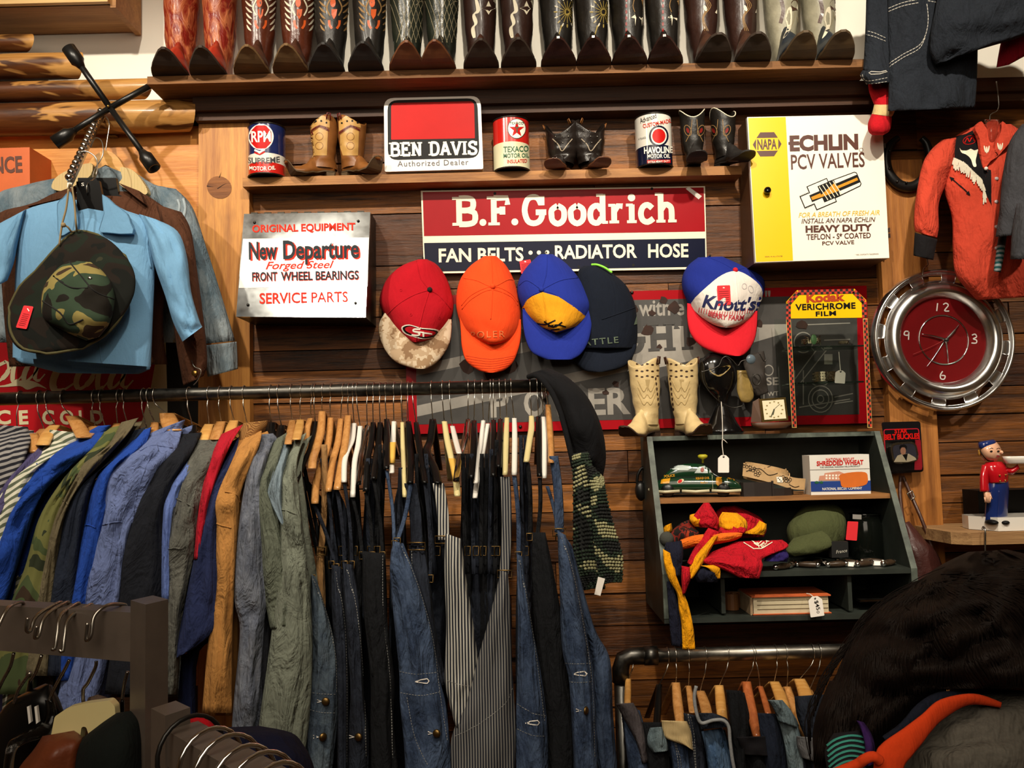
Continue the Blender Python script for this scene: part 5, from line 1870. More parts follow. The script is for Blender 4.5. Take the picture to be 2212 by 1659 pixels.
SHIRTS = [
    ('striped_shirt', 'dark and light ticking striped shirt at the outer end of the rail', ST_GREY, [(6, 925, 74, 930), (-24, 965, 62, 968), (-50, 1040, 44, 1015), (-80, 1160, 0, 1070)], {'collar': [(0, 918, 60, 922), (-10, 940, 66, 948), (-6, 962, 40, 970)]}),
    ('work_shirt', 'purple grey shirt beside the ticking striped shirt', C_PURP, [(72, 958, 108, 952), (24, 1008, 92, 990), (-12, 1070, 44, 1042), (-60, 1160, 20, 1120)], {}),
    ('striped_shirt', 'white shirt with grey green stripes', ST_GRN, [(112, 942, 172, 958), (66, 1000, 124, 985), (4, 1052, 92, 1016), (-30, 1130, 70, 1075), (-60, 1220, 50, 1150)], {'collar': [(108, 928, 160, 934), (96, 952, 170, 958), (92, 976, 120, 984)]}),
    ('work_jacket', 'bright royal blue jacket with sleeve reaching the lower grey rack', C_ROY, [(166, 950, 232, 924), (80, 996, 206, 966), (50, 1040, 150, 1010), (0, 1110, 90, 1072), (-30, 1200, 58, 1160), (-70, 1310, 16, 1292), (-110, 1420, -20, 1400)], {'collar': [(212, 920, 240, 918), (172, 944, 228, 944), (166, 962, 210, 968)], 'seams': ([(78, 998), (90, 1030), (86, 1080)],)}),
    ('camouflage_jacket', 'faded camouflage jacket between the royal blue jacket and olive coat', C_CAMO, [(226, 926, 264, 918), (180, 985, 238, 958), (132, 1040, 194, 1000), (84, 1120, 146, 1080), (52, 1230, 116, 1195), (10, 1340, 96, 1330), (-30, 1500, 80, 1500)], {}),
    ('army_coat', 'khaki olive coat with shoulder loop', C_OLIVE, [(262, 912, 300, 902), (232, 962, 276, 938), (172, 1010, 234, 986), (132, 1088, 170, 1060), (96, 1180, 136, 1150), (72, 1300, 118, 1300), (50, 1460, 110, 1460)], {'seams': ([(134, 1080), (146, 1090), (142, 1130)],)}),
    ('work_shirt', 'dark navy shirt beside the khaki olive coat', C_DKN, [(288, 930, 318, 922), (230, 1000, 264, 980), (152, 1078, 208, 1030), (124, 1200, 182, 1150), (104, 1310, 168, 1310), (90, 1460, 160, 1460)], {}),
    ('work_shirt', 'royal blue work shirt beside the large periwinkle shirt', C_ROY, [(300, 932, 328, 922), (250, 985, 312, 962), (206, 1040, 264, 1005), (178, 1150, 232, 1100), (150, 1300, 196, 1300), (120, 1470, 170, 1470)], {'seams': ([(170, 1140), (190, 1134), (206, 1140)],)}),
    ('work_shirt', 'large faded periwinkle work shirt with patched elbow', C_PERI, [(322, 940, 396, 912), (296, 968, 382, 972), (236, 1020, 344, 1030), (214, 1110, 290, 1130), (198, 1200, 274, 1200), (170, 1310, 258, 1310), (128, 1490, 218, 1490), (118, 1540, 200, 1540)], {'collar': [(352, 924, 400, 906), (318, 940, 390, 940), (306, 962, 380, 962)], 'seams': ([(302, 974), (330, 962), (372, 968)], [(222, 1134), (246, 1128), (264, 1128)], [(330, 976), (300, 1050), (284, 1140)])}),
    ('work_shirt', 'black navy shirt beside the large periwinkle shirt', C_DRK, [(388, 938, 436, 934), (350, 990, 414, 980), (308, 1060, 376, 1050), (268, 1180, 356, 1180), (252, 1310, 352, 1310), (226, 1500, 334, 1500)], {}),
    ('work_shirt', 'thin edge of a light blue shirt before the grey denim jacket', C_PERI2, [(414, 966, 432, 960), (394, 1010, 424, 1000), (358, 1070, 392, 1060), (350, 1140, 374, 1140), (348, 1300, 368, 1300)], {'body': False}),
    ('denim_jacket', 'charcoal grey denim jacket with stitched pocket', C_GDEN, [(424, 950, 474, 950), (404, 1000, 468, 985), (376, 1070, 444, 1058), (364, 1150, 428, 1120), (358, 1200, 424, 1180), (356, 1310, 398, 1310), (342, 1500, 382, 1500)], {'cat': 'jacket', 'seams': ([(378, 1076), (392, 1082), (420, 1096)], [(404, 1010), (394, 1050), (380, 1110)], [(360, 1188), (376, 1184), (392, 1186)])}),
    ('work_shirt', 'narrow red shirt edge between grey denim and navy', C_REDS, [(478, 938, 526, 916), (456, 985, 500, 958), (440, 1040, 474, 1020), (426, 1120, 450, 1110), (418, 1210, 440, 1200)], {'body': False}),
    ('work_shirt', 'navy short sleeved shirt with wide hem', C_NAVY, [(492, 960, 522, 940), (470, 1020, 508, 990), (440, 1085, 482, 1070), (424, 1180, 472, 1150), (404, 1280, 482, 1280), (380, 1400, 484, 1344), (380, 1422, 420, 1400)], {}),
    ('work_jacket', 'camel canvas jacket with brown corduroy collar', C_CAML, [(516, 946, 566, 924), (494, 1000, 560, 962), (462, 1070, 522, 1060), (454, 1120, 516, 1120), (468, 1250, 508, 1250), (450, 1380, 502, 1380), (436, 1540, 502, 1540)], {'cat': 'jacket', 'collar': [(526, 914, 578, 908), (518, 936, 574, 924), (512, 966, 546, 950), (514, 984, 526, 976)], 'cm': C_BCORD, 'seams': ([(486, 1062), (510, 1068), (518, 1086)], [(456, 1124), (476, 1134), (500, 1140)])}),
    ('work_shirt', 'grey chambray shirt with crumpled sleeve', C_CHAM, [(548, 950, 596, 944), (538, 1000, 578, 990), (526, 1060, 566, 1060), (514, 1150, 568, 1140), (506, 1290, 580, 1280), (518, 1360, 572, 1340), (506, 1500, 562, 1500), (500, 1580, 548, 1580)], {'collar': [(552, 940, 590, 936), (548, 958, 600, 952), (546, 972, 576, 966)]}),
    ('work_shirt', 'grey green shirt between chambray and pale blue', C_GRNG, [(590, 952, 620, 934), (570, 1010, 604, 990), (554, 1060, 596, 1060), (560, 1150, 612, 1180), (572, 1290, 636, 1310), (584, 1360, 640, 1346)], {}),
    ('work_shirt', 'pale blue grey shirt behind the sage shirt', C_LBLU, [(604, 960, 636, 944), (590, 1010, 618, 1000), (574, 1062, 612, 1080), (600, 1120, 620, 1150)], {'body': False}),
    ('work_shirt', 'long sage grey shirt nearest the overalls', C_SAGE, [(620, 962, 662, 934), (604, 1030, 642, 1000), (600, 1090, 648, 1080), (606, 1150, 656, 1150), (600, 1250, 668, 1250), (582, 1400, 676, 1400), (560, 1560, 668, 1560), (550, 1680, 650, 1680)], {'seams': ([(604, 1100), (624, 1104), (640, 1112)], [(622, 1110), (626, 1180), (650, 1260)])}),
]
for i, (nm, lab, m, rows, k) in enumerate(SHIRTS):
    garm(nm, lab, m, rows, i, **k)
# hangers of the shirts
for kind, path, w_, hx, wh in (
        ('w', [(40, 958), (72, 936), (70, 978)], 22, 44, 'above the striped shirt at the outer end'), ('w', [(96, 926), (82, 944), (70, 976)], 24, 86, 'above the purple grey shirt'),
        ('p', [(120, 918), (104, 936), (92, 962)], 30, 104, 'above the green striped shirt'), ('w', [(155, 898), (172, 925), (182, 946)], 36, 138, 'behind the green striped shirt collar'),
        ('w', [(206, 920), (196, 932), (184, 944)], 28, 205, 'above the bright royal blue jacket'), ('k', [(228, 922), (226, 934), (222, 950)], 10, 220, 'above the faded camouflage jacket'),
        ('w', [(254, 914), (248, 930), (240, 952)], 20, 258, 'above the khaki olive coat'), ('k', [(276, 916), (270, 930), (262, 950)], 10, 271, 'beside the khaki olive coat'),
        ('c', [(318, 926), (314, 936), (306, 950)], 12, 310, 'above the royal blue work shirt'), ('w', [(335, 912), (333, 928), (328, 950)], 20, 322, 'above the dark navy shirt'),
        ('w', [(360, 892), (366, 910), (374, 930)], 40, 336, 'above the large periwinkle shirt'), ('k', [(416, 918), (414, 936), (408, 956)], 22, 408, 'above the black navy shirt'),
        ('p', [(452, 916), (446, 930), (438, 956)], 24, 452, 'above the grey denim jacket'), ('w', [(478, 910), (472, 926), (464, 950)], 24, 476, 'beside the grey denim jacket'),
        ('p', [(506, 908), (500, 924), (494, 946)], 24, 500, 'above the narrow red shirt'), ('k', [(586, 912), (584, 930), (586, 958)], 22, 585, 'above the grey chambray shirt'),
        ('k', [(608, 918), (606, 930), (602, 948)], 18, 602, 'above the grey green shirt'), ('w', [(534, 914), (530, 925), (526, 940)], 20, 528, 'inside the corduroy collar of the camel jacket')):
    hanger(kind, path, w_, hx, wh, Yd=(0, -.05, -.1), grp='hangers of the shirts')

# hangers of the overalls
HANG = [('w', [(632, 907), (628, 930), (622, 960)], 17, 630, 0), ('p', [(649, 906), (646, 925), (640, 950)], 19, 652, 0), ('w', [(671, 903), (664, 925), (660, 960), (645, 1010), (636, 1082)], 15, 676, 0), ('k', [(681, 910), (676, 940), (662, 985), (640, 1040)], 12, 681, 0),
        ('w', [(696, 888), (693, 930), (684, 965), (676, 990), (674, 1012)], 19, 698, 0), ('w', [(714, 902), (710, 950), (700, 990), (684, 1040), (680, 1088)], 17, 716, 0), ('w', [(736, 904), (730, 955), (718, 1000), (709, 1062)], 15, 742, 0), ('w', [(752, 897), (747, 950), (738, 1000), (728, 1058)], 17, 754, 0),
        ('i', [(765, 914), (761, 950), (750, 975), (744, 1000), (743, 1042)], 12, 764, 0), ('i', [(778, 920), (774, 960), (766, 1000), (762, 1074)], 12, 772, 0), ('g', [(793, 918), (787, 960), (780, 1000), (774, 1048)], 12, 795, 0), ('k', [(806, 912), (802, 955), (794, 995), (790, 1062)], 13, 808, 0),
        ('k', [(821, 912), (818, 955), (812, 990), (807, 1035)], 13, 822, 0), ('k', [(835, 905), (836, 950), (835, 1014)], 13, 834, 0), ('i', [(851, 910), (849, 955), (846, 990), (846, 1022)], 12, 852, (849, 955, 847, 1000)), ('c', [(869, 912), (870, 960), (872, 1010), (874, 1074)], 10, 868, 0),
        ('k', [(882, 910), (884, 960), (887, 1000), (886, 1044)], 14, 882, 0), ('k', [(899, 912), (904, 955), (912, 1000), (918, 1044)], 13, 892, 0), ('k', [(935, 905), (930, 950), (922, 975), (938, 1010), (946, 1044)], 17, 932, 0), ('c', [(960, 910), (966, 950), (974, 985), (984, 1030), (988, 1072)], 14, 956, (976, 990, 986, 1040)),
        ('i', [(977, 920), (984, 950), (992, 980)], 12, 972, 0), ('g', [(1011, 905), (1004, 950), (992, 990), (985, 1040)], 13, 1012, 0), ('k', [(1024, 908), (1024, 960), (1018, 1034)], 14, 1026, 0), ('i', [(1044, 908), (1038, 960), (1030, 1000), (1028, 1044)], 11, 1042, 0),
        ('i', [(1054, 915), (1044, 970), (1032, 1030), (1026, 1076)], 11, 1060, 0), ('k', [(1066, 907), (1066, 960), (1066, 1030)], 13, 1066, 0), ('k', [(1081, 905), (1080, 950), (1077, 1010)], 13, 1079, 0), ('c', [(1095, 902), (1093, 950), (1091, 1026)], 12, 1092, 0),
        ('i', [(1111, 903), (1112, 950), (1111, 1026)], 12, 1104, 0), ('c', [(1148, 898), (1148, 925), (1144, 950), (1137, 998)], 13, 1145, 0), ('k', [(1163, 900), (1164, 960), (1166, 1030)], 12, 1160, 0), ('i', [(1174, 900), (1176, 950), (1176, 1033)], 11, 1170, 0), ('w', [(1184, 874), (1187, 920), (1190, 960), (1191, 1000)], 14, 1178, 0)]
ORD = 'first second third fourth fifth sixth seventh eighth ninth tenth eleventh twelfth thirteenth'.split()
cnt = {}
for kind, *_ in HANG:
    cnt[kind] = cnt.get(kind, 0) + 1
seen = {}
for kind, path, w_, hx, foam in HANG:
    k = seen[kind] = seen.get(kind, 0) + 1
    wh = 'of the overalls, %s of its colour from the beret' % ORD[cnt[kind] - k]
    hanger(kind, path, w_, hx, wh, foam=foam or None, grp='hangers of the overalls')

# ---- overalls
DEN1 = cloth('blue_denim', '#29354b', n=.45, wear='#4e5e78', ws=18, fold=.6)
DEN2 = cloth('dark_denim', '#171a23', n=.4, wear='#2b313d', ws=18, fold=.6)
DEN3 = cloth('light_denim', '#343f4c', n=.4, wear='#5c6870', ws=16, fold=.6)
DENK = cloth('black_denim', '#101114', n=.3, fold=.6)
HICK1 = stripes('hickory_stripe_light', '#b5b2a8', '#24262e', 'X', 50, .45, .6)
HICK2 = stripes('hickory_stripe_dark', '#24262e', '#7d7b76', 'X', 56, .6, .5)
THR = mat('denim_thread', '#8b8a86', .9)
BTN = metal('antique_brass_button', '#7a6038', .4, .4)
KNIT = mat('strap_edge', '#1c222c', .9)


def overall(label, m, rows, Y, strap, i, th=.03, edge=None, buttons=(), holes=(), lines=(), sm=None, seamline=()):
    t = T('overalls', label, 'overalls', 'overalls on the long rail')
    b = t.part('bib', m)
    n = len(rows)
    b.loft([r + (Y - .02 * k / n, th * (.4 if k == 0 else 1), th) for k, r in enumerate(rows)], 6, 30, fold=.016, fu=3, fv=.8, seed=i + 120)
    sf = Surf(b)
    for pts in strap:
        s_ = t.part('strap', sm or m)
        s_.loft([(x - w / 2, y, x + w / 2, y, YY, .004, .004) for x, y, w, YY in pts], 6, 10, fold=.008, fu=1, fv=.8, seed=i)
        bk = t.part('buckle', BTN)
        x, y, w, YY = pts[-1]
        q = [P(x - w * .7, y - 8, YY - .006), P(x + w * .7, y - 8, YY - .006), P(x + w * .7, y + 8, YY - .006), P(x - w * .7, y + 8, YY - .006)]
        bk.tube(q, .0016, 6, True)
    for x, y in buttons:
        k = t.part('button', BTN)
        p, nn = sf.hit(x, y)
        k.lathe([(.001, .005), (.006, .0045), (.0085, .002), (.0085, 0)], p, nn, 14)
        stroke(t.part('buttonhole', PAPER), sf, [(x - 20, y + 2), (x - 8, y), (x - 20, y - 4)], 1.6, PAPER, .001)
    for x, y in holes:
        stroke(t.part('buttonhole', PAPER), sf, [(x - 14, y + 1), (x - 4, y - 3), (x + 10, y - 5), (x + 14, y), (x + 10, y + 5), (x - 4, y + 3), (x - 14, y + 1)], 2.2, PAPER, .0015)
    st = t.part('stitching', THR)
    for pts in lines:
        stitch(st, sf, pts, THR, 1.1, 4, 2.2)
    for pts in seamline:
        seam(t.part('seam', m), sf, pts, .0022, m, .0006)
    return t


def lst(x0, y0, x1, y1, w=10, Ya=1.86, Yb=1.85, n=5, bend=4):
    return [(x0 + (x1 - x0) * k / (n - 1) + bend * math.sin(math.pi * k / (n - 1)), y0 + (y1 - y0) * k / (n - 1), w, Ya + (Yb - Ya) * k / (n - 1)) for k in range(n)]


overall('blue denim overalls next to the long sage shirt', DEN3, [(672, 1240, 682, 1246), (671, 1290, 714, 1350), (662, 1400, 729, 1425), (655, 1510, 731, 1530), (655, 1680, 716, 1680)], 1.83, [lst(642, 1050, 674, 1250, 10)], 1,
        buttons=((704, 1515), (697, 1592)), lines=([(676, 1250), (706, 1330), (724, 1420), (726, 1500)], [(664, 1494), (690, 1498), (726, 1500)], [(664, 1530), (690, 1538), (728, 1540)]))
overall('tan corduroy overalls strap and bib behind the sage shirt', cloth('tan_work_canvas', '#8d6a42', n=.1), [(684, 1180, 700, 1184), (680, 1240, 702, 1244), (668, 1300, 704, 1310), (680, 1420, 704, 1420)], 1.9, [lst(700, 960, 694, 1190, 14, 1.9, 1.88)], 2)
overall('dark denim overalls beside the blue denim overalls', DEN2, [(716, 1220, 736, 1224), (716, 1300, 746, 1330), (724, 1450, 753, 1450), (728, 1680, 752, 1680)], 1.845, [lst(678, 1088, 726, 1226, 9), lst(709, 1065, 716, 1220, 8)], 3, lines=([(724, 1235), (742, 1330), (748, 1450), (748, 1650)],))
overall('dark denim overalls with single brass button low on the bib', DEN2, [(740, 1216, 762, 1220), (744, 1330, 778, 1320), (756, 1480, 786, 1500), (752, 1590, 796, 1580), (752, 1680, 796, 1680)], 1.835, [lst(728, 1060, 744, 1220, 9), lst(744, 1045, 760, 1220, 8)], 4, buttons=((775, 1592),), lines=([(750, 1230), (772, 1330), (786, 1500), (790, 1640)],))
overall('black overalls with pale piped edges', DENK, [(782, 1190, 832, 1196), (786, 1330, 836, 1330), (800, 1460, 852, 1470), (800, 1560, 850, 1560), (800, 1680, 862, 1680)], 1.84, [lst(762, 1076, 782, 1200, 8), lst(790, 1064, 804, 1200, 8), lst(807, 1036, 826, 1200, 8)], 5, seamline=([(788, 1200), (790, 1330), (806, 1460)],), lines=([(826, 1200), (828, 1330), (842, 1470), (848, 1640)],))
overall('blue denim overalls with white buttonhole, widest of the row', DEN1, [(848, 1168, 872, 1174), (842, 1236, 900, 1250), (852, 1350, 932, 1360), (862, 1450, 948, 1460), (864, 1520, 962, 1515), (872, 1600, 972, 1600), (876, 1680, 978, 1680)], 1.82, [lst(835, 1016, 852, 1176, 8, 1.86, 1.82), lst(887, 1046, 858, 1170, 10, 1.86, 1.82)], 6,
        buttons=((944, 1584),), holes=((912, 1471),), lines=([(868, 1180), (904, 1270), (934, 1380), (950, 1500), (966, 1600)], [(864, 1450), (900, 1456), (944, 1452)], [(866, 1496), (910, 1502), (952, 1494)], [(880, 1506), (896, 1590), (926, 1656)]))
overall('dark denim overalls with large buckle strap', DEN2, [(884, 1178, 916, 1182), (886, 1260, 928, 1250), (900, 1350, 940, 1350), (940, 1480, 966, 1480)], 1.86, [lst(886, 1044, 900, 1180, 26, 1.87, 1.85), lst(918, 1044, 930, 1250, 8)], 7, lines=([(890, 1190), (892, 1250)],))
overall('light hickory striped overalls with worn bib', HICK1, [(962, 1152, 996, 1164), (960, 1240, 1006, 1242), (964, 1350, 1027, 1380), (960, 1450, 1034, 1464), (964, 1494, 1018, 1508), (984, 1570, 1004, 1580)], 1.825, [lst(946, 1044, 958, 1166, 26, 1.86, 1.83)], 8, lines=([(968, 1470), (990, 1478), (1018, 1482)],), sm=HICK1)
overall('dark hickory striped overalls with round neck opening', HICK2, [(1082, 1232, 1097, 1238), (1058, 1330, 1103, 1312), (1030, 1430, 1106, 1430), (1008, 1510, 1110, 1500), (975, 1595, 1114, 1570), (975, 1680, 1112, 1680)], 1.81, [lst(1091, 1030, 1090, 1240, 22, 1.86, 1.82)], 9, sm=HICK2, lines=([(984, 1590), (1040, 1560), (1090, 1520), (1106, 1486)],))
overall('narrow blue denim overalls beside the dark hickory pair', DEN1, [(1116, 1196, 1128, 1202), (1117, 1300, 1147, 1340), (1117, 1450, 1168, 1450), (1114, 1560, 1182, 1560), (1114, 1680, 1184, 1680)], 1.815, [lst(1111, 1028, 1120, 1200, 10, 1.86, 1.82)], 10, holes=((1150, 1561),), lines=([(1122, 1210), (1144, 1330), (1162, 1450), (1176, 1560)], [(1118, 1520), (1150, 1540), (1178, 1546)], [(1118, 1574), (1150, 1588), (1180, 1590)]))
overall('black overalls without stitching beside the end denim pair', DENK, [(1150, 1150, 1178, 1150), (1150, 1300, 1208, 1300), (1164, 1480, 1236, 1480), (1178, 1560, 1242, 1560), (1182, 1680, 1244, 1680)], 1.845, [lst(1140, 1000, 1144, 1160, 9), lst(1166, 1032, 1160, 1160, 9)], 11)
t = overall('blue denim overalls at the beret end of the rail', DEN1, [(1204, 1146, 1222, 1156), (1208, 1250, 1246, 1250), (1214, 1400, 1273, 1400), (1230, 1480, 1284, 1480), (1240, 1680, 1292, 1680)], 1.815, [lst(1196, 985, 1208, 1150, 20, 1.86, 1.83), lst(1182, 1050, 1206, 1160, 8)], 12, buttons=((1264, 1535),), holes=((1253, 1455),), lines=([(1214, 1160), (1240, 1250), (1268, 1400), (1280, 1500), (1284, 1640)], [(1222, 1432), (1246, 1434), (1276, 1432)], [(1228, 1472), (1250, 1474), (1280, 1472)]))
b = t.part('side_flap', DEN1)
b.loft([(1222, 1160, 1236, 1180, 1.86, .02), (1250, 1310, 1282, 1350, 1.86, .025), (1274, 1420, 1318, 1425, 1.86, .03), (1276, 1540, 1324, 1540, 1.86, .03), (1286, 1680, 1336, 1680, 1.86, .03)], 5, 20, fold=.015, fu=3, seed=133)
# dark straps and legs added between the bibs, filling the shade there
for k, (x, y0, x1) in enumerate(((650, 1060, 700), (700, 1050, 738), (765, 1070, 766), (800, 1050, 800), (826, 1020, 815), (870, 1070, 862), (905, 1040, 908), (925, 1040, 945), (1005, 1040, 1010), (1024, 1040, 1028), (1046, 1040, 1044), (1066, 1030, 1062), (1078, 1010, 1074), (1130, 1000, 1136))):
    m = (DENK, DEN2)[k % 2]
    t = T('overalls', ('dark overalls' if m is DENK else 'dark blue overalls') + ' deep in the row, in line with %s' % ('sage shirt|tan canvas strap|first white hanger|clear hanger|first black hangers|cream hanger|large buckle strap|wide black hanger|second clear hanger|hickory neck opening|white hanger pair|hickory bib|hickory strap|narrow denim bib'.split('|')[k]), 'overalls', 'overalls on the long rail')
    b = t.part('legs', m)
    b.loft([(x - 8, y0 - 30, x + 10, y0 - 30, 2.0, .02), (x1 - 14, 1110, x1 + 14, 1110, 1.99, .03), (x1 - 19, 1230, x1 + 19, 1230, 1.98, .04), (x1 - 22, 1360, x1 + 22, 1360, 1.97, .04), (x1 - 22, 1690, x1 + 22, 1690, 1.97, .04)], 4, 18, fold=.015, fu=3, seed=k + 150)
    for d in (-1, 1):
        s_ = t.part('strap', m)
        s_.loft([(x + (x1 - x) * q + d * 5 - 4.5, y0 - 60 + (1240 - y0 + 60) * q, x + (x1 - x) * q + d * 5 + 4.5, y0 - 60 + (1240 - y0 + 60) * q, 1.93 + .02 * d, .003, .003) for q in (0, .3, .6, 1)], 5, 8, fold=.02, fu=1, fv=1, seed=k * 2 + d)
    bk = t.part('buckle', BTN)
    bk.tube([P(x1 - 6, 1180, 1.91), P(x1 + 6, 1180, 1.91), P(x1 + 6, 1200, 1.91), P(x1 - 6, 1200, 1.91)], .0015, 6, True)

# ---- beret and crocheted scarf at the end of the rail
W_BER = cloth('black_felt', '#0d0d10', n=.2, fold=.2)
t = T('felt_hat', 'black felt hat hung over the end of the clothes rail', 'hat')
b = t.part('crown', W_BER)
b.loft([(1146, 806, 1182, 795, 2.06, .02), (1172, 828, 1222, 812, 2.05, .05), (1196, 868, 1262, 848, 2.04, .07), (1212, 910, 1288, 892, 2.03, .075), (1224, 955, 1304, 940, 2.03, .07), (1236, 1000, 1309, 990, 2.03, .05), (1262, 1034, 1302, 1032, 2.03, .02)], 6, 30, fold=.012, fu=2, seed=160)
br = t.part('brim_roll', W_BER)
br.tube([P(*q) for q in catmull([(1142, 814, 2.03), (1160, 812, 2.0), (1186, 838, 1.985), (1206, 878, 1.975), (1220, 925, 1.97), (1232, 975, 1.965), (1240, 1010, 1.97)], 6)], .0065, 10)
YARN1, YARN2, YARN3 = mat('dark_green_yarn', '#1d2a1c', .95), mat('cream_yarn', '#8d8a66', .95), mat('black_yarn', '#101210', .95)
t = T('crochet_scarf', 'green, black and cream crocheted scarf hanging below the felt hat', 'scarf')
for seed, rows in enumerate(([(1236, 980, 1270, 975, 1.97, .015), (1238, 1060, 1286, 1040, 1.965, .02), (1238, 1150, 1290, 1140, 1.96, .022), (1240, 1230, 1300, 1225, 1.955, .02), (1262, 1272, 1306, 1270, 1.955, .01)],
                             [(1262, 990, 1302, 1030, 1.95, .015), (1276, 1060, 1306, 1056, 1.945, .02), (1280, 1130, 1324, 1130, 1.94, .022), (1286, 1200, 1344, 1200, 1.935, .022), (1296, 1262, 1342, 1256, 1.935, .012)])):
    b = t.part('knit_panel', YARN3)
    b.loft(rows, 6, 24, fold=.01, fu=3, seed=161 + seed)
    sf = Surf(b)
    cat_ = catmull(rows, 20)
    rn = random.Random(seed)
    for i, r in enumerate(cat_[2:-2:1]):
        if i % 2:
            continue
        for k in range(9):
            q = (k + .5 + (i % 4) * .12) / 9
            x, y = r[0] + (r[2] - r[0]) * q, r[1] + (r[3] - r[1]) * q + 5 * abs(q - .5)
            f = noise.noise(V((x * .025, y * .03, seed * 4)))
            b.use(YARN2 if f > .12 else (YARN1 if f > -.25 else YARN3))
            p, nn = sf.hit(x, y, .001)
            b.ball(p, (.0042, .003, .0034), 6)
g = t.part('price_tag', PAPER)
g.ppoly([(1292, 1246, ), (1307, 1250), (1297, 1287), (1284, 1284)], 1.905, .0008)
# ================================================================ dark green display cabinet and what stands on and in it
GRN = mat('dark_green_paint', '#262b26', .5, n=.3, ns=14, bump=.1)
GRNW = mat('worn_green_edge', '#4b524a', .6, n=.5, ns=30)
GIN = GRN
YT, YB = 2.27, 2.10
tl, tr = P(1395, 943, YT), P(1903, 930, YT)
bl, br_ = P(1446, 1240, YB), P(1964, 1228, YB)
XL_, XR_ = (tl.x + bl.x) / 2, (tr.x + br_.x) / 2
ZT, ZM2, ZBT = P(1650, 937, YT).z, P(1700, 1234, YB).z, P(1700, 1330, YB).z
YM = YB + (YT - YB) * .56
ZM1 = P(1670, 1072, YM).z
t = T('display_cabinet', 'dark green slant-fronted wall cabinet with two shelves and low compartments', 'cabinet')
YK = 2.385
for nm, x in (('side_panel', XL_), ('side_panel', XR_)):
    s_ = t.part(nm, GRN)
    pr = [(YT, ZT), (YK, ZT), (YK, ZBT), (YB, ZBT), (YB, ZM2)]
    s_.prism([V((x - .007, y, z)) for y, z in pr], (.014, 0, 0))
    s_.use(GRNW)
    for (y0, z0), (y1, z1) in (((YT, ZT), (YB, ZM2)), ((YB, ZM2), (YB, ZBT))):
        s_.box8([V((x - .0075, y0 - .0015, z0)), V((x + .0075, y0 - .0015, z0)), V((x + .0075, y1 - .0015, z1)), V((x - .0075, y1 - .0015, z1))], [V((x - .0075, y0 + .002, z0)), V((x + .0075, y0 + .002, z0)), V((x + .0075, y1 + .002, z1)), V((x - .0075, y1 + .002, z1))])
xm, wd = (XL_ + XR_) / 2, XR_ - XL_
p_ = t.part('top_board', GRNW)
p_.box((xm, (YT + YK) / 2, ZT - .006), (wd + .014, YK - YT, .012))
p_ = t.part('back_panel', GIN)
p_.box((xm, YK - .004, (ZT + ZBT) / 2), (wd, .006, ZT - ZBT))
p_ = t.part('shelf', wood('cabinet_shelf_wood', '#6d4626', '#a3713f', 'X', 5, .6, .2))
p_.box((xm, (YM + YK) / 2, ZM1 - .006), (wd - .014, YK - YM, .012))
p_ = t.part('shelf', GRN)
p_.box((xm, (YB + YK) / 2, ZM2 - .006), (wd - .014, YK - YB, .012))
p_ = t.part('bottom_board', GRN)
p_.box((xm, (YB + YK) / 2, ZBT - .006), (wd + .014, YK - YB, .012))
for px in (1563, 1838):
    p_ = t.part('divider', GRN)
    x = P(px, 1285, YB + .01).x
    p_.box((x, (YB + .01 + YK) / 2, (ZM2 + ZBT) / 2), (.01, YK - YB - .02, ZM2 - ZBT - .012))
p_ = t.part('ledge', GRN)
p_.box((XR_ - .03, YK - .03, P(1860, 987, YK).z), (.05, .05, .006))

# ---- cream boots on the cabinet
K_CRM = leather('cream_leather', '#c4ac7c', .4, .4, 30, .1, 14)
for lab, px, yaw, cx in (('cream cowboy boot laced with brown, toe pointing at the felt hat', 1414, -38, 1398), ('cream cowboy boot laced with brown, nearer the black figurine', 1471, 12, 1472)):
    Yq = 2.345 if yaw < 0 else 2.36
    b0 = V((P(px, 930, Yq).x, Yq, ZT + .001))
    t = boot('cowboy_boot', lab, 'cream boots on the cabinet', b0, R(yaw), L=.17, H=.2, leather=K_CRM, sole=mat('dark_boot_sole', '#35241a', .6), W=1.15, sh=1.12, toe=.5, spring=.045, pulls=K_BRN, scallop=.012, seed=px, hh=.022, lean=-.04 if yaw < 0 else -.02)
    d = t.part('lacing_pattern', K_DBR)
    for y in (786, 800, 812):
        for i in range(5):
            poly(d, t.sf, disc(cx - 22 + i * 11, y + (2 if i % 2 else 0), 3.2, 1.6, 8), K_DBR, .0012)
    for i in range(7):
        poly(d, t.sf, disc(cx + (18 if yaw < 0 else -24) + i * 1.2, 818 + i * 11, 1.6, 3.6, 8), K_DBR, .0012)
    sm = t.part('stitching', mat('cream_thread', '#a58d5e', .8))
    for q in range(3):
        seam(sm, t.sf, [(cx - 20, 822 + q * 14), (cx - 8, 846 + q * 14), (cx, 836 + q * 16), (cx + 8, 846 + q * 14), (cx + 18, 822 + q * 14)], .0012, MATS['cream_thread'])
    poly(d, t.sf, [(cx - 4, 820), (cx + 6, 820), (cx + 1, 846)], MATS['cream_thread'], .001)

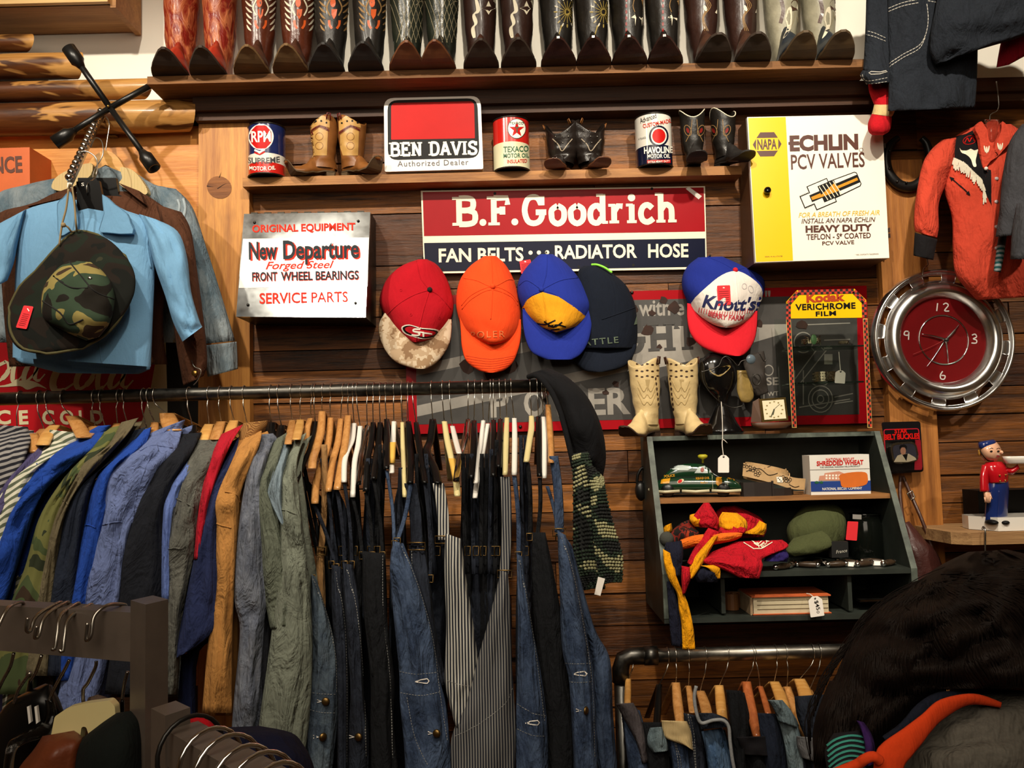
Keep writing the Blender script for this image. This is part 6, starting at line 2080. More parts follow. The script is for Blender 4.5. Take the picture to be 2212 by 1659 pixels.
# ---- black figurine with eyeglasses
GLZ = mat('black_glaze', '#0c0b0b', .12, n=0, coat=.5)
OCH = mat('ochre_glaze', '#8a7340', .3, n=.3, ns=30)
t = T('figurine', 'black glazed figurine on a bell shaped foot under the bill of the white cap', 'figurine')
bx = P(1560, 900, 2.325)
b = t.part('bell_foot', GLZ)
fz = ZT + .001
b.lathe([(.052, 0), (.056, .004), (.054, .012), (.04, .03), (.028, .055), (.018, .075), (.014, .085)], (bx.x, 2.325, fz), seg=28)
b = t.part('torso', GLZ)
b.loft([(1530, 762, 1560, 760, 2.335, .02), (1512, 782, 1580, 778, 2.33, .03), (1510, 812, 1592, 806, 2.33, .035), (1520, 838, 1588, 834, 2.33, .03), (1544, 856, 1576, 856, 2.33, .02), (1550, 880, 1572, 880, 2.33, .018)], 5, 24)
o = t.part('face_patch', OCH)
sf = Surf(b)
poly(o, sf, smooth2([(1532, 796), (1552, 794), (1574, 789), (1576, 796), (1556, 813), (1540, 808)], 3, True), OCH, .001)
b = t.part('side_ornament', OCH)
b.loft([(1592, 800, 1612, 800, 2.31, .006), (1592, 822, 1618, 818, 2.31, .008), (1592, 845, 1626, 838, 2.31, .008), (1600, 866, 1628, 858, 2.31, .008), (1610, 870, 1620, 869, 2.31, .004)], 4, 16)
t = T('eyeglasses', 'wire eyeglasses with a blue grey disc hooked on the black figurine', 'eyeglasses')
for pts, r_ in (([(1514, 804), (1550, 792), (1560, 775), (1570, 770), (1582, 778), (1594, 790), (1602, 780), (1620, 776)], .0016), ([(1516, 800), (1522, 830), (1548, 862), (1580, 880), (1606, 876)], .0014), ([(1640, 762), (1650, 780), (1656, 776)], .0014)):
    w_ = t.part('wire_frame', DKSTEEL)
    w_.tube([P(x, y, 2.27) for x, y in smooth2(pts, 5)], r_, 6)
for cx, cy in ((1634, 820),):
    w_ = t.part('lens_rim', DKSTEEL)
    w_.tube([P(x, y, 2.29) for x, y in disc(cx, cy, 9, 12, 16)], .0014, 6, True)
dk = t.part('lens', mat('blue_grey_lens', '#5a6872', .15, n=.2))
p = P(1622, 776, 2.268)
dk.lathe([(.001, .002), (.0125, .001), (.013, -.001), (.001, -.002)], p, (.1, -1, 0), 20)
t = T('leather_mask', 'crumpled dark leather piece behind the figurine', 'leather piece')
b = t.part('hide', mat('dark_hide', '#2c2520', .7, n=.3, bump=.3, bs=30))
b.loft([(1604, 770, 1650, 758, 2.345, .006), (1606, 790, 1654, 780, 2.34, .008), (1616, 815, 1652, 800, 2.335, .008), (1622, 840, 1656, 824, 2.335, .008), (1634, 858, 1660, 848, 2.34, .005)], 4, 16, fold=.01, seed=200)
# ---- string price tag hanging in front of the cabinet
def stag(label, cx, cy, Y, knot, wpx=28, hpx=40, lean=0, marks=None, parentless=True):
    t = T('price_tag', label, 'price tag')
    g = t.part('card', PAPER)
    x0, y0 = cx - wpx / 2, cy - hpx / 2
    o = [(x0 + wpx * .3, y0), (x0 + wpx * .7, y0), (x0 + wpx, y0 + hpx * .18), (x0 + wpx, y0 + hpx), (x0, y0 + hpx), (x0, y0 + hpx * .18)]
    c, s_ = math.cos(R(lean)), math.sin(R(lean))
    o = [(cx + (x - cx) * c - (y - cy) * s_, cy + (x - cx) * s_ + (y - cy) * c) for x, y in o]
    g.ppoly(rpoly(o, 2), Y, .0008)
    hx_, hy_ = cx - (-hpx * .4) * s_ * 1, cy - hpx * .4 * c
    st = t.part('string', mat('white_string', '#cfc8bc', .9))
    st.tube([P(*q) for q in catmull([k for k in knot] + [(hx_, hy_, Y - .001)], 5)], .0011, 6)
    poly(g, flat(Y), disc(hx_, hy_, 2.2, n=8), INK, .0006)
    return t, g


t, g = stag('blank white price tag on a long string before the cabinet', 1563, 1002, 2.17, [(1558, 868, 2.25), (1560, 900, 2.22), (1561, 940, 2.2), (1560, 960, 2.18)], 24, 38)
st = t.parts[1]
st.tube([P(1560, 948, 2.19), P(1566, 952, 2.185), P(1571, 957, 2.185)], .001, 6)

# ---- folding travel clock
GOLD = metal('gilt_brass', '#c7a860', .22, .3)
t = T('travel_clock', 'small square gilt travel clock in a folding case on the cabinet', 'clock')
F = [P(1641, 862, 2.24), P(1697, 858, 2.24), P(1703, 908, 2.232), P(1647, 912, 2.232)]
F[3] = Plane(*F[:3]).hit(1647, 912, 0)[0]
fr = t.part('case', GOLD)
fr.box8(F, [p + V((0, .02, .001)) for p in F])
sf = Plane(*F[:3])
fc = t.part('dial', mat('ivory_dial', '#dccfae', .5, n=.02))
poly(fc, sf, [(1646, 866), (1693, 863), (1698, 904), (1651, 907)], MATS['ivory_dial'], .001)
for i in range(12):
    a = R(i * 30)
    poly(t.part('hour_mark', GOLD), sf, disc(1672 + 18 * math.sin(a), 885 - 17 * math.cos(a), 2.2, 1.6, 6), mat('dim_gold', '#8a7a48', .5), .0014)
for pts, w_ in (([(1672, 884), (1665, 901)], 2.4), ([(1672, 884), (1669, 896)], 3.4), ([(1672, 884), (1684, 873)], .8)):
    stroke(t.part('hand', MATS['dim_gold']), sf, pts, w_, mat('olive_hand', '#4a4a30', .5), .0018)
lid = t.part('folding_case', mat('brown_leatherette', '#4a2e1a', .5, n=.2))
lid.box8([P(1626, 868, 2.25), P(1640, 860, 2.25), P(1646, 912, 2.24), P(1622, 912, 2.25)], [P(1628, 868, 2.29), P(1640, 862, 2.29), P(1646, 912, 2.29), P(1624, 910, 2.29)])
lid.loft([(1622, 913, 1710, 911, 2.25, .02), (1624, 920, 1708, 918, 2.25, .022), (1636, 927, 1698, 925, 2.25, .02)], 4, 16, p=.6)

# ---- glass display case with yellow film header
t = T('film_display_case', 'glass display case with yellow film header and checkered edges', 'display case')
Yf, Yk = 2.255, 2.36
fr = t.part('header_panel', P_YEL)
hd = [(1699, 652), (1722, 627), (1846, 624), (1871, 648), (1872, 686), (1702, 688)]
fr.ppoly(hd, Yf, .006)
sf = flat(Yf)
pr = t.part('lettering', P_RED2)
CHK_R, CHK_K = mat('checker_red', '#b5301c', .5), mat('checker_black', '#1a120e', .5)


def checks(pts, step=6, w=10):
    for (x0, y0), (x1, y1) in zip(pts, pts[1:]):
        L = math.hypot(x1 - x0, y1 - y0)
        n = max(1, round(L / step))
        ux, uy = (x1 - x0) / L, (y1 - y0) / L
        for i in range(n):
            for r_ in range(2):
                a, b_ = i * L / n, (i + 1) * L / n
                o0, o1 = -w / 2 + r_ * w / 2, -w / 2 + (r_ + 1) * w / 2
                poly(pr, sf, [(x0 + ux * a - uy * o0, y0 + uy * a + ux * o0), (x0 + ux * b_ - uy * o0, y0 + uy * b_ + ux * o0), (x0 + ux * b_ - uy * o1, y0 + uy * b_ + ux * o1), (x0 + ux * a - uy * o1, y0 + uy * a + ux * o1)], CHK_K if (i + r_) % 2 else CHK_R, .0012)


checks([(1703, 690), (1703, 656), (1724, 632), (1844, 629), (1866, 652), (1867, 686)])
text(pr, sf, 'Kodak', 1742, 653, 1825, 649, 17, mat('film_red', '#b03a14', .4), .045)
text(pr, sf, 'VERICHROME', 1718, 670, 1848, 666, 12.5, INK, .03, space=1.05)
text(pr, sf, 'FILM', 1762, 683, 1806, 681, 9.5, INK, .03, space=1.1)
stl = [P(1702, 690, Yf), P(1874, 686, Yf), P(1883, 921, Yf), P(1714, 925, Yf)]
GLS = glass('case_glass', '#f4faf6', .01, 1.02)
fpn = t.part('front_glass', GLS)
fpn.box8([P(1712, 689, Yf + .002), P(1862, 686, Yf + .002), P(1872, 922, Yf + .002), P(1722, 924, Yf + .002)], [P(1712, 689, Yf + .005), P(1862, 686, Yf + .005), P(1872, 922, Yf + .005), P(1722, 924, Yf + .005)])
sg = t.part('side_glass', GLS)
sg.box8([P(1703, 690, Yf), P(1704, 690, Yf), P(1716, 924, Yf), P(1715, 924, Yf)], [P(1672, 690, Yk), P(1673, 690, Yk), P(1684, 918, Yk), P(1683, 918, Yk)])
for x0, x1 in ((1703, 1716), (1869, 1879)):
    e = t.part('edge_strip', mat('yellow_metal_edge', '#c9a860', .4))
    e.box8([P(x0 - 5, 688, Yf), P(x0 + 5, 688, Yf), P(x1 + 5, 924, Yf), P(x1 - 5, 924, Yf)], [P(x0 - 5, 688, Yf + .006), P(x0 + 5, 688, Yf + .006), P(x1 + 5, 924, Yf + .006), P(x1 - 5, 924, Yf + .006)])
    checks([(x0, 690), (x1, 922)], 6, 8)
GSH = glass('shelf_glass', '#a8c8b8', .03, 1.3)
for y in (748, 826):
    s_ = t.part('glass_shelf', GSH)
    a, b_ = P(1712, y + 2, Yf + .01), P(1868, y - 2, Yf + .01)
    s_.box(((a.x + b_.x) / 2, (Yf + Yk) / 2 + .005, a.z), (b_.x - a.x, Yk - Yf - .02, .004))
SILV = metal('old_silver', '#a89f88', .25, .5, 60)


def cuff(label, cx, cy, r, h, ztop=None, stone=None):
    t = T('bracelet', label, 'bracelet', 'bracelets in the glass case')
    b = t.part('cuff', SILV)
    Yc = 2.305
    c = P(cx, cy, Yc)
    n = 26
    q0 = [R(-150 + 300 * k / n - 90) for k in range(n + 1)]
    rs = [[c + V((r * math.cos(a), r * .75 * math.sin(a), -h / 2)), c + V(((r - .002) * math.cos(a), (r - .002) * .75 * math.sin(a), -h / 2)), c + V(((r - .002) * math.cos(a), (r - .002) * .75 * math.sin(a), h / 2)), c + V((r * math.cos(a), r * .75 * math.sin(a), h / 2))] for a in q0]
    b.rings(rs, True, False)
    for zz in (-.3, 0, .3):
        for k in range(2, n - 1):
            a = q0[k]
            b.ball(c + V((r * 1.02 * math.cos(a), r * .77 * math.sin(a), h * zz)), .0018, 6)
    return t, c


t, c = cuff('broad silver cuff bracelet on the lower glass shelf', 1781, 814, .031, .026)
t, c = cuff('narrow silver bracelet on the upper glass shelf', 1822, 740, .012, .008)
t, c = cuff('silver bracelet with oval green stone on the upper glass shelf', 1752, 738, .024, .012)
st = t.part('green_stone', mat('green_turquoise', '#5f8a5a', .3))
st.ball(c + V((.001, -.019, .004)), (.0085, .004, .014), 14)
for s_ in (-1, 1):
    for k in range(4):
        w_ = t.part('silver_ray', SILV)
        w_.tube([c + V((s_ * .008, -.018, .004)), c + V((s_ * .021, -.012, .014 - k * .008))], .0016, 6)
t, g = stag('small white price tag tied to the silver cuff', 1815, 814, 2.262, [(1812, 760, 2.27), (1814, 785, 2.265)], 22, 28, 4)

# ---- tin police car
TIN_G = mat('green_tinplate', '#12301c', .2, n=.1, coat=.6)
TIN_C = mat('cream_tinplate', '#b9b292', .35)
t = T('toy_police_car', 'green tin toy police car with lettered doors in the cabinet', 'toy car')
yaw = R(-14)
cc = V((P(1508, 1040, 2.235).x, 2.262, ZM1 + .001))


def cw(l, w_, h):
    return cc + V((math.cos(yaw) * l - math.sin(yaw) * w_, math.sin(yaw) * l + math.cos(yaw) * w_, h))


L_ = .116
b = t.part('body', TIN_G)
rs = []
prof = ((-1, .022, .5), (-.94, .036, .8), (-.8, .045, .93), (-.5, .05, 1), (0, .05, 1), (.4, .049, 1), (.75, .046, .94), (.93, .036, .8), (1, .024, .55))
for u, h, wd_ in catmull(prof, 3):
    ring = []
    for k in range(16):
        a = 2 * math.pi * k / 16
        x, z = math.cos(a), math.sin(a)
        x = math.copysign(abs(x) ** .55, x)
        z = math.copysign(abs(z) ** .6, z)
        ring.append(cw(u * L_, x * .041 * wd_, .012 + (h - .012) * (z + 1) / 2))
    rs.append(ring)
b.rings(rs)
cb = t.part('cabin', TIN_G)
rs = []
for u, h, wd_ in catmull(((-.78, .046, .7), (-.6, .068, .8), (-.35, .083, .82), (0, .086, .82), (.25, .078, .8), (.42, .052, .75)), 3):
    rs.append([cw(u * L_, math.copysign(abs(math.cos(a)) ** .6, math.cos(a)) * .034 * wd_, .044 + (h - .044) * max(0, math.sin(a)) ** .5) for a in [math.pi * k / 10 for k in range(11)]])
cb.rings(rs)
for l, w_ in ((-.62, -.036), (.6, -.036), (-.62, .036), (.6, .036)):
    wh = t.part('wheel', M_BLKM)
    wh.lathe([(.004, .007), (.016, .006), (.018, 0), (.016, -.006), (.004, -.007)], cw(l * L_, w_, .018), (math.sin(yaw), -math.cos(yaw), 0), 18)
for l0, l1, w_ in ((-.98, -.35, -.042), (-.3, .3, -.044), (.35, .98, -.042)):
    bm_ = t.part('bumper', TIN_C)
    bm_.tube([cw(l0 * L_, w_, .016), cw((l0 + l1) / 2 * L_, w_ - .002, .014), cw(l1 * L_, w_, .016)], .004, 8)
bm_ = t.part('bumper', TIN_C)
bm_.tube([cw(-1.02 * L_, -.03, .02), cw(-1.05 * L_, 0, .018), cw(-1.02 * L_, .03, .02)], .0045, 8)
kn = t.part('siren_knob', mat('yellow_green_rubber', '#a8a020', .5))
kn.lathe([(.003, 0), (.003, .01), (.012, .014), (.013, .02), (.008, .023), (.001, .023)], cw(.02, 0, .086), seg=16)
sf = Surf(b, cb)
le = t.part('lettering', P_GOLD)
WIN = mat('tin_window', '#aab4b0', .2)
poly(le, sf, smooth2([(1448, 1014), (1455, 1006), (1492, 1007), (1486, 1016)], 2, True), WIN, .0012, 8)
poly(le, sf, [(1500, 1022), (1510, 1009), (1526, 1006), (1529, 1022)], WIN, .0012, 8)
poly(le, sf, [(1532, 1022), (1531, 1006), (1546, 1008), (1554, 1020)], WIN, .0012, 8)
for x in (1517, 1542):
    poly(le, sf, disc(x, 1015, 4, 5, 10), mat('tin_figure', '#8a3a28', .4), .0016)
text(le, sf, 'POLICE', 1435, 1032, 1458, 1029, 5, P_GOLD, .02)
text(le, sf, 'SQUAD CAR', 1503, 1036, 1532, 1035, 5, P_GOLD, .02)
text(le, sf, 'NO.1', 1514, 1045, 1528, 1044, 4.5, P_GOLD, .02)
text(le, sf, 'POLICE', 1571, 1036, 1590, 1035, 5, P_GOLD, .02)
poly(le, sf, rpoly([(1547, 1032), (1559, 1030), (1560, 1044), (1553, 1051), (1546, 1045)], 2), P_GOLD, .0014, 8)
poly(le, sf, [(1429, 1036), (1448, 1034), (1446, 1044), (1427, 1045)], P_GOLD, .0014, 8)
stroke(le, sf, [(1538, 1026), (1540, 1056)], .8, TIN_C, .0012)
stroke(le, sf, [(1570, 1024), (1572, 1054)], .8, TIN_C, .0012)
tl_ = t.part('tail_lamp', P_RED2)
poly(tl_, sf, disc(1470, 1040, 8, 4, 12, rot=-25), TIN_C, .0012, 8)
poly(tl_, sf, disc(1469, 1040, 5, 3, 12, rot=-25), P_RED2, .0018, 8)

# ---- tooled belt
t = T('leather_belt', 'coiled tan tooled leather belt with flowers and dice', 'belt')
TOOL = mat('tan_tooled_leather', '#b8966a', .5, n=.15, ns=30)
bb = t.part('strap', TOOL)
cB = V((P(1655, 1040, 2.25).x, 2.275, ZM1))


def ribbon(mb, pts, h, th=.003):
    pts = [V(p) for p in pts]
    rs = []
    for i, p in enumerate(pts):
        a, b_ = pts[max(0, i - 1)], pts[min(len(pts) - 1, i + 1)]
        d = (b_ - a)
        n_ = V((d.y, -d.x, 0)).normalized() * th / 2
        rs.append([p - n_, p + n_, p + n_ + V((0, 0, h)), p - n_ + V((0, 0, h))])
    mb.rings(rs, True, False)


sp = [cB + V(((.06 - .004 * a / 6.28) * math.cos(a) + .008, (.048 - .004 * a / 6.28) * math.sin(a), .03 - .012 * math.cos(a + .5) + .006 * a / 6.28)) for a in [R(k * 12 - 20) for k in range(62)]]
ribbon(bb, sp, .036)
tail = [P(x, y, Y) for x, y, Y in catmull([(1604, 1028, 2.24), (1630, 1034, 2.225), (1670, 1044, 2.22), (1710, 1056, 2.215), (1738, 1058, 2.22)], 5)]
rs = []
for i, p in enumerate(tail):
    w_ = .034 - .006 * i / len(tail)
    rs.append([p + V((0, 0, .0)), p + V((0, .003, 0)), p + V((.004, .003, w_)), p + V((.004, 0, w_))])
bb.rings(rs, True, False)
sf = Surf(bb)
dn = t.part('tooling_pattern', INK)
for x, y in ((1625, 1012), (1636, 1022), (1690, 1034), (1702, 1036), (1612, 1004)):
    for k in range(5):
        stroke(dn, sf, disc(x + 5 * math.cos(R(k * 72)), y + 4.5 * math.sin(R(k * 72)), 3, n=8), .9, INK, .0012, closed=True)
for pts in ([(1612, 1018), (1640, 1012), (1660, 1026), (1680, 1022)], [(1650, 1012), (1672, 1004), (1690, 1000)], [(1704, 1046), (1716, 1052), (1726, 1050)]):
    stroke(dn, sf, pts, 1.2, INK, .0012, res=5)
for x, y in ((1684, 1036), (1700, 1034)):
    poly(dn, sf, [(x - 7, y - 6), (x + 5, y - 6), (x + 7, y + 6), (x - 5, y + 6)], P_WHITE, .0014)
    for dx, dy in ((-3, -3), (3, 3), (0, 0)):
        poly(dn, sf, disc(x + dx, y + dy, 1.4, n=6), INK, .0018)
t = T('leather_belt', 'plain dark leather belt end in front of the tooled belt', 'belt')
bb = t.part('strap', mat('dark_belt_leather', '#241c18', .5, n=.2))
x0, x1 = P(1604, 1050, 2.205).x, P(1668, 1050, 2.205).x
ribbon(bb, [(x0 + .004, 2.24, ZM1), (x0, 2.22, ZM1), (x0 + .004, 2.211, ZM1), (x0 + .03, 2.206, ZM1), (x1, 2.205, ZM1)], .036, .003)
ribbon(bb, [(x1, 2.204, ZM1), (x1 + .03, 2.207, ZM1), (x1 + .05, 2.215, ZM1), (x1 + .062, 2.235, ZM1)], .02, .003)
k = t.part('keeper', MATS['dark_belt_leather'])
k.box((x1, 2.203, ZM1 + .019), (.004, .008, .04))

# ---- cereal box
t = T('cereal_box', 'white and blue shredded wheat cereal box on the cabinet shelf', 'box')
Yx = 2.205
F = [P(1748, 984, Yx), P(1877, 981, Yx), P(1881, 1060, Yx), P(1752, 1062, Yx)]
for i in (2, 3):
    F[i].z = ZM1
b = t.part('carton', mat('white_carton', '#d6d2ca', .6, n=.04))
b.box8(F, [p + V((0, .055, 0)) for p in F])
sf = flat(Yx)
le = t.part('lettering', P_RED2)
poly(le, sf, [(1751, 1040), (1880, 1038), (1881, 1060), (1752, 1062)], mat('carton_blue', '#1c3a80', .5), .0008)
stroke(le, sf, [(1749, 1015), (1879, 1012)], 1, mat('carton_grey', '#8c8880', .6), .0008)
text(le, sf, 'NATIONAL BISCUIT', 1784, 995, 1845, 994, 5.5, OR, .015)
text(le, sf, 'SHREDDED WHEAT', 1764, 1006, 1865, 1003, 9.5, mat('carton_red', '#c01c14', .5), .035)
text(le, sf, 'THE ORIGINAL NIAGARA FALLS PRODUCT', 1771, 1011, 1858, 1008, 2.8, INK, .01)
text(le, sf, 'NATIONAL BISCUIT COMPANY', 1776, 1059, 1862, 1057, 5.5, P_WHITE, .01, lift=.0014)
poly(le, sf, [(1768, 1038), (1770, 1028), (1780, 1027), (1781, 1022), (1812, 1018), (1822, 1022), (1823, 1038)], mat('carton_pink', '#c98a70', .6), .001)
for i in range(5):
    for j in range(2):
        poly(le, sf, [(1783 + i * 7, 1025 + j * 6), (1787 + i * 7, 1025 + j * 6), (1787 + i * 7, 1029 + j * 6), (1783 + i * 7, 1029 + j * 6)], P_WHITE, .0013)
poly(le, sf, smooth2([(1813, 1026), (1840, 1020), (1868, 1020), (1874, 1030), (1871, 1046), (1846, 1052), (1820, 1052), (1815, 1040)], 3, True), mat('biscuit_orange', '#c8641a', .6), .0016)
for x, r_ in ((1764, 5), (1774, 4)):
    poly(le, sf, disc(x, 1042, r_, 3, 8), P_GREEN, .0014)

# ---- heap of neckerchiefs and what lies on the second shelf
N_RED = cloth('scarf_red', '#b01020', n=.06, fold=.7, fs=24)
N_YEL = cloth('scarf_yellow', '#d8920a', n=.05, fold=.5, fs=22)
N_NAVY = cloth('scarf_navy', '#141626', n=.1, fold=.6, fs=22)
N_ORG = cloth('scarf_orange', '#d8661a', n=.05, fold=.5)
N_PUR = cloth('scarf_purple', '#241a52', n=.1)


def scarf(label, pieces):
    t = T('neckerchief', label, 'neckerchief', 'neckerchiefs heaped in the cabinet')
    for k, (m, rows, *e) in enumerate(pieces):
        p_ = t.part('fold', m)
        p_.loft(rows, 6, 26, fold=(e[0] if e else .016), fu=3.5, fv=1.2, seed=sum(map(ord, label)) % 97 + k)
    return t


scarf('red neckerchief with yellow border crumpled at the back of the heap', [(N_RED, [(1560, 1094, 1590, 1092, 2.27, .02), (1540, 1112, 1640, 1116, 2.26, .04), (1530, 1140, 1656, 1140, 2.26, .05), (1540, 1165, 1650, 1160, 2.26, .04)]), (N_YEL, [(1640, 1124, 1656, 1132, 2.21, .01), (1628, 1140, 1655, 1144, 2.2, .015), (1600, 1152, 1650, 1156, 2.2, .012)], .005)])
scarf('red and yellow neckerchief folded to a peak atop the heap', [(N_RED, [(1520, 1086, 1532, 1086, 2.2, .01), (1504, 1106, 1546, 1108, 2.18, .03), (1494, 1122, 1556, 1128, 2.175, .035), (1510, 1140, 1552, 1140, 2.175, .03)]), (N_YEL, [(1490, 1112, 1506, 1108, 2.185, .01), (1490, 1124, 1520, 1120, 2.165, .02), (1500, 1138, 1512, 1138, 2.165, .01)], .006)])
scarf('yellow neckerchief puffed up over red in the heap', [(N_YEL, [(1560, 1106, 1592, 1108, 2.19, .015), (1552, 1122, 1612, 1124, 2.175, .035), (1554, 1140, 1614, 1142, 2.17, .035), (1570, 1152, 1604, 1154, 2.17, .02)]), (N_RED, [(1556, 1138, 1606, 1132, 2.155, .01), (1552, 1150, 1612, 1146, 2.15, .02), (1560, 1160, 1600, 1158, 2.15, .015)])])
scarf('orange neckerchief rolled to a tube across the heap', [(N_ORG, [(1466, 1190, 1470, 1166, 2.13, .02), (1500, 1182, 1502, 1156, 2.12, .022), (1545, 1176, 1548, 1152, 2.12, .022), (1585, 1168, 1590, 1150, 2.125, .018), (1602, 1160, 1604, 1152, 2.13, .01)], .008)])
scarf('black and red patterned neckerchief tucked into the heap', [(patches('red_black_pattern', ('#1a1210', '#6a1c12', '#1a1210', '#8a3018'), 40, cuts=(.44, .52, .6)), [(1470, 1130, 1490, 1122, 2.2, .02), (1450, 1150, 1510, 1150, 2.17, .03), (1450, 1172, 1506, 1168, 2.16, .02)]), (N_YEL, [(1436, 1136, 1450, 1130, 2.2, .02), (1430, 1148, 1452, 1146, 2.2, .02), (1434, 1156, 1444, 1156, 2.2, .01)], .004)])
scarf('red and yellow neckerchief twisted into a hanging sash', [(N_RED, [(1530, 1140, 1556, 1150, 2.12, .015), (1516, 1160, 1540, 1164, 2.11, .02), (1496, 1190, 1524, 1196, 2.1, .022), (1484, 1216, 1500, 1224, 2.08, .018)], .01), (N_YEL, [(1538, 1160, 1552, 1156, 2.09, .01), (1506, 1196, 1526, 1204, 2.08, .012), (1488, 1226, 1512, 1228, 2.07, .015), (1486, 1250, 1496, 1250, 2.068, .01)], .008), (N_RED, [(1472, 1222, 1494, 1226, 2.07, .014), (1472, 1252, 1492, 1250, 2.062, .016), (1474, 1284, 1480, 1282, 2.062, .006)], .006)])
scarf('navy and yellow neckerchief hanging in a long tail below the cabinet', [(N_NAVY, [(1438, 1172, 1472, 1168, 2.11, .015), (1434, 1200, 1476, 1196, 2.095, .025), (1446, 1240, 1470, 1246, 2.085, .02)], .01), (N_YEL, [(1432, 1186, 1450, 1196, 2.08, .006), (1434, 1216, 1458, 1226, 2.07, .01), (1444, 1250, 1464, 1252, 2.07, .01), (1462, 1282, 1478, 1284, 2.075, .01), (1466, 1316, 1488, 1310, 2.075, .01), (1472, 1350, 1498, 1356, 2.075, .01), (1474, 1402, 1502, 1402, 2.075, .006)], .008), (N_NAVY, [(1440, 1256, 1452, 1256, 2.085, .008), (1444, 1320, 1468, 1320, 2.085, .008), (1450, 1394, 1478, 1398, 2.085, .006)], .006)])
t = scarf('large red neckerchief with white emblem spread over the shelf edge', [(N_RED, [(1590, 1170, 1690, 1166, 2.13, .012), (1530, 1196, 1702, 1182, 2.11, .02), (1510, 1212, 1650, 1206, 2.085, .025), (1560, 1230, 1648, 1222, 2.07, .025), (1598, 1248, 1640, 1250, 2.065, .012)], .012)])
sf = Surf(t.parts[0])
em = t.part('emblem', P_CREAM)
stroke(em, sf, [(1604, 1166), (1638, 1164), (1666, 1166), (1668, 1172), (1644, 1186), (1628, 1186), (1606, 1172)], 1.8, P_CREAM, .0015, closed=True)
for pts in ([(1624, 1168), (1636, 1176), (1646, 1168)], [(1628, 1174), (1640, 1180), (1650, 1172)], [(1634, 1166), (1640, 1184)]):
    stroke(em, sf, pts, 2, P_CREAM, .0018, res=3)
text(em, sf, 'BSA', 1646, 1184, 1662, 1170, 6, P_CREAM, .01, lift=.0018)
scarf('navy and yellow neckerchief folded flat under the shelf edge', [(N_NAVY, [(1506, 1228, 1548, 1224, 2.085, .015), (1500, 1244, 1556, 1240, 2.075, .02), (1506, 1258, 1550, 1258, 2.08, .015)]), (N_YEL, [(1512, 1222, 1552, 1220, 2.068, .005), (1530, 1228, 1556, 1232, 2.062, .006), (1548, 1250, 1556, 1250, 2.068, .004)], .003)])
scarf('purple neckerchief at the knife side of the heap', [(N_PUR, [(1664, 1184, 1696, 1186, 2.13, .01), (1656, 1200, 1704, 1200, 2.115, .02), (1650, 1212, 1700, 1214, 2.11, .01)])])
t = T('yarn_ball', 'dark knitted wool ball beside the neckerchief heap', 'yarn ball', m=mat('grey_yarn', '#3a3a34', .95, bump=.5, bs=200))
t.root.ball(P(1440, 1164, 2.13), .018, 16)
t = T('army_hat', 'olive green army cap behind the pocket knives', 'hat')
OLV = cloth('olive_wool', '#42472a', n=.1, fold=.3)
OLV2 = OLV
b = t.part('crown', OLV2)
b.loft([(1740, 1090, 1800, 1086, 2.29, .02), (1718, 1112, 1822, 1104, 2.26, .05), (1700, 1140, 1828, 1134, 2.24, .06), (1704, 1170, 1822, 1172, 2.23, .05), (1716, 1186, 1800, 1190, 2.23, .03)], 5, 26, fold=.01, seed=210)
b = t.part('bill', OLV)
b.loft([(1714, 1162, 1776, 1146, 2.17, .006), (1700, 1180, 1794, 1162, 2.15, .012), (1698, 1192, 1796, 1180, 2.14, .012), (1716, 1202, 1770, 1194, 2.14, .006)], 5, 24, fold=.008, seed=211)
t = T('glass_jar', 'tall dark glass jar with a white label on the second shelf', 'jar')
b = t.part('jar_body', mat('dark_glass', '#0c0f0c', .1, n=0))
x = P(1876, 1150, 2.24)
b.lathe([(.04, 0), (.042, .01), (.042, .09), (.038, .1), (.036, .118), (.04, .12)], (x.x, 2.26, ZM2), seg=28)
b = t.part('label', mat('dim_label', '#8a8680', .7))
b.ppoly([(1842, 1111), (1861, 1112), (1861, 1122), (1842, 1121)], 2.2, .001)
t = T('black_box', 'small black lettered box standing behind the pocket knives', 'box')
b = t.part('carton', mat('matte_black_card', '#111110', .6, n=0))
b.ppoly([(1796, 1171), (1832, 1170), (1833, 1204), (1797, 1205)], 2.14, .02)
text(t.part('lettering', GREYL), flat(2.14), 'France', 1806, 1196, 1830, 1192, 7, GREYL, 0, .3)
t = T('swing_tag', 'red price tag card standing before the glass jar', 'price tag')
t.part('card', REDTAG).ppoly(rpoly([(1831, 1126), (1854, 1127), (1851, 1168), (1827, 1166)], 2), 2.17, .001)
PEARL = mat('knife_scale_horn', '#3a2c20', .3, n=.4, ns=60)
rn = random.Random(3)
KN = ((1690, 1218, 30, 'first'), (1720, 1208, 62, 'second'), (1750, 1212, -28, 'third'), (1778, 1204, 48, 'fourth'), (1812, 1214, 10, 'fifth'), (1844, 1206, -38, 'sixth'), (1872, 1214, 26, 'seventh'), (1900, 1205, -22, 'eighth'), (1926, 1213, 36, 'ninth'))
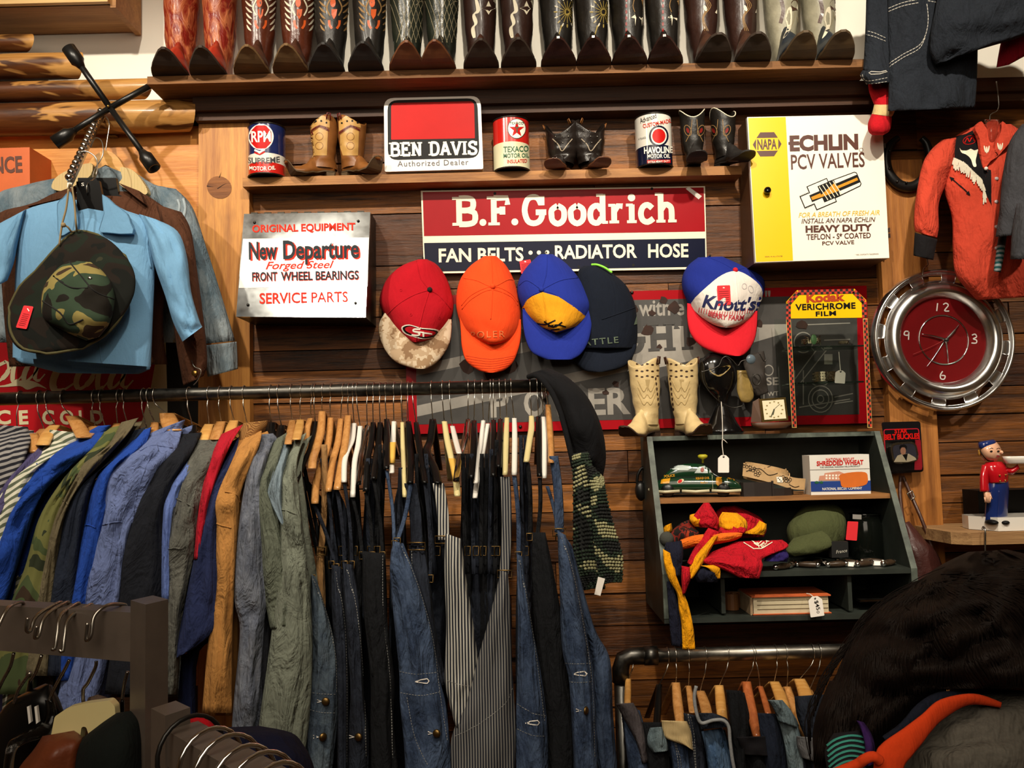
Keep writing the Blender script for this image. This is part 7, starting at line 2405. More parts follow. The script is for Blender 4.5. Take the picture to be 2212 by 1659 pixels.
for x, y, a, o in KN:
    t = T('pocket_knife', 'pocket knife with steel ends, %s from the neckerchief heap' % o, 'pocket knife', 'pocket knives on the second shelf')
    c = P(x, y, 2.125)
    c.y = 2.125 + (1218 - y) * .0035
    c.z = ZM2 + .0085
    q = Matrix.Rotation(R(a), 3, 'Z')
    h = t.part('handle', PEARL)
    rs = []
    for k in range(9):
        u = -1 + 2 * k / 8
        r_ = .008 * (1 - .35 * u * u)
        rs.append([c + q @ V((u * .026, r_ * 1.1 * math.cos(R(g_)), r_ * math.sin(R(g_)))) for g_ in range(0, 360, 40)])
    h.rings(rs)
    for s_ in (-1, 1):
        e = t.part('bolster', CHROME)
        e.ball(c + q @ V((s_ * .024, 0, 0)), (.0075, .0075, .0074), 10)
    bl_ = t.part('blade_spine', STEEL)
    bl_.box(c + q @ V((0, -.004, .0045)), (.036, .0015, .004), q)
    if o in ('second', 'fourth', 'sixth', 'eighth'):
        g = t.part('string_tag', PAPER)
        f = c + q @ V((.012, -.02, -.002))
        g.box(f, (.02, .014, .001), q @ Matrix.Rotation(R(40), 3, 'X'))

# ---- low compartments
t = T('paper_book', 'thick paperback book with orange cover and a handwritten price tag', 'book')
Yq = 2.115
zb = ZBT + .001
a, c_ = P(1628, 1320, Yq), P(1790, 1316, Yq)
h = .042
pg = t.part('page_block', mat('page_edges', '#b7aa8c', .9, n=.2, ns=8))
pg.box8([V((a.x, Yq, zb + .002)), V((c_.x, Yq, zb + .002)), V((c_.x, Yq, zb + h)), V((a.x, Yq, zb + h))], [V((a.x + .01, Yq + .11, zb + .002)), V((c_.x, Yq + .11, zb + .002)), V((c_.x, Yq + .11, zb + h)), V((a.x + .01, Yq + .11, zb + h))])
cv = t.part('cover', mat('orange_book_cover', '#b5552a', .6, n=.4, ns=12))
cv.box(((a.x + c_.x) / 2, Yq + .054, zb + h + .0015), (c_.x - a.x + .01, .118, .003))
cv.box(((a.x + c_.x) / 2, Yq + .054, zb + .001), (c_.x - a.x + .01, .118, .002))
cv.use(mat('worn_spine', '#8a7458', .9, n=.4, ns=20))
cv.box((a.x - .006, Yq + .054, zb + h / 2), (.006, .118, h))
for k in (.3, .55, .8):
    ln = t.part('page_gap', mat('page_gap_shade', '#6a5c44', .9))  # dark strips colour in the shade between page sections
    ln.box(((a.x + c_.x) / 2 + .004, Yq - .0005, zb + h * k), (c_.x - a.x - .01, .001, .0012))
t, g = stag('white tag with handwritten price on the orange book', 1763, 1310, 2.085, [(1742, 1282, 2.11), (1750, 1284, 2.1)], 30, 44, -8)
text(g, flat(2.085), '$45', 1759, 1298, 1764, 1318, 8, INK, .005)
stroke(g, flat(2.085), disc(1767, 1322, 3, 2, 8), .8, INK, .0006, closed=True)
t = T('leather_strap', 'rolled brown leather strap in the low compartment', 'strap', m=mat('brown_strap_leather', '#6a4426', .5, n=.2))
c = P(1590, 1310, 2.16)
ribbon(t.root, [V((c.x + (.03 - .0012 * k) * math.cos(R(k * 24)), 2.19 + (.03 - .0012 * k) * math.sin(R(k * 24)), zb)) for k in range(24)], .04, .003)
t = T('steel_tray', 'flat dark tray with shiny rim in the end compartment', 'tray', m=DKSTEEL)
c = P(1895, 1296, 2.14)
t.root.box((c.x - .005, 2.2, c.z), (.085, .14, .006))
t.root.use(CHROME)
t.root.box((c.x - .005, 2.129, c.z + .001), (.085, .002, .004))

# ---- iron padlock on the wall beside the cabinet
t = T('padlock', 'old black iron padlock on the wall beside the cabinet', 'padlock')
c = P(1384, 1060, 2.35)
b = t.part('lock_body', M_BLKM)
b.ball(c, (.016, .014, .028), 14)
b = t.part('shackle', M_BLKM)
b.tube([P(x, y, 2.35) for x, y in smooth2([(1376, 1045), (1378, 1025), (1388, 1010), (1392, 1022), (1390, 1046)], 5)], .004, 8)
nl = t.part('nail', M_BLKM)
nl.tube([P(1387, 1012, 2.345), P(1387, 1012, 2.4)], .002, 6)
# ================================================================ right side: hubcap clock, western shirt, horseshoe, figurine shelf
HUB = metal('polished_hubcap', '#dedddb', .24, .4, 14)
t = T('hubcap_clock', 'chrome hubcap wall clock with red dial', 'clock')
ctr = P(2034, 735, 2.345)
Rh = 158 * 2.31 / FPX
q = V((.02, -1, .03)).normalized().to_track_quat('Z', 'Y')
NS = 144


def hp(r, a, h):
    return ctr + q @ V((r * Rh * math.cos(a), r * Rh * math.sin(a), h))


prof = [(1.0, .0), (1.0, .006), (.992, .014), (.975, .02), (.955, .021), (.94, .018), (.93, .014), (.92, .012), (.83, .012), (.815, .016), (.78, .027), (.73, .034), (.68, .034), (.64, .026), (.615, .016), (.6, .012), (.595, .008)]
b = t.part('cover', HUB)
rs = [[hp(r, 2 * math.pi * k / NS, h) for k in range(NS)] for r, h in prof]
vs = [p for r in rs for p in r]
fs = []
for i in range(len(prof) - 1):
    for j in range(NS):
        if i == 7 and 2 <= (j + 3) % 12 <= 8:      # open slots
            continue
        fs.append((i * NS + j, i * NS + (j + 1) % NS, (i + 1) * NS + (j + 1) % NS, (i + 1) * NS + j))
b.add(vs, fs, True)
# turned-in lips of the slots
for sl in range(12):
    e = t.part('slot_lip', HUB)
    a0, a1 = (sl * 12 - 3 + 2) / NS * 2 * math.pi, (sl * 12 - 3 + 9) / NS * 2 * math.pi
    loop = [hp(.92, a0 + (a1 - a0) * k / 8, .011) for k in range(9)] + [hp(.83, a1 - (a1 - a0) * k / 8, .011) for k in range(9)]
    e.tube(loop, .0016, 6, True)
d = t.part('dial', mat('red_dial', '#5e0e11', .18, n=.12, ns=6, coat=.7))
d.add([hp(0, 0, .009)] + [hp(.598, 2 * math.pi * k / 64, .009) for k in range(64)], [(0, k + 1, (k + 1) % 64 + 1) for k in range(64)], True)
rg = t.part('dial_ring', CHROME)
rg.tube([hp(.345, 2 * math.pi * k / 48, .011) for k in range(48)], .0018, 6, True)
sf = Plane(hp(0, 0, .0095), hp(.5, 0, .0095), hp(.5, 1.5, .0095))
nu = t.part('numeral', mat('silver_marker', '#b8aea8', .4))
SM = MATS['silver_marker']
for pts in ([(2025, 655), (2023, 672)], [(2037, 658), (2043, 655), (2048, 660), (2040, 671), (2050, 672)], [(2099, 724), (2106, 722), (2109, 728), (2102, 732), (2109, 735), (2108, 741), (2098, 741)], [(2036, 802), (2031, 810), (2032, 818), (2039, 819), (2041, 812), (2033, 811)], [(1962, 716), (1955, 716), (1953, 723), (1961, 724), (1963, 717), (1962, 734)]):
    stroke(nu, sf, pts, 2.6, SM, .001, res=4)
for pts, w_ in (([(2040, 734), (2016, 727), (1989, 722)], (5, 4, 2)), ([(2040, 734), (2055, 720), (2069, 702)], (4, 5, 2)), ([(2040, 734), (2044, 760), (2046, 784)], (4, 3, 1.5)), ([(2037, 738), (2018, 768), (2000, 792)], (2, 1.5, 1)), ([(2038, 735), (2004, 752), (1970, 766)], (1, 1, 1))):
    h = t.part('hand', CHROME)
    hs = smooth2(pts, 4)
    h.use(CHROME if w_[0] > 1 else mat('red_hand', '#8c2a26', .4))
    h.tube([sf.hit(x, y, .006)[0] for x, y in hs], [w_[min(2, int(i * 3 / len(hs)))] * .0006 for i in range(len(hs))], 6)
hb = t.part('hand_hub', DKSTEEL)
hb.lathe([(.006, 0), (.006, .008), (.003, .01), (.001, .01)], sf.hit(2042, 735)[0], q @ V((0, 0, 1)), 16)

t = T('horseshoe', 'old black iron horseshoe on the post beside the valve cabinet', 'horseshoe')
b = t.part('shoe', M_BLKM)
pts = smooth2([(1940, 298), (1924, 312), (1914, 338), (1920, 374), (1944, 400), (1974, 402), (2000, 378), (2008, 344), (2002, 312), (1990, 298)], 5)
wd_ = [.0085 + .006 * math.sin(math.pi * i / (len(pts) - 1)) for i in range(len(pts))]
b.tube([P(x, y, 2.35) for x, y in pts], wd_, 10)
for x, y in ((1922, 326), (1921, 364), (1938, 392), (2002, 362)):
    n_ = t.part('nail_head', DKSTEEL)
    n_.ball(P(x, y, 2.336), .004, 8)
nl = t.part('wall_nail', DKSTEEL)
nl.tube([P(1958, 394, 2.33), P(1958, 394, 2.37)], .003, 8)

# ---- western shirt
S_RED = cloth('western_red_rayon', '#c4442f', n=.04, fold=.5)
S_BLK = cloth('black_gabardine', '#121012', n=.08, fold=.25)
t = T('western_shirt', 'red western shirt with black yoke, white fringe and steer head', 'shirt')
YS_ = 2.27
b = t.part('body', S_RED)
b.loft([(2116, 268, 2184, 268, YS_, .02), (2064, 294, 2215, 292, YS_, .035), (2050, 330, 2232, 330, YS_ - .005, .05), (2042, 372, 2238, 372, YS_ - .01, .05), (2040, 412, 2240, 412, YS_ - .01, .05), (2056, 470, 2240, 470, YS_ - .01, .05), (2058, 540, 2240, 540, YS_ - .005, .05), (2066, 596, 2244, 592, YS_, .05), (2110, 648, 2248, 640, YS_ + .01, .04)], 6, 36, fold=.012, fu=4, seed=230)
s_ = t.part('sleeve', S_RED)
s_.loft([(2034, 302, 2072, 296, YS_, .02), (2006, 330, 2062, 350, YS_ - .015, .04), (1990, 364, 2044, 396, YS_ - .02, .045), (1978, 430, 2028, 440, YS_ - .025, .045), (1974, 478, 2028, 490, YS_ - .025, .04), (1977, 500, 2024, 514, YS_ - .025, .03)], 6, 28, fold=.012, fu=3, seed=231)
c = t.part('cuff', S_BLK, s_)
c.loft([(1976, 502, 2025, 517, YS_ - .025, .03), (1974, 530, 2020, 542, YS_ - .025, .032), (1973, 552, 2016, 562, YS_ - .025, .03)], 4, 22, fold=.006, seed=232)
sf = Surf(b)
yk = t.part('yoke', S_BLK)
poly(yk, sf, [(2064, 296), (2086, 290), (2112, 276), (2122, 330), (2124, 364), (2140, 368), (2141, 444), (2124, 406), (2094, 366), (2062, 342)], S_BLK, .0016, 8)
wt = t.part('steer_emblem', P_WHITE)
poly(wt, sf, smooth2([(2074, 321), (2078, 326), (2088, 326), (2096, 323), (2104, 326), (2112, 324), (2110, 334), (2107, 348), (2108, 360), (2102, 360), (2097, 346), (2090, 338), (2084, 334), (2077, 330)], 3, True), P_CREAM, .003, 7)
stroke(wt, sf, [(2084, 310), (2090, 300), (2094, 308), (2100, 298), (2104, 306)], 2, P_RED2, .003, res=4)
stroke(wt, sf, disc(2094, 304, 14, 9, 16, rot=-15), 1.2, P_RED2, .0025, closed=True)
pi_ = t.part('piping', P_CREAM)
FR = [(2062, 343), (2080, 352), (2104, 374), (2122, 396), (2124, 420)]
seam(pi_, sf, FR, .0016, P_CREAM, .002)
rn = random.Random(12)
fp = smooth2(FR, 10)
fg = t.part('fringe', mat('white_fringe', '#d6cdb8', .9))
for i, (x, y) in enumerate(fp):
    for k in range(2):
        a = rn.uniform(-4, 5)
        L = rn.uniform(14, 24)
        stroke(fg, sf, [(x + k * 1.5, y), (x + a * .6, y + L * .5), (x + a, y + L)], 2.6, MATS['white_fringe'], .004 + .0012 * rn.random(), res=3)
ar = t.part('arrow_emblem', S_BLK)
stroke(ar, sf, [(2056, 386), (2090, 416)], 2.2, S_BLK, .002)
for x, y, a in ((2056, 386, 225), (2092, 418, 45)):
    poly(ar, sf, [(x + 6 * math.cos(R(a)), y + 6 * math.sin(R(a))), (x + 6 * math.cos(R(a + 130)), y + 6 * math.sin(R(a + 130))), (x + 6 * math.cos(R(a - 130)), y + 6 * math.sin(R(a - 130)))], S_BLK, .002)
for pts in ([(2120, 262), (2106, 276), (2116, 300), (2120, 340), (2126, 364), (2140, 348), (2156, 334), (2136, 308), (2130, 280)], [(2166, 262), (2184, 284), (2186, 300), (2166, 326), (2150, 340), (2150, 312), (2162, 286)]):
    c = t.part('collar', S_RED)
    c.ppoly(smooth2(pts, 3, True), 2.205, .012)
sfc = flat(2.205)
st = t.part('collar_emblem', P_CREAM)
for cx, cy in ((2131, 324), (2160, 318)):
    for dx in (-4, 0, 4):
        poly(st, sfc, disc(cx + dx, cy - abs(dx) * .5, 1.8, 8, 8, rot=dx * 3), P_CREAM, .001)
bt = t.part('collar_tip', PAPER)
bt.ball(P(2130, 364, 2.2), .005, 10)
for y in (386, 436, 490, 536):
    bt = t.part('button', mat('pearl_button', '#b0a0a0', .25))
    bt.ball(sf.hit(2152, y)[0], (.006, .003, .005), 10)
t = T('wire_hanger', 'wire hanger with clear plastic tube under the western shirt collar', 'hanger')
wire(t, 'hook', [(2152, 176, 2.28), (2156, 205, 2.27), (2156, 236, 2.26), (2140, 248, 2.25), (2138, 262, 2.245)], .0014)
cl = t.part('plastic_insert', CLEAR)
cl.loft([(2124, 258, 2160, 258, 2.25, .012), (2132, 275, 2158, 275, 2.24, .016), (2136, 306, 2152, 306, 2.235, .012)], 4, 14)
t = T('wire_clip', 'bent steel hook holding the clock under the black cuff', 'hook')
wire(t, 'hook', [(2002, 560, 2.33), (2004, 572, 2.325), (1996, 580, 2.32), (1992, 596, 2.32)], .002)

# ---- grey garment at the frame edge
G_GRY = cloth('charcoal_wool', '#3a3a3e', n=.15, fold=.4)
t = T('wool_jacket', 'charcoal grey wool jacket at the edge beside the western shirt', 'jacket')
b = t.part('body', G_GRY)
b.loft([(2208, 268, 2260, 262, 2.16, .03), (2182, 304, 2270, 300, 2.14, .05), (2170, 352, 2280, 350, 2.13, .05), (2162, 410, 2280, 410, 2.13, .05), (2158, 460, 2280, 460, 2.13, .05), (2150, 512, 2280, 500, 2.13, .05)], 5, 26, fold=.014, seed=240)
s_ = t.part('sleeve', G_GRY)
s_.loft([(2196, 440, 2260, 430, 2.06, .03), (2186, 500, 2270, 500, 2.05, .04), (2182, 560, 2280, 560, 2.05, .04)], 4, 20, fold=.012, seed=241)
t = T('striped_cuff_shirt', 'shirt sleeve ending in a teal and grey striped cuff', 'shirt')
s_ = t.part('sleeve', G_GRY)
s_.loft([(2162, 470, 2182, 476, 2.175, .012), (2158, 500, 2176, 504, 2.17, .014), (2154, 528, 2172, 530, 2.17, .014)], 4, 14)
c = t.part('cuff', stripes('teal_stripe', '#1d4a4c', '#8a8f90', 'Z', 26, .5))
c.loft([(2154, 528, 2172, 530, 2.17, .014), (2150, 556, 2168, 558, 2.17, .015), (2146, 586, 2162, 588, 2.17, .013)], 4, 14)

# ---- dark denim hanging from above
D_IND = cloth('indigo_denim', '#20242b', n=.25, fold=.5)
t = T('denim_trousers', 'dark indigo denim trousers with white stitching hanging before the boot shelf end', 'trousers')
b = t.part('leg', D_IND)
b.loft([(1916, -60, 2112, -60, 2.195, .03), (1918, 40, 2112, 40, 2.195, .035), (1920, 120, 2112, 115, 2.195, .035), (1919, 190, 2110, 180, 2.195, .035), (1918, 240, 2106, 232, 2.195, .035)], 6, 34, fold=.02, fu=3, fv=1, seed=250)
sf = Surf(b)
st = t.part('stitching', mat('white_thread', '#b9b4aa', .9))
WT = MATS['white_thread']
for d in (0, 7):
    stitch(st, sf, [(1920, 138 + d), (1950, 118 + d), (1985, 98 + d), (2000, 74 + d * .6), (2005, 40), (2001, 4)][:(6 if not d else 4)], WT, 1.5, 6, 1.5)
    stitch(st, sf, [(1920, 18 + d), (1950, 6 + d), (1990, -2 + d)], WT, 1.5, 6, 1.5)
stitch(st, sf, [(2004, 2), (2040, 8), (2080, 10), (2110, 2)], WT, 1.8, 5, 2)
b2 = t.part('leg', D_IND)
b2.loft([(2030, -40, 2260, -60, 2.14, .04), (2020, 20, 2270, -10, 2.13, .05), (2010, 70, 2260, 30, 2.13, .05), (2008, 112, 2230, 70, 2.14, .04), (2020, 140, 2112, 108, 2.15, .02)], 6, 30, fold=.025, fu=3, seed=251)
t = T('denim_jacket', 'dark denim jacket sleeve with buttonhole cuff beside the white boots', 'jacket')
b = t.part('sleeve', D_IND)
b.loft([(1872, -60, 1940, -60, 2.225, .03), (1870, 40, 1940, 40, 2.225, .03), (1867, 110, 1940, 110, 2.22, .03), (1864, 152, 1936, 158, 2.215, .04)], 5, 24, fold=.014, seed=252)
c = t.part('cuff', D_IND, b)
c.loft([(1863, 152, 1938, 154, 2.215, .042), (1858, 164, 1936, 170, 2.215, .042), (1873, 182, 1930, 178, 2.215, .038)], 4, 24)
sf = Surf(b, c)
st = t.part('stitching', WT)
for pts in ([(1868, 66), (1890, 72), (1916, 84)], [(1868, 74), (1890, 80), (1916, 91)], [(1862, 154), (1872, 174), (1916, 168)], [(1858, 162), (1872, 181), (1916, 176)]):
    stitch(st, sf, pts, WT, 1.2, 5, 2)
stroke(st, sf, [(1916, 155), (1900, 160), (1882, 161), (1877, 158), (1882, 155), (1900, 156), (1914, 153)], 1.6, WT, .0015)
KR, KC = cloth('red_knit', '#b4141e', n=.15, weave=300, fold=.2), cloth('cream_knit', '#c8ac78', n=.12, weave=300, fold=.2)
t = T('knit_sock', 'red knitted stocking with cream band hanging under the denim cuff', 'sock')
b = t.part('leg', KR)
b.loft([(1875, 178, 1930, 176, 2.255, .025), (1878, 200, 1936, 204, 2.25, .03), (1888, 226, 1938, 226, 2.245, .03)], 5, 22, fold=.006, seed=260, cap=False)
c = t.part('band', KC)
c.loft([(1888, 226, 1938, 226, 2.245, .031), (1885, 240, 1930, 246, 2.24, .032), (1883, 246, 1926, 252, 2.24, .032)], 4, 22, cap=False)
c = t.part('foot', KR)
c.loft([(1883, 246, 1926, 252, 2.24, .031), (1875, 266, 1926, 264, 2.235, .034), (1876, 284, 1922, 282, 2.235, .03), (1884, 292, 1908, 292, 2.235, .015)], 5, 22, fold=.005, seed=261)
t = T('red_shirt', 'red shirt tail peeking under the dark indigo trousers', 'shirt', m=cloth('dark_red_cotton', '#8a1020', n=.06))
t.root.loft([(2170, 60, 2270, 40, 2.2, .02), (2160, 100, 2260, 90, 2.2, .02), (2152, 146, 2180, 140, 2.2, .01)], 4, 16, fold=.01, seed=262)

# ---- belt buckle card
t = T('belt_buckle_card', 'black and red blister card with a belt buckle hanging beside the cabinet', 'blister card')
Yc = 2.335
b = t.part('card', mat('black_glossy_card', '#121012', .2, n=0))
b.ppoly(rpoly([(1904, 912), (1988, 910), (1995, 1019), (1922, 1024)], 6), Yc, .002)
sf = flat(Yc)
le = t.part('lettering', P_RED2)
CR = mat('card_red', '#a8182a', .35)
stroke(le, sf, rpoly([(1914, 1012), (1909, 928), (1984, 926), (1990, 1010)], 5), 2, CR, .0008)
poly(le, sf, [(1976, 950), (1986, 950), (1990, 1015), (1974, 1015)], CR, .0006)
text(le, sf, 'STAR', 1932, 936, 1960, 935, 9, P_RED2, .05, lift=.0012)
text(le, sf, 'BELT BUCKLES', 1910, 950, 1986, 947, 11, P_RED2, .04, space=.92, lift=.0012)
bk = t.part('buckle', SILV)
oc = rpoly([(1921, 958), (1978, 953), (1986, 996), (1930, 1004)], 15)
bk.ppoly(oc, Yc - .012, .011)
sfb = flat(Yc - .012)
pc = t.part('portrait', mat('portrait_ground', '#3a3a46', .3, n=.2))
poly(pc, sfb, rpoly([(1926, 962), (1975, 957), (1981, 993), (1933, 1000)], 12), MATS['portrait_ground'], .001)
poly(pc, sfb, [(1930, 998), (1938, 984), (1950, 980), (1962, 980), (1976, 988), (1979, 993), (1960, 998)], mat('portrait_cream', '#cfc2a4', .4), .0014)
poly(pc, sfb, [(1948, 982), (1960, 980), (1957, 996)], INK, .0018)
poly(pc, sfb, disc(1950, 974, 6, 8.5, 14), mat('portrait_skin', '#b8846a', .4), .0018)
poly(pc, sfb, smooth2([(1943, 972), (1942, 964), (1950, 960), (1958, 964), (1957, 972), (1954, 967), (1946, 967)], 3, True), INK, .0022)
bl_ = t.part('blister', glass('blister_plastic', '#ffffff', .03, 1.1))
bl_.loft([(1914, 954, 1990, 950, Yc - .001, .018, 0), (1916, 980, 1992, 976, Yc - .001, .022, 0), (1922, 1018, 1994, 1014, Yc - .001, .018, 0)], 3, 20, p=.4)

# ---- little shelf with bellboy
t = T('rough_shelf', 'rough little wooden shelf carrying the bellboy figure', 'shelf', m=wood('rough_plank', '#7d5a38', '#b08a5c', 'X', 4, .8, .5, '#4a321c'))
YR = 2.16
zt = P(2150, 1150, YR).z
x0 = P(2056, 1150, YR).x
t.root.prism([V((x0, 2.3, zt)), V((x0 + .012, YR + .03, zt)), V((x0 + .05, YR, zt)), V((1.7, YR, zt)), V((1.7, 2.4, zt)), V((x0, 2.4, zt))], (0, 0, -.03))
POR = mat('white_porcelain', '#dcd6cc', .15, n=.02, coat=.5)
PSK = mat('porcelain_skin', '#dba888', .2, n=.06, coat=.5)
PRD = mat('porcelain_red', '#b0121c', .15, n=.06, coat=.6)
PBL = mat('porcelain_blue', '#17285e', .15, n=.1, coat=.6)
t = T('bellboy_figure', 'porcelain bellboy figure in red jacket holding a white tray', 'figurine')
Yq = 2.21
zb = zt + .001
b = t.part('base', POR)
x0, x1 = P(2106, 1140, Yq).x, P(2290, 1140, Yq).x
b.prism([V((x0, 2.24, zb)), V((x0 + .04, 2.175, zb)), V((x1, 2.175, zb)), V((x1, 2.29, zb)), V((x0 + .01, 2.29, zb))], (0, 0, .034))
zt2 = P(2150, 1128, Yq)
b = t.part('trousers', PBL)
b.loft([(2134, 1036, 2178, 1034, Yq, .025), (2130, 1056, 2180, 1054, Yq, .028), (2128, 1090, 2178, 1090, Yq, .024), (2126, 1128, 2176, 1126, Yq, .022)], 5, 22)
sfb = Surf(b)
seam(t.part('trouser_crease', PBL), sfb, [(2158, 1060), (2156, 1090), (2154, 1124)], .0016, PBL, .0)
for x in (2142, 2166):
    sh_ = t.part('shoe', INK)
    sh_.ball(P(x, 1128, Yq - .022), (.014, .022, .007), 12)
b = t.part('jacket', PRD)
b.loft([(2128, 998, 2166, 997, Yq, .02), (2124, 1008, 2176, 1006, Yq, .03), (2128, 1024, 2180, 1022, Yq, .034), (2134, 1044, 2178, 1042, Yq, .03)], 5, 24)
sfj = Surf(b)
a_ = t.part('sleeve', PRD)
a_.loft([(2120, 1004, 2140, 1004, Yq - .01, .014), (2116, 1030, 2136, 1030, Yq - .02, .016), (2116, 1062, 2138, 1062, Yq - .025, .015)], 5, 16)
h = t.part('hand', PSK)
h.loft([(2124, 1062, 2140, 1064, Yq - .028, .01), (2126, 1076, 2142, 1076, Yq - .03, .011), (2132, 1086, 2138, 1087, Yq - .03, .006)], 4, 12)
for k in range(4):
    h.tube([P(2127 + k * 4, 1074, Yq - .036), P(2129 + k * 3, 1085, Yq - .036)], .0022, 6)
h.tube([P(2138, 1068, Yq - .036), P(2142, 1078, Yq - .036)], .0024, 6)
a_ = t.part('sleeve', PRD)
a_.loft([(2172, 1008, 2176, 1024, Yq, .014), (2186, 1010, 2188, 1026, Yq - .01, .014), (2198, 1002, 2204, 1014, Yq - .015, .012)], 4, 14)
for x, y in ((2159, 1027), (2172, 1026), (2160, 1039), (2171, 1038)):
    bt = t.part('button', BRASS)
    bt.ball(sfj.hit(x, y)[0], .0028, 8)
hd = t.part('head', PSK)
hd.loft([(2120, 958, 2152, 954, Yq, .02), (2116, 968, 2160, 964, Yq, .032), (2118, 980, 2164, 976, Yq, .035), (2124, 990, 2160, 988, Yq, .03), (2134, 997, 2154, 996, Yq, .018)], 5, 24)
hd.ball(P(2163, 977, Yq - .018), .005, 8)
hd.ball(P(2125, 989, Yq - .006), (.006, .005, .008), 8)
sfh = Surf(hd)
fc = t.part('face_paint', INK)
for x in (2141, 2156):
    poly(fc, sfh, disc(x, 975, 3, 2, 8), INK, .001)
    stroke(fc, sfh, [(x - 4, 970), (x, 968), (x + 4, 969)], 1, K_BRN, .001)
poly(fc, sfh, disc(2155, 985, 3.4, 2, 10), PRD, .0012)
seam(t.part('chin_strap', INK), sfh, [(2117, 972), (2124, 984), (2134, 994), (2146, 996)], .0012, INK, .0006)
hr = t.part('hair', mat('porcelain_blond', '#b8863c', .3))
hr.loft([(2112, 972, 2120, 970, Yq + .004, .016), (2112, 984, 2120, 984, Yq + .004, .014)], 3, 12)
ht = t.part('pillbox_hat', PBL)
ht.loft([(2116, 954, 2146, 949, Yq, .014), (2112, 958, 2152, 953, Yq, .026), (2113, 968, 2152, 962, Yq, .028), (2116, 972, 2150, 965, Yq, .024)], 4, 22, p=.8)
tr_ = t.part('tray', POR)
tr_.loft([(2164, 986, 2300, 984, Yq - .01, .03), (2166, 992, 2300, 990, Yq - .01, .032), (2172, 1002, 2300, 1000, Yq - .01, .028)], 3, 22, p=.5)
t = T('black_tin', 'black tin box behind the bellboy figure', 'box', m=INK)
a, b_ = P(2112, 1060, 2.3), P(2300, 1130, 2.3)
t.root.box8([V((a.x, 2.3, zt + .001)), V((b_.x, 2.3, zt + .001)), V((b_.x, 2.3, a.z)), V((a.x, 2.3, a.z))], [V((a.x, 2.38, zt + .001)), V((b_.x, 2.38, zt + .001)), V((b_.x, 2.38, a.z)), V((a.x, 2.38, a.z))])
t = T('steel_hook', 'steel S hook hanging from the rough little shelf', 'hook')
wire(t, 'hook', [(2122, 1143, 2.155), (2124, 1138, 2.16), (2128, 1146, 2.15), (2128, 1170, 2.15), (2128, 1196, 2.15)], .0022)
# ---- leather bag behind the person
t = T('leather_bag', 'reddish brown leather bag hanging by a strap beside the cabinet', 'bag')
L_BAG = leather('oxblood_bag_leather', '#3a1a16', .5, .4, 60)
b = t.part('pouch', L_BAG)
b.loft([(1950, 1130, 1964, 1126, 2.3, .015), (1950, 1170, 1996, 1164, 2.29, .035), (1956, 1220, 2030, 1206, 2.28, .045), (1950, 1300, 2050, 1300, 2.28, .045), (1960, 1360, 2040, 1360, 2.28, .03)], 5, 24, fold=.01, seed=270)
s_ = t.part('strap', K_BRN)
for pts in ([(1946, 1028, 2.355), (1944, 1070, 2.34), (1952, 1130, 2.32)], [(1950, 1028, 2.355), (1968, 1070, 2.34), (1990, 1120, 2.31), (2016, 1188, 2.29)]):
    s_.tube([P(*q) for q in catmull(pts, 5)], .005, 8)
bk = t.part('buckle', STEEL)
bk.tube([P(x, y, 2.325) for x, y in ((1960, 1066), (1970, 1060), (1976, 1074), (1967, 1080))], .002, 6, True)
# ================================================================ low rail with denim jackets
RY2 = 2.08
t = T('clothes_rail', 'grey steel pipe rail with elbow carrying denim jackets under the cabinet', 'rail')
GP = metal('galvanised_pipe', '#8a867e', .35, .4, 40)
ra2, rb2 = P(1400, 1417, RY2), P(2000, 1401, RY2)
ra2.z = rb2.z = (ra2.z + rb2.z) / 2
p_ = t.part('pipe', GP)
p_.tube([ra2, rb2], .0165, 20)
e = t.part('elbow', M_PIPE)
c0 = P(1352, 1418, RY2)
c0.z = ra2.z
e.tube([ra2 + V((.015, 0, 0)), V((c0.x + .012, RY2, ra2.z)), V((c0.x - .006, RY2, ra2.z - .006)), V((c0.x - .014, RY2, ra2.z - .03)), V((c0.x - .014, RY2, ra2.z - .06))], .0205, 16)
e = t.part('coupling', M_PIPE)
e.tube([ra2 + V((-.01, 0, 0)), ra2 + V((.022, 0, 0))], .0225, 16)
p_ = t.part('upright', M_PIPE)
p_.tube([V((c0.x - .014, RY2, ra2.z - .05)), V((c0.x - .014, RY2, .0))], .0165, 16)
Z2 = ra2.z
D_MID = cloth('mid_blue_denim', '#3f5878', n=.3, wear='#6f88a2', ws=12, fold=.6)
D_PALE = cloth('pale_grey_denim', '#5e6e74', n=.25, wear='#828f92', ws=12, fold=.6)
FLEECE = mat('grey_fleece', '#8d8f90', .95, n=.2, ns=90, bump=.4, bs=200)
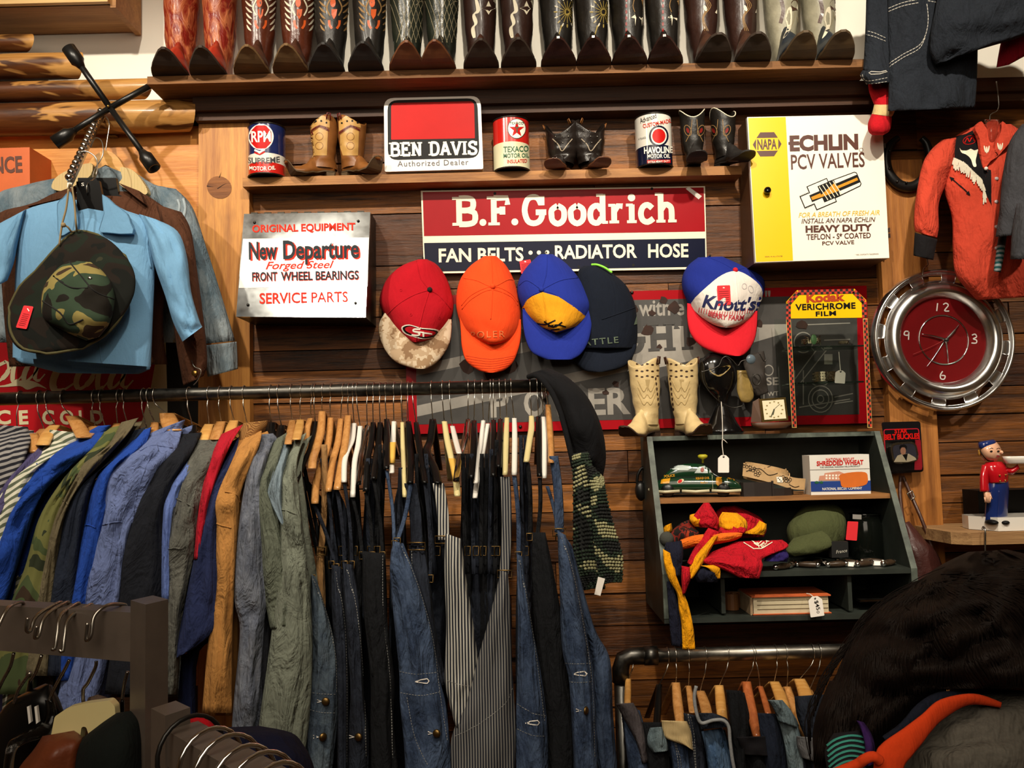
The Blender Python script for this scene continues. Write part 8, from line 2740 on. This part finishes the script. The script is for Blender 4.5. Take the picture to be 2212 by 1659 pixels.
for kind, path, w_, hx, wh in (
        ('p', [(1357, 1466), (1356, 1500), (1355, 1535)], 15, 1366, 'at the elbow end of the low rail'), ('k', [(1424, 1478), (1421, 1530), (1418, 1570)], 15, 1442, 'between two pale hangers on the low rail'),
        ('w', [(1460, 1474), (1464, 1520), (1470, 1562)], 22, 1458, 'over the tan corduroy collar on the low rail'), ('w', [(1487, 1481), (1492, 1512), (1496, 1540)], 15, 1486, 'beside the tan corduroy collar hanger'),
        ('w', [(1512, 1492), (1522, 1520), (1528, 1548)], 24, 1524, 'inside the fleece edged collar'), ('p', [(1553, 1480), (1557, 1520), (1562, 1560)], 23, 1571, 'over the fleece edged jacket on the low rail'),
        ('r', [(1612, 1472), (1622, 1530), (1638, 1592)], 24, 1625, 'over the black corduroy collar'), ('r', [(1642, 1482), (1652, 1514), (1660, 1542)], 14, 1630, 'thin, over the plain navy jacket'),
        ('p', [(1672, 1472), (1684, 1500), (1694, 1532)], 26, 1675, 'over the faded blue grey jacket'), ('w', [(1700, 1483), (1716, 1530), (1742, 1592)], 20, 1697, 'over the grey cuffed jacket'),
        ('p', [(1726, 1466), (1738, 1494), (1746, 1526)], 30, 1754, 'inside the round denim neckline'), ('w', [(1748, 1490), (1756, 1508), (1762, 1524)], 15, 1770, 'peeking beside the round denim neckline')):
    hanger(kind, path, w_, hx, wh, Y0=RY2, cz=Z2, rr=.0185, Yd=(0, -.06, -.14), grp='hangers on the low rail')
LOW = [
    ('dark denim jacket with grey cord collar at the elbow end of the low rail', DEN1, [(1340, 1528, 1376, 1530), (1348, 1590, 1392, 1590), (1360, 1700, 1410, 1700)], [(1330, 1520, 1368, 1518), (1345, 1548, 1384, 1550), (1372, 1600, 1394, 1596), (1386, 1650, 1400, 1646)], cloth('grey_cord', '#4c4648', n=.15)),
    ('dark jacket with pale denim collar on the black hanger', DENK, [(1382, 1560, 1430, 1560), (1392, 1620, 1444, 1620), (1400, 1700, 1450, 1700)], [(1404, 1572, 1430, 1570), (1398, 1592, 1438, 1588), (1400, 1612, 1444, 1608), (1410, 1626, 1444, 1622)], D_PALE),
    ('blue denim jacket with tan corduroy collar on the low rail', DEN1, [(1436, 1590, 1484, 1586), (1450, 1640, 1492, 1640), (1456, 1700, 1496, 1700)], [(1428, 1556, 1484, 1558), (1432, 1580, 1494, 1582), (1440, 1596, 1496, 1600), (1480, 1610, 1498, 1622)], CORD),
    ('dark denim jacket beside the tan corduroy collar jacket', DEN2, [(1476, 1540, 1506, 1546), (1484, 1600, 1520, 1600), (1492, 1700, 1526, 1700)], None, None),
    ('mid blue denim jacket with pale fleece edged collar', D_MID, [(1514, 1580, 1560, 1572), (1524, 1620, 1572, 1616), (1534, 1700, 1588, 1700)], [(1506, 1540, 1540, 1540), (1510, 1560, 1570, 1552), (1514, 1576, 1578, 1570)], DEN2),
    ('black denim jacket behind the fleece edged jacket', DENK, [(1568, 1490, 1602, 1492), (1576, 1560, 1616, 1560), (1584, 1640, 1614, 1640), (1590, 1700, 1616, 1700)], None, None),
    ('black jacket with black corduroy collar on the reddish hanger', DENK, [(1596, 1620, 1654, 1612), (1608, 1650, 1668, 1650), (1616, 1700, 1676, 1700)], [(1590, 1592, 1656, 1590), (1600, 1614, 1664, 1610), (1606, 1630, 1670, 1634)], stripes('black_corduroy', '#0e0d10', '#232024', 'X', 160, .5, .2)),
    ('plain navy jacket between two reddish hangers', C_DKN, [(1636, 1540, 1680, 1542), (1644, 1600, 1694, 1600), (1656, 1700, 1706, 1700)], None, None),
    ('faded blue grey denim jacket on the low rail', D_PALE, [(1666, 1518, 1694, 1520), (1682, 1560, 1720, 1560), (1696, 1620, 1736, 1620), (1706, 1700, 1744, 1700)], [(1658, 1512, 1690, 1512), (1672, 1534, 1712, 1540), (1680, 1556, 1722, 1572)], D_PALE),
    ('dark denim jacket with round neckline near the hair of the customer', DEN2, [(1716, 1504, 1780, 1500), (1722, 1550, 1786, 1556), (1744, 1610, 1800, 1610), (1756, 1700, 1810, 1700)], None, None),
    ('jacket with soft grey cuffs at the customer', DEN2, [(1722, 1630, 1760, 1640), (1726, 1700, 1760, 1700)], [(1720, 1590, 1762, 1594), (1722, 1612, 1766, 1616), (1730, 1636, 1762, 1646)], cloth('soft_grey_knit', '#6a6a6c', n=.15)),
]
for i, (lab, m, rows, col_, cm) in enumerate(LOW):
    t = T('denim_jacket' if 'denim' in lab else 'jacket', lab, 'jacket', 'jackets on the low rail')
    Yb_ = 1.95 - .006 * i
    s_ = t.part('sleeve', m)
    s_.loft([r + (Yb_ - .01 * k, .025) for k, r in enumerate(rows)], 6, 24, fold=.018, fu=3, seed=300 + i)
    b = t.part('body', m)
    b.loft([(r[0] + 6, r[1] + 4, r[2] + 6, r[3] + 4, Yb_ + .06, .03) for r in rows], 4, 18, fold=.015, fu=3, seed=320 + i)
    if col_:
        c = t.part('collar', cm)
        c.loft([r + (Yb_ - .03, .02, .015) for r in col_], 5, 20, fold=.008, seed=340 + i)
    sf = Surf(s_)
    st = t.part('stitching', THR)
    a, z = rows[0], rows[-1]
    for d in ((.35, .45) if i in (2, 3) else ()):
        stitch(st, sf, [(r[0] + (r[2] - r[0]) * d, r[1] + 2) for r in rows] if len(rows) > 2 else [(a[0] + 8, a[1] + 3), ((a[0] + z[0]) / 2 + 10, (a[1] + z[1]) / 2), (z[0] + 12, z[1] - 4)], THR, 1.2, 4, 2)
    if 'fleece' in lab:
        f = t.part('fleece_edge', FLEECE)
        pts = smooth2([(1504, 1482), (1500, 1508), (1506, 1545), (1516, 1562), (1540, 1556), (1562, 1556), (1574, 1570), (1577, 1600), (1582, 1640), (1590, 1680)], 5)
        f.tube([P(x, y, Yb_ - .055) for x, y in pts], .0038, 8)
# ================================================================ grey metal rack close to the photographer, and the customer
BRZ = mat('bronze_grey_paint', '#5a5048', .42, n=.15, ns=20, coat=.1)
t = T('garment_rack', 'bronze grey square tube garment rack close by, with two bars of hangers', 'rack')
p_ = t.part('bar', BRZ)
F = [P(-160, 1300, 1.08), P(300, 1324, .985), P(300, 1431, .985), P(-160, 1392, 1.08)]
p_.box8(F, [p + V((.006, .032, 0)) for p in F])


def post(A, B, C, top):
    p_ = t.part('post', BRZ)
    A, B, C = P(*A), P(*B), P(*C)
    zt = P(*top).z
    q = [V((p.x, p.y, 0)) for p in (A, B, C)]
    q.append(q[0] + q[2] - q[1])
    p_.prism([p + V((0, 0, zt)) for p in q], (0, 0, -zt))
    return q, zt


q1, z1 = post((281, 1450, .985), (314, 1450, .955), (363, 1450, .985), (313, 1306, .955))
q2, z2 = post((326, 1600, .88), (357, 1600, .855), (411, 1600, .88), (357, 1546, .855))
p_ = t.part('bar', BRZ)
a, b_ = P(392, 1604, .875), P(640, 1752, .70)
sd = V((.012, .012, 0))
up = V((0, 0, .017))
p_.box8([a - sd - up, a + sd - up, a + sd + up, a - sd + up], [b_ - sd - up, b_ + sd - up, b_ + sd + up, b_ - sd + up])
p_ = t.part('tie_bar', BRZ)
c1, c2 = sum(q1, V()) / 4, sum(q2, V()) / 4
p_.box8([c1 + V((-.01, 0, .3)), c1 + V((.01, 0, .3)), c1 + V((.01, 0, .34)), c1 + V((-.01, 0, .34))], [c2 + V((-.01, 0, .3)), c2 + V((.01, 0, .3)), c2 + V((.01, 0, .34)), c2 + V((-.01, 0, .34))])


def bent(t, pts, Y, r=.0021, m=STEEL, name='hook'):
    h = t.part(name, m)
    n = len(pts)
    h.tube([P(*q) for q in catmull([(x, y, Y[min(i, len(Y) - 1)] if isinstance(Y, (list, tuple)) else Y) for i, (x, y) in enumerate(pts)], 6)], r, 8)


YH = [1.06, 1.04, 1.0, .985, .98, .98]
t = T('clear_hanger', 'clear plastic hanger with long sloping arm on the bronze grey bar', 'hanger', 'hangers on the bronze grey rack')
bent(t, [(150, 1425), (140, 1446), (116, 1490), (106, 1515)], 1.03)
bent(t, [(172, 1312), (167, 1303), (131, 1330), (124, 1367), (119, 1400), (112, 1402)], YH)
b = t.part('shoulder_bar', glass('clear_acrylic', '#d8d4cc', .12, 1.3))
b.loft([(96, 1512, 118, 1514, 1.03, .008), (98, 1545, 124, 1550, 1.03, .009), (84, 1566, 112, 1586, 1.02, .009), (40, 1588, 56, 1606, 1.0, .008), (14, 1612, 34, 1626, .985, .008), (4, 1690, 28, 1690, .98, .008)], 6, 14, p=.6)
t = T('cream_hanger', 'cream plastic hanger with slot on the bronze grey bar', 'hanger', 'hangers on the bronze grey rack')
bent(t, [(208, 1428), (206, 1442), (190, 1475), (180, 1490), (180, 1518)], 1.02)
bent(t, [(200, 1314), (194, 1306), (149, 1336), (140, 1373), (136, 1406), (129, 1404)], YH)
b = t.part('shoulder_bar', CPLAS)
b.ppoly(rpoly([(108, 1600), (118, 1548), (146, 1529), (182, 1520), (236, 1513), (248, 1526), (252, 1590), (194, 1596), (186, 1570), (176, 1570), (172, 1600)], 5), 1.0, .012)
t = T('clip_hanger', 'black hanger with two white clips at the edge of the bronze grey bar', 'hanger', 'hangers on the bronze grey rack')
bent(t, [(30, 1410), (22, 1440), (6, 1470), (-8, 1500)], 1.05)
bent(t, [(134, 1310), (128, 1301), (80, 1330), (66, 1362), (57, 1360), (60, 1334)], YH)
b = t.part('shoulder_bar', M_BPLAS)
b.loft([(98, 1476, 112, 1480, 1.06, .02), (36, 1506, 132, 1520, 1.05, .025), (4, 1534, 140, 1570, 1.05, .025), (-30, 1600, 90, 1640, 1.05, .025), (-40, 1690, 60, 1690, 1.05, .02)], 5, 20)
for x in (62, 78):
    c = t.part('clip', WPLAS)
    c.ppoly([(x - 4, 1527), (x + 1, 1525), (x + 5, 1560), (x, 1564)], 1.015, .004)
for k, (pts, lab, sh) in enumerate((([(148, 1309), (143, 1301), (98, 1331), (84, 1372), (75, 1376), (80, 1352)], 'second from the edge of the frame on the bronze grey bar', [(90, 1415), (78, 1450), (66, 1470)]),
                              ([(272, 1314), (268, 1306), (233, 1307), (204, 1331), (197, 1372), (186, 1382), (189, 1345)], 'beside the tall post of the bronze grey rack', [(276, 1450), (268, 1480), (264, 1512)]),
                              ([(52, 1308), (45, 1300), (18, 1313), (0, 1345), (-10, 1370)], 'at the frame edge of the bronze grey bar', [(66, 1452), (40, 1490), (30, 1520)]))):
    t = T('steel_hook_hanger', 'steel hanger hook ' + lab, 'hanger', 'hangers on the bronze grey rack')
    bent(t, pts, YH)
    bent(t, sh, 1.03)
    b = t.part('shoulder_bar', M_BPLAS)
    x, y = sh[-1]
    b.loft([(x - 5, y, x + 5, y, 1.05, .006), (x - 14, y + 40, x + 2, y + 50, 1.06, .008), (x - 40, y + 80, x - 20, y + 100, 1.06, .008)], 4, 10)
t = T('leather_vest', 'rust brown leather garment on the clear hanger', 'garment', m=leather('rust_leather', '#6a3218', .5, .3, 40))
t.root.loft([(92, 1590, 160, 1578, 1.0, .015), (72, 1620, 178, 1596, .985, .025), (40, 1660, 172, 1640, .98, .03), (10, 1720, 170, 1720, .98, .03)], 5, 22, fold=.01, seed=400)
t = T('dark_coat', 'black green coat shoulder beside the tall post of the grey rack', 'coat', m=cloth('black_green_wool', '#0f1412', n=.1, fold=.2))
t.root.loft([(252, 1540, 292, 1534, 1.0, .02), (212, 1568, 306, 1556, .99, .04), (170, 1606, 312, 1590, .985, .05), (158, 1660, 312, 1650, .98, .05), (150, 1740, 312, 1740, .98, .05)], 5, 22, fold=.006, seed=401)
t = T('brown_cloth', 'greyish brown cloth edge behind the cream hanger', 'garment', m=cloth('taupe_cloth', '#5a4a40', n=.15))
t.root.loft([(192, 1506, 212, 1500, 1.04, .01), (188, 1516, 246, 1514, 1.035, .015), (190, 1545, 252, 1540, 1.035, .015)], 4, 18, fold=.012, seed=402)
t = T('navy_garment', 'navy garment shoulder on the nearer bar of the grey rack', 'garment', m=cloth('deep_navy_knit', '#10122a', n=.1, fold=.25))
t.root.loft([(468, 1572, 560, 1568, .98, .02), (462, 1586, 628, 1582, .96, .05), (480, 1612, 655, 1608, .95, .06), (500, 1650, 676, 1650, .94, .06), (500, 1740, 700, 1740, .94, .06)], 5, 26, fold=.01, seed=403)
t = T('red_garment', 'red garment collar beside the navy garment', 'garment', m=cloth('bright_red_knit', '#b00f1c', n=.06, fold=.3))
t.root.loft([(408, 1546, 430, 1544, .99, .015), (408, 1556, 454, 1556, .98, .02), (410, 1572, 468, 1576, .975, .02), (420, 1600, 470, 1604, .975, .015)], 4, 20, fold=.008, seed=404)
dv = (b_ - a)
ax = dv.normalized()
sx = ax.cross(V((0, 0, 1))).normalized()
for k, q in enumerate((.1, .3, .46, .6, .74, .86)):
    t = T('steel_hook_hanger', 'bright hanger hook curling over the nearer grey bar, %s from its post' % ORD[k], 'hanger', 'hooks on the nearer bar')
    c = a + dv * q + V((0, 0, -.004))
    h = t.part('hook', CHROME if k else M_BLKM)
    pts = []
    for d in range(-40, 215, 15):
        r_ = .034 - .002 * (k % 2)
        pts.append(c + sx * math.cos(R(d)) * r_ * (-1) + V((0, 0, math.sin(R(d)) * r_ * 1.02)) + ax * (d - 90) * .00005)
    h.tube(pts, .0023, 8)
    h2 = t.part('shank', STEEL)
    h2.tube([pts[0], pts[0] + V((0, 0, -.03)) + (c - pts[0]) * .4, c + V((0, 0, -.1))], .0023, 8)

# ---- customer seen from behind
SKIN = mat('skin', '#a8704e', .5, n=.05)
HAIR = mat('dark_brown_hair', '#1a120e', .7, n=.3, ns=60, spec=.2)
SHIRT = cloth('charcoal_jersey', '#5e5a52', n=.12, fold=.7, fs=9, fd=.03)
t = T('person', 'person with long dark wavy hair and charcoal shirt bending toward the low rail', 'person')
b = t.part('body', SKIN)
b.loft([(1960, 1330, 2040, 1270, 1.06, .05), (1950, 1400, 2120, 1250, 1.06, .08), (1970, 1450, 2200, 1270, 1.06, .09), (2010, 1480, 2250, 1330, 1.06, .085), (2050, 1490, 2260, 1400, 1.06, .06), (2040, 1540, 2290, 1480, 1.06, .07), (1980, 1600, 2320, 1560, 1.06, .09), (1930, 1720, 2340, 1700, 1.06, .1), (1920, 2100, 2330, 2100, 1.06, .1), (1900, 2500, 2340, 2500, 1.06, .12), (1930, 3000, 2310, 3000, 1.06, .09), (1960, 3840, 2280, 3840, 1.06, .06)], 4, 24)
b.ball(P(1956, 1440, 1.06), (.012, .01, .018), 10)
s_ = t.part('shirt', SHIRT)
s_.loft([(2030, 1500, 2170, 1486, 1.03, .05), (1975, 1556, 2250, 1500, 1.02, .11), (1930, 1620, 2300, 1560, 1.01, .14), (1900, 1700, 2330, 1660, 1.0, .15), (1890, 2100, 2350, 2100, 1.0, .15)], 7, 40, fold=.02, fu=3, fv=1.6, seed=410)
g = t.part('hair', HAIR)
g.loft([(2092, 1192, 2176, 1187, 1.05, .03), (2030, 1222, 2262, 1212, 1.04, .08), (1966, 1268, 2310, 1260, 1.03, .11), (1892, 1322, 2340, 1320, 1.02, .125), (1848, 1380, 2350, 1385, 1.01, .13), (1816, 1440, 2345, 1440, 1.0, .13), (1785, 1490, 2330, 1486, 1.0, .11)], 6, 40, fold=.055, fu=5, fv=1.4, seed=411)
g.loft([(1792, 1470, 2060, 1480, .99, .06), (1768, 1530, 1990, 1530, .985, .08), (1756, 1580, 1930, 1580, .985, .08), (1757, 1630, 1896, 1630, .985, .08), (1762, 1720, 1880, 1720, .985, .06)], 6, 34, fold=.035, fu=4, fv=1.3, seed=412)
sf = Surf(g)
rn = random.Random(5)
END = smooth2([(1764, 1650), (1820, 1650), (1884, 1640), (1944, 1560), (2020, 1496), (2110, 1482), (2220, 1480), (2300, 1450), (2310, 1340)], 8)
MID = smooth2([(1838, 1392), (1870, 1400), (1906, 1404), (1950, 1402), (2010, 1392), (2076, 1372), (2160, 1336), (2226, 1284), (2236, 1236)], 8)
for i in range(900):
    k = rn.randrange(len(END))
    e = END[k]
    md = MID[k]
    s0 = (2004 + (md[0] - 2004) * .12 + rn.uniform(-16, 16), 1256 + (md[1] - 1256) * .06 + rn.uniform(-12, 12))
    jx, jy = rn.uniform(-9, 9), rn.uniform(-9, 9)
    full = smooth2([s0, ((s0[0] + md[0]) / 2 + jx * .6 - 8, (s0[1] + md[1]) / 2 + jy * .6 - 8), (md[0] + jx, md[1] + jy), ((md[0] + e[0]) / 2 + jx - 8 * math.sin(k * .5), (md[1] + e[1]) / 2 + jy), (e[0] + jx, e[1] + jy)], 6)
    a_ = rn.randrange(0, 12)
    pts = [(x + 5 * math.sin(q * .55 + k * .35), y + 3 * math.cos(q * .55 + k * .35)) for q, (x, y) in enumerate(full)][a_:]
    li = rn.uniform(-.0006, .0012)
    w3 = [sf.hit(x, y, li)[0] for x, y in pts]
    n = len(w3)
    g.tube(w3, [.0015 * (.3 + math.sin(math.pi * min(1, .12 + .86 * q / (n - 1))) * .8) for q in range(n)], 5)
for i in range(70):
    q = rn.random()
    ed = smooth2([(2120, 1196), (2010, 1246), (1900, 1318), (1836, 1400), (1790, 1470), (1756, 1560), (1752, 1660)], 8)
    k = rn.randint(4, len(ed) - 14)
    o = rn.uniform(2, 16)
    seg_ = ed[k:k + 12]
    g.tube([P(x - o * math.sin(j * .28), y - o * .7 * math.sin(j * .28), 1.0 + rn.uniform(-.002, .002)) for j, (x, y) in enumerate(seg_)], .0005, 4)
g2 = t.part('striped_top', mat('black_jersey', '#14121a', .9))
g2.loft([(1800, 1584, 1856, 1578, .9, .012), (1782, 1620, 1872, 1610, .89, .014), (1786, 1660, 1876, 1655, .885, .014), (1796, 1720, 1880, 1720, .885, .012)], 5, 22, seed=413)
sf2 = Surf(g2)
st = t.part('stripe_pattern', mat('teal_yarn', '#3f9c8c', .9), g2)
for i in range(7):
    stroke(st, sf2, [(1788 + i, 1612 + i * 11), (1808 + i, 1598 + i * 10.5), (1838, 1590 + i * 10.5), (1868, 1594 + i * 11)], 4.5, MATS['teal_yarn'], .0012, res=5)
g3 = t.part('purple_collar', cloth('purple_jersey', '#3a1f5a', n=.1))
g3.loft([(1850, 1556, 1866, 1560, .895, .008), (1862, 1584, 1882, 1584, .89, .012), (1868, 1620, 1890, 1612, .885, .014), (1860, 1660, 1890, 1650, .885, .012)], 4, 16, fold=.006, seed=414)
t = T('shoulder_bag', 'orange shoulder strap with navy lining on the back of the customer', 'bag')
ORS = cloth('orange_webbing', '#e2461a', n=.05, fold=.15)
NVS = cloth('navy_webbing', '#1a1e2c', n=.1)
s_ = t.part('lining', NVS)
s_.loft([(2108, 1506, 2100, 1494, .915, .006), (2050, 1516, 2030, 1494, .9, .006), (2004, 1550, 1982, 1520, .885, .006), (1960, 1580, 1944, 1562, .875, .006), (1916, 1604, 1906, 1590, .87, .006)], 6, 10)
s_ = t.part('strap', ORS)
s_.loft([(2162, 1529, 2164, 1517, .9, .004), (2094, 1523, 2103, 1498, .885, .006), (2039, 1553, 2031, 1511, .868, .006), (2012, 1580, 1990, 1544, .857, .006), (1991, 1608, 1950, 1574, .85, .006), (1970, 1634, 1905, 1606, .845, .006), (1952, 1662, 1890, 1634, .842, .006), (1945, 1740, 1880, 1720, .84, .006)], 6, 14)
c = t.part('strap_loop', ORS)
c.tube([P(*q) for q in catmull([(1800, 1672, .84), (1850, 1652, .835), (1868, 1640, .83), (1886, 1634, .828), (1900, 1644, .83)], 5)], .005, 8)
for t in THINGS:
    t.done()
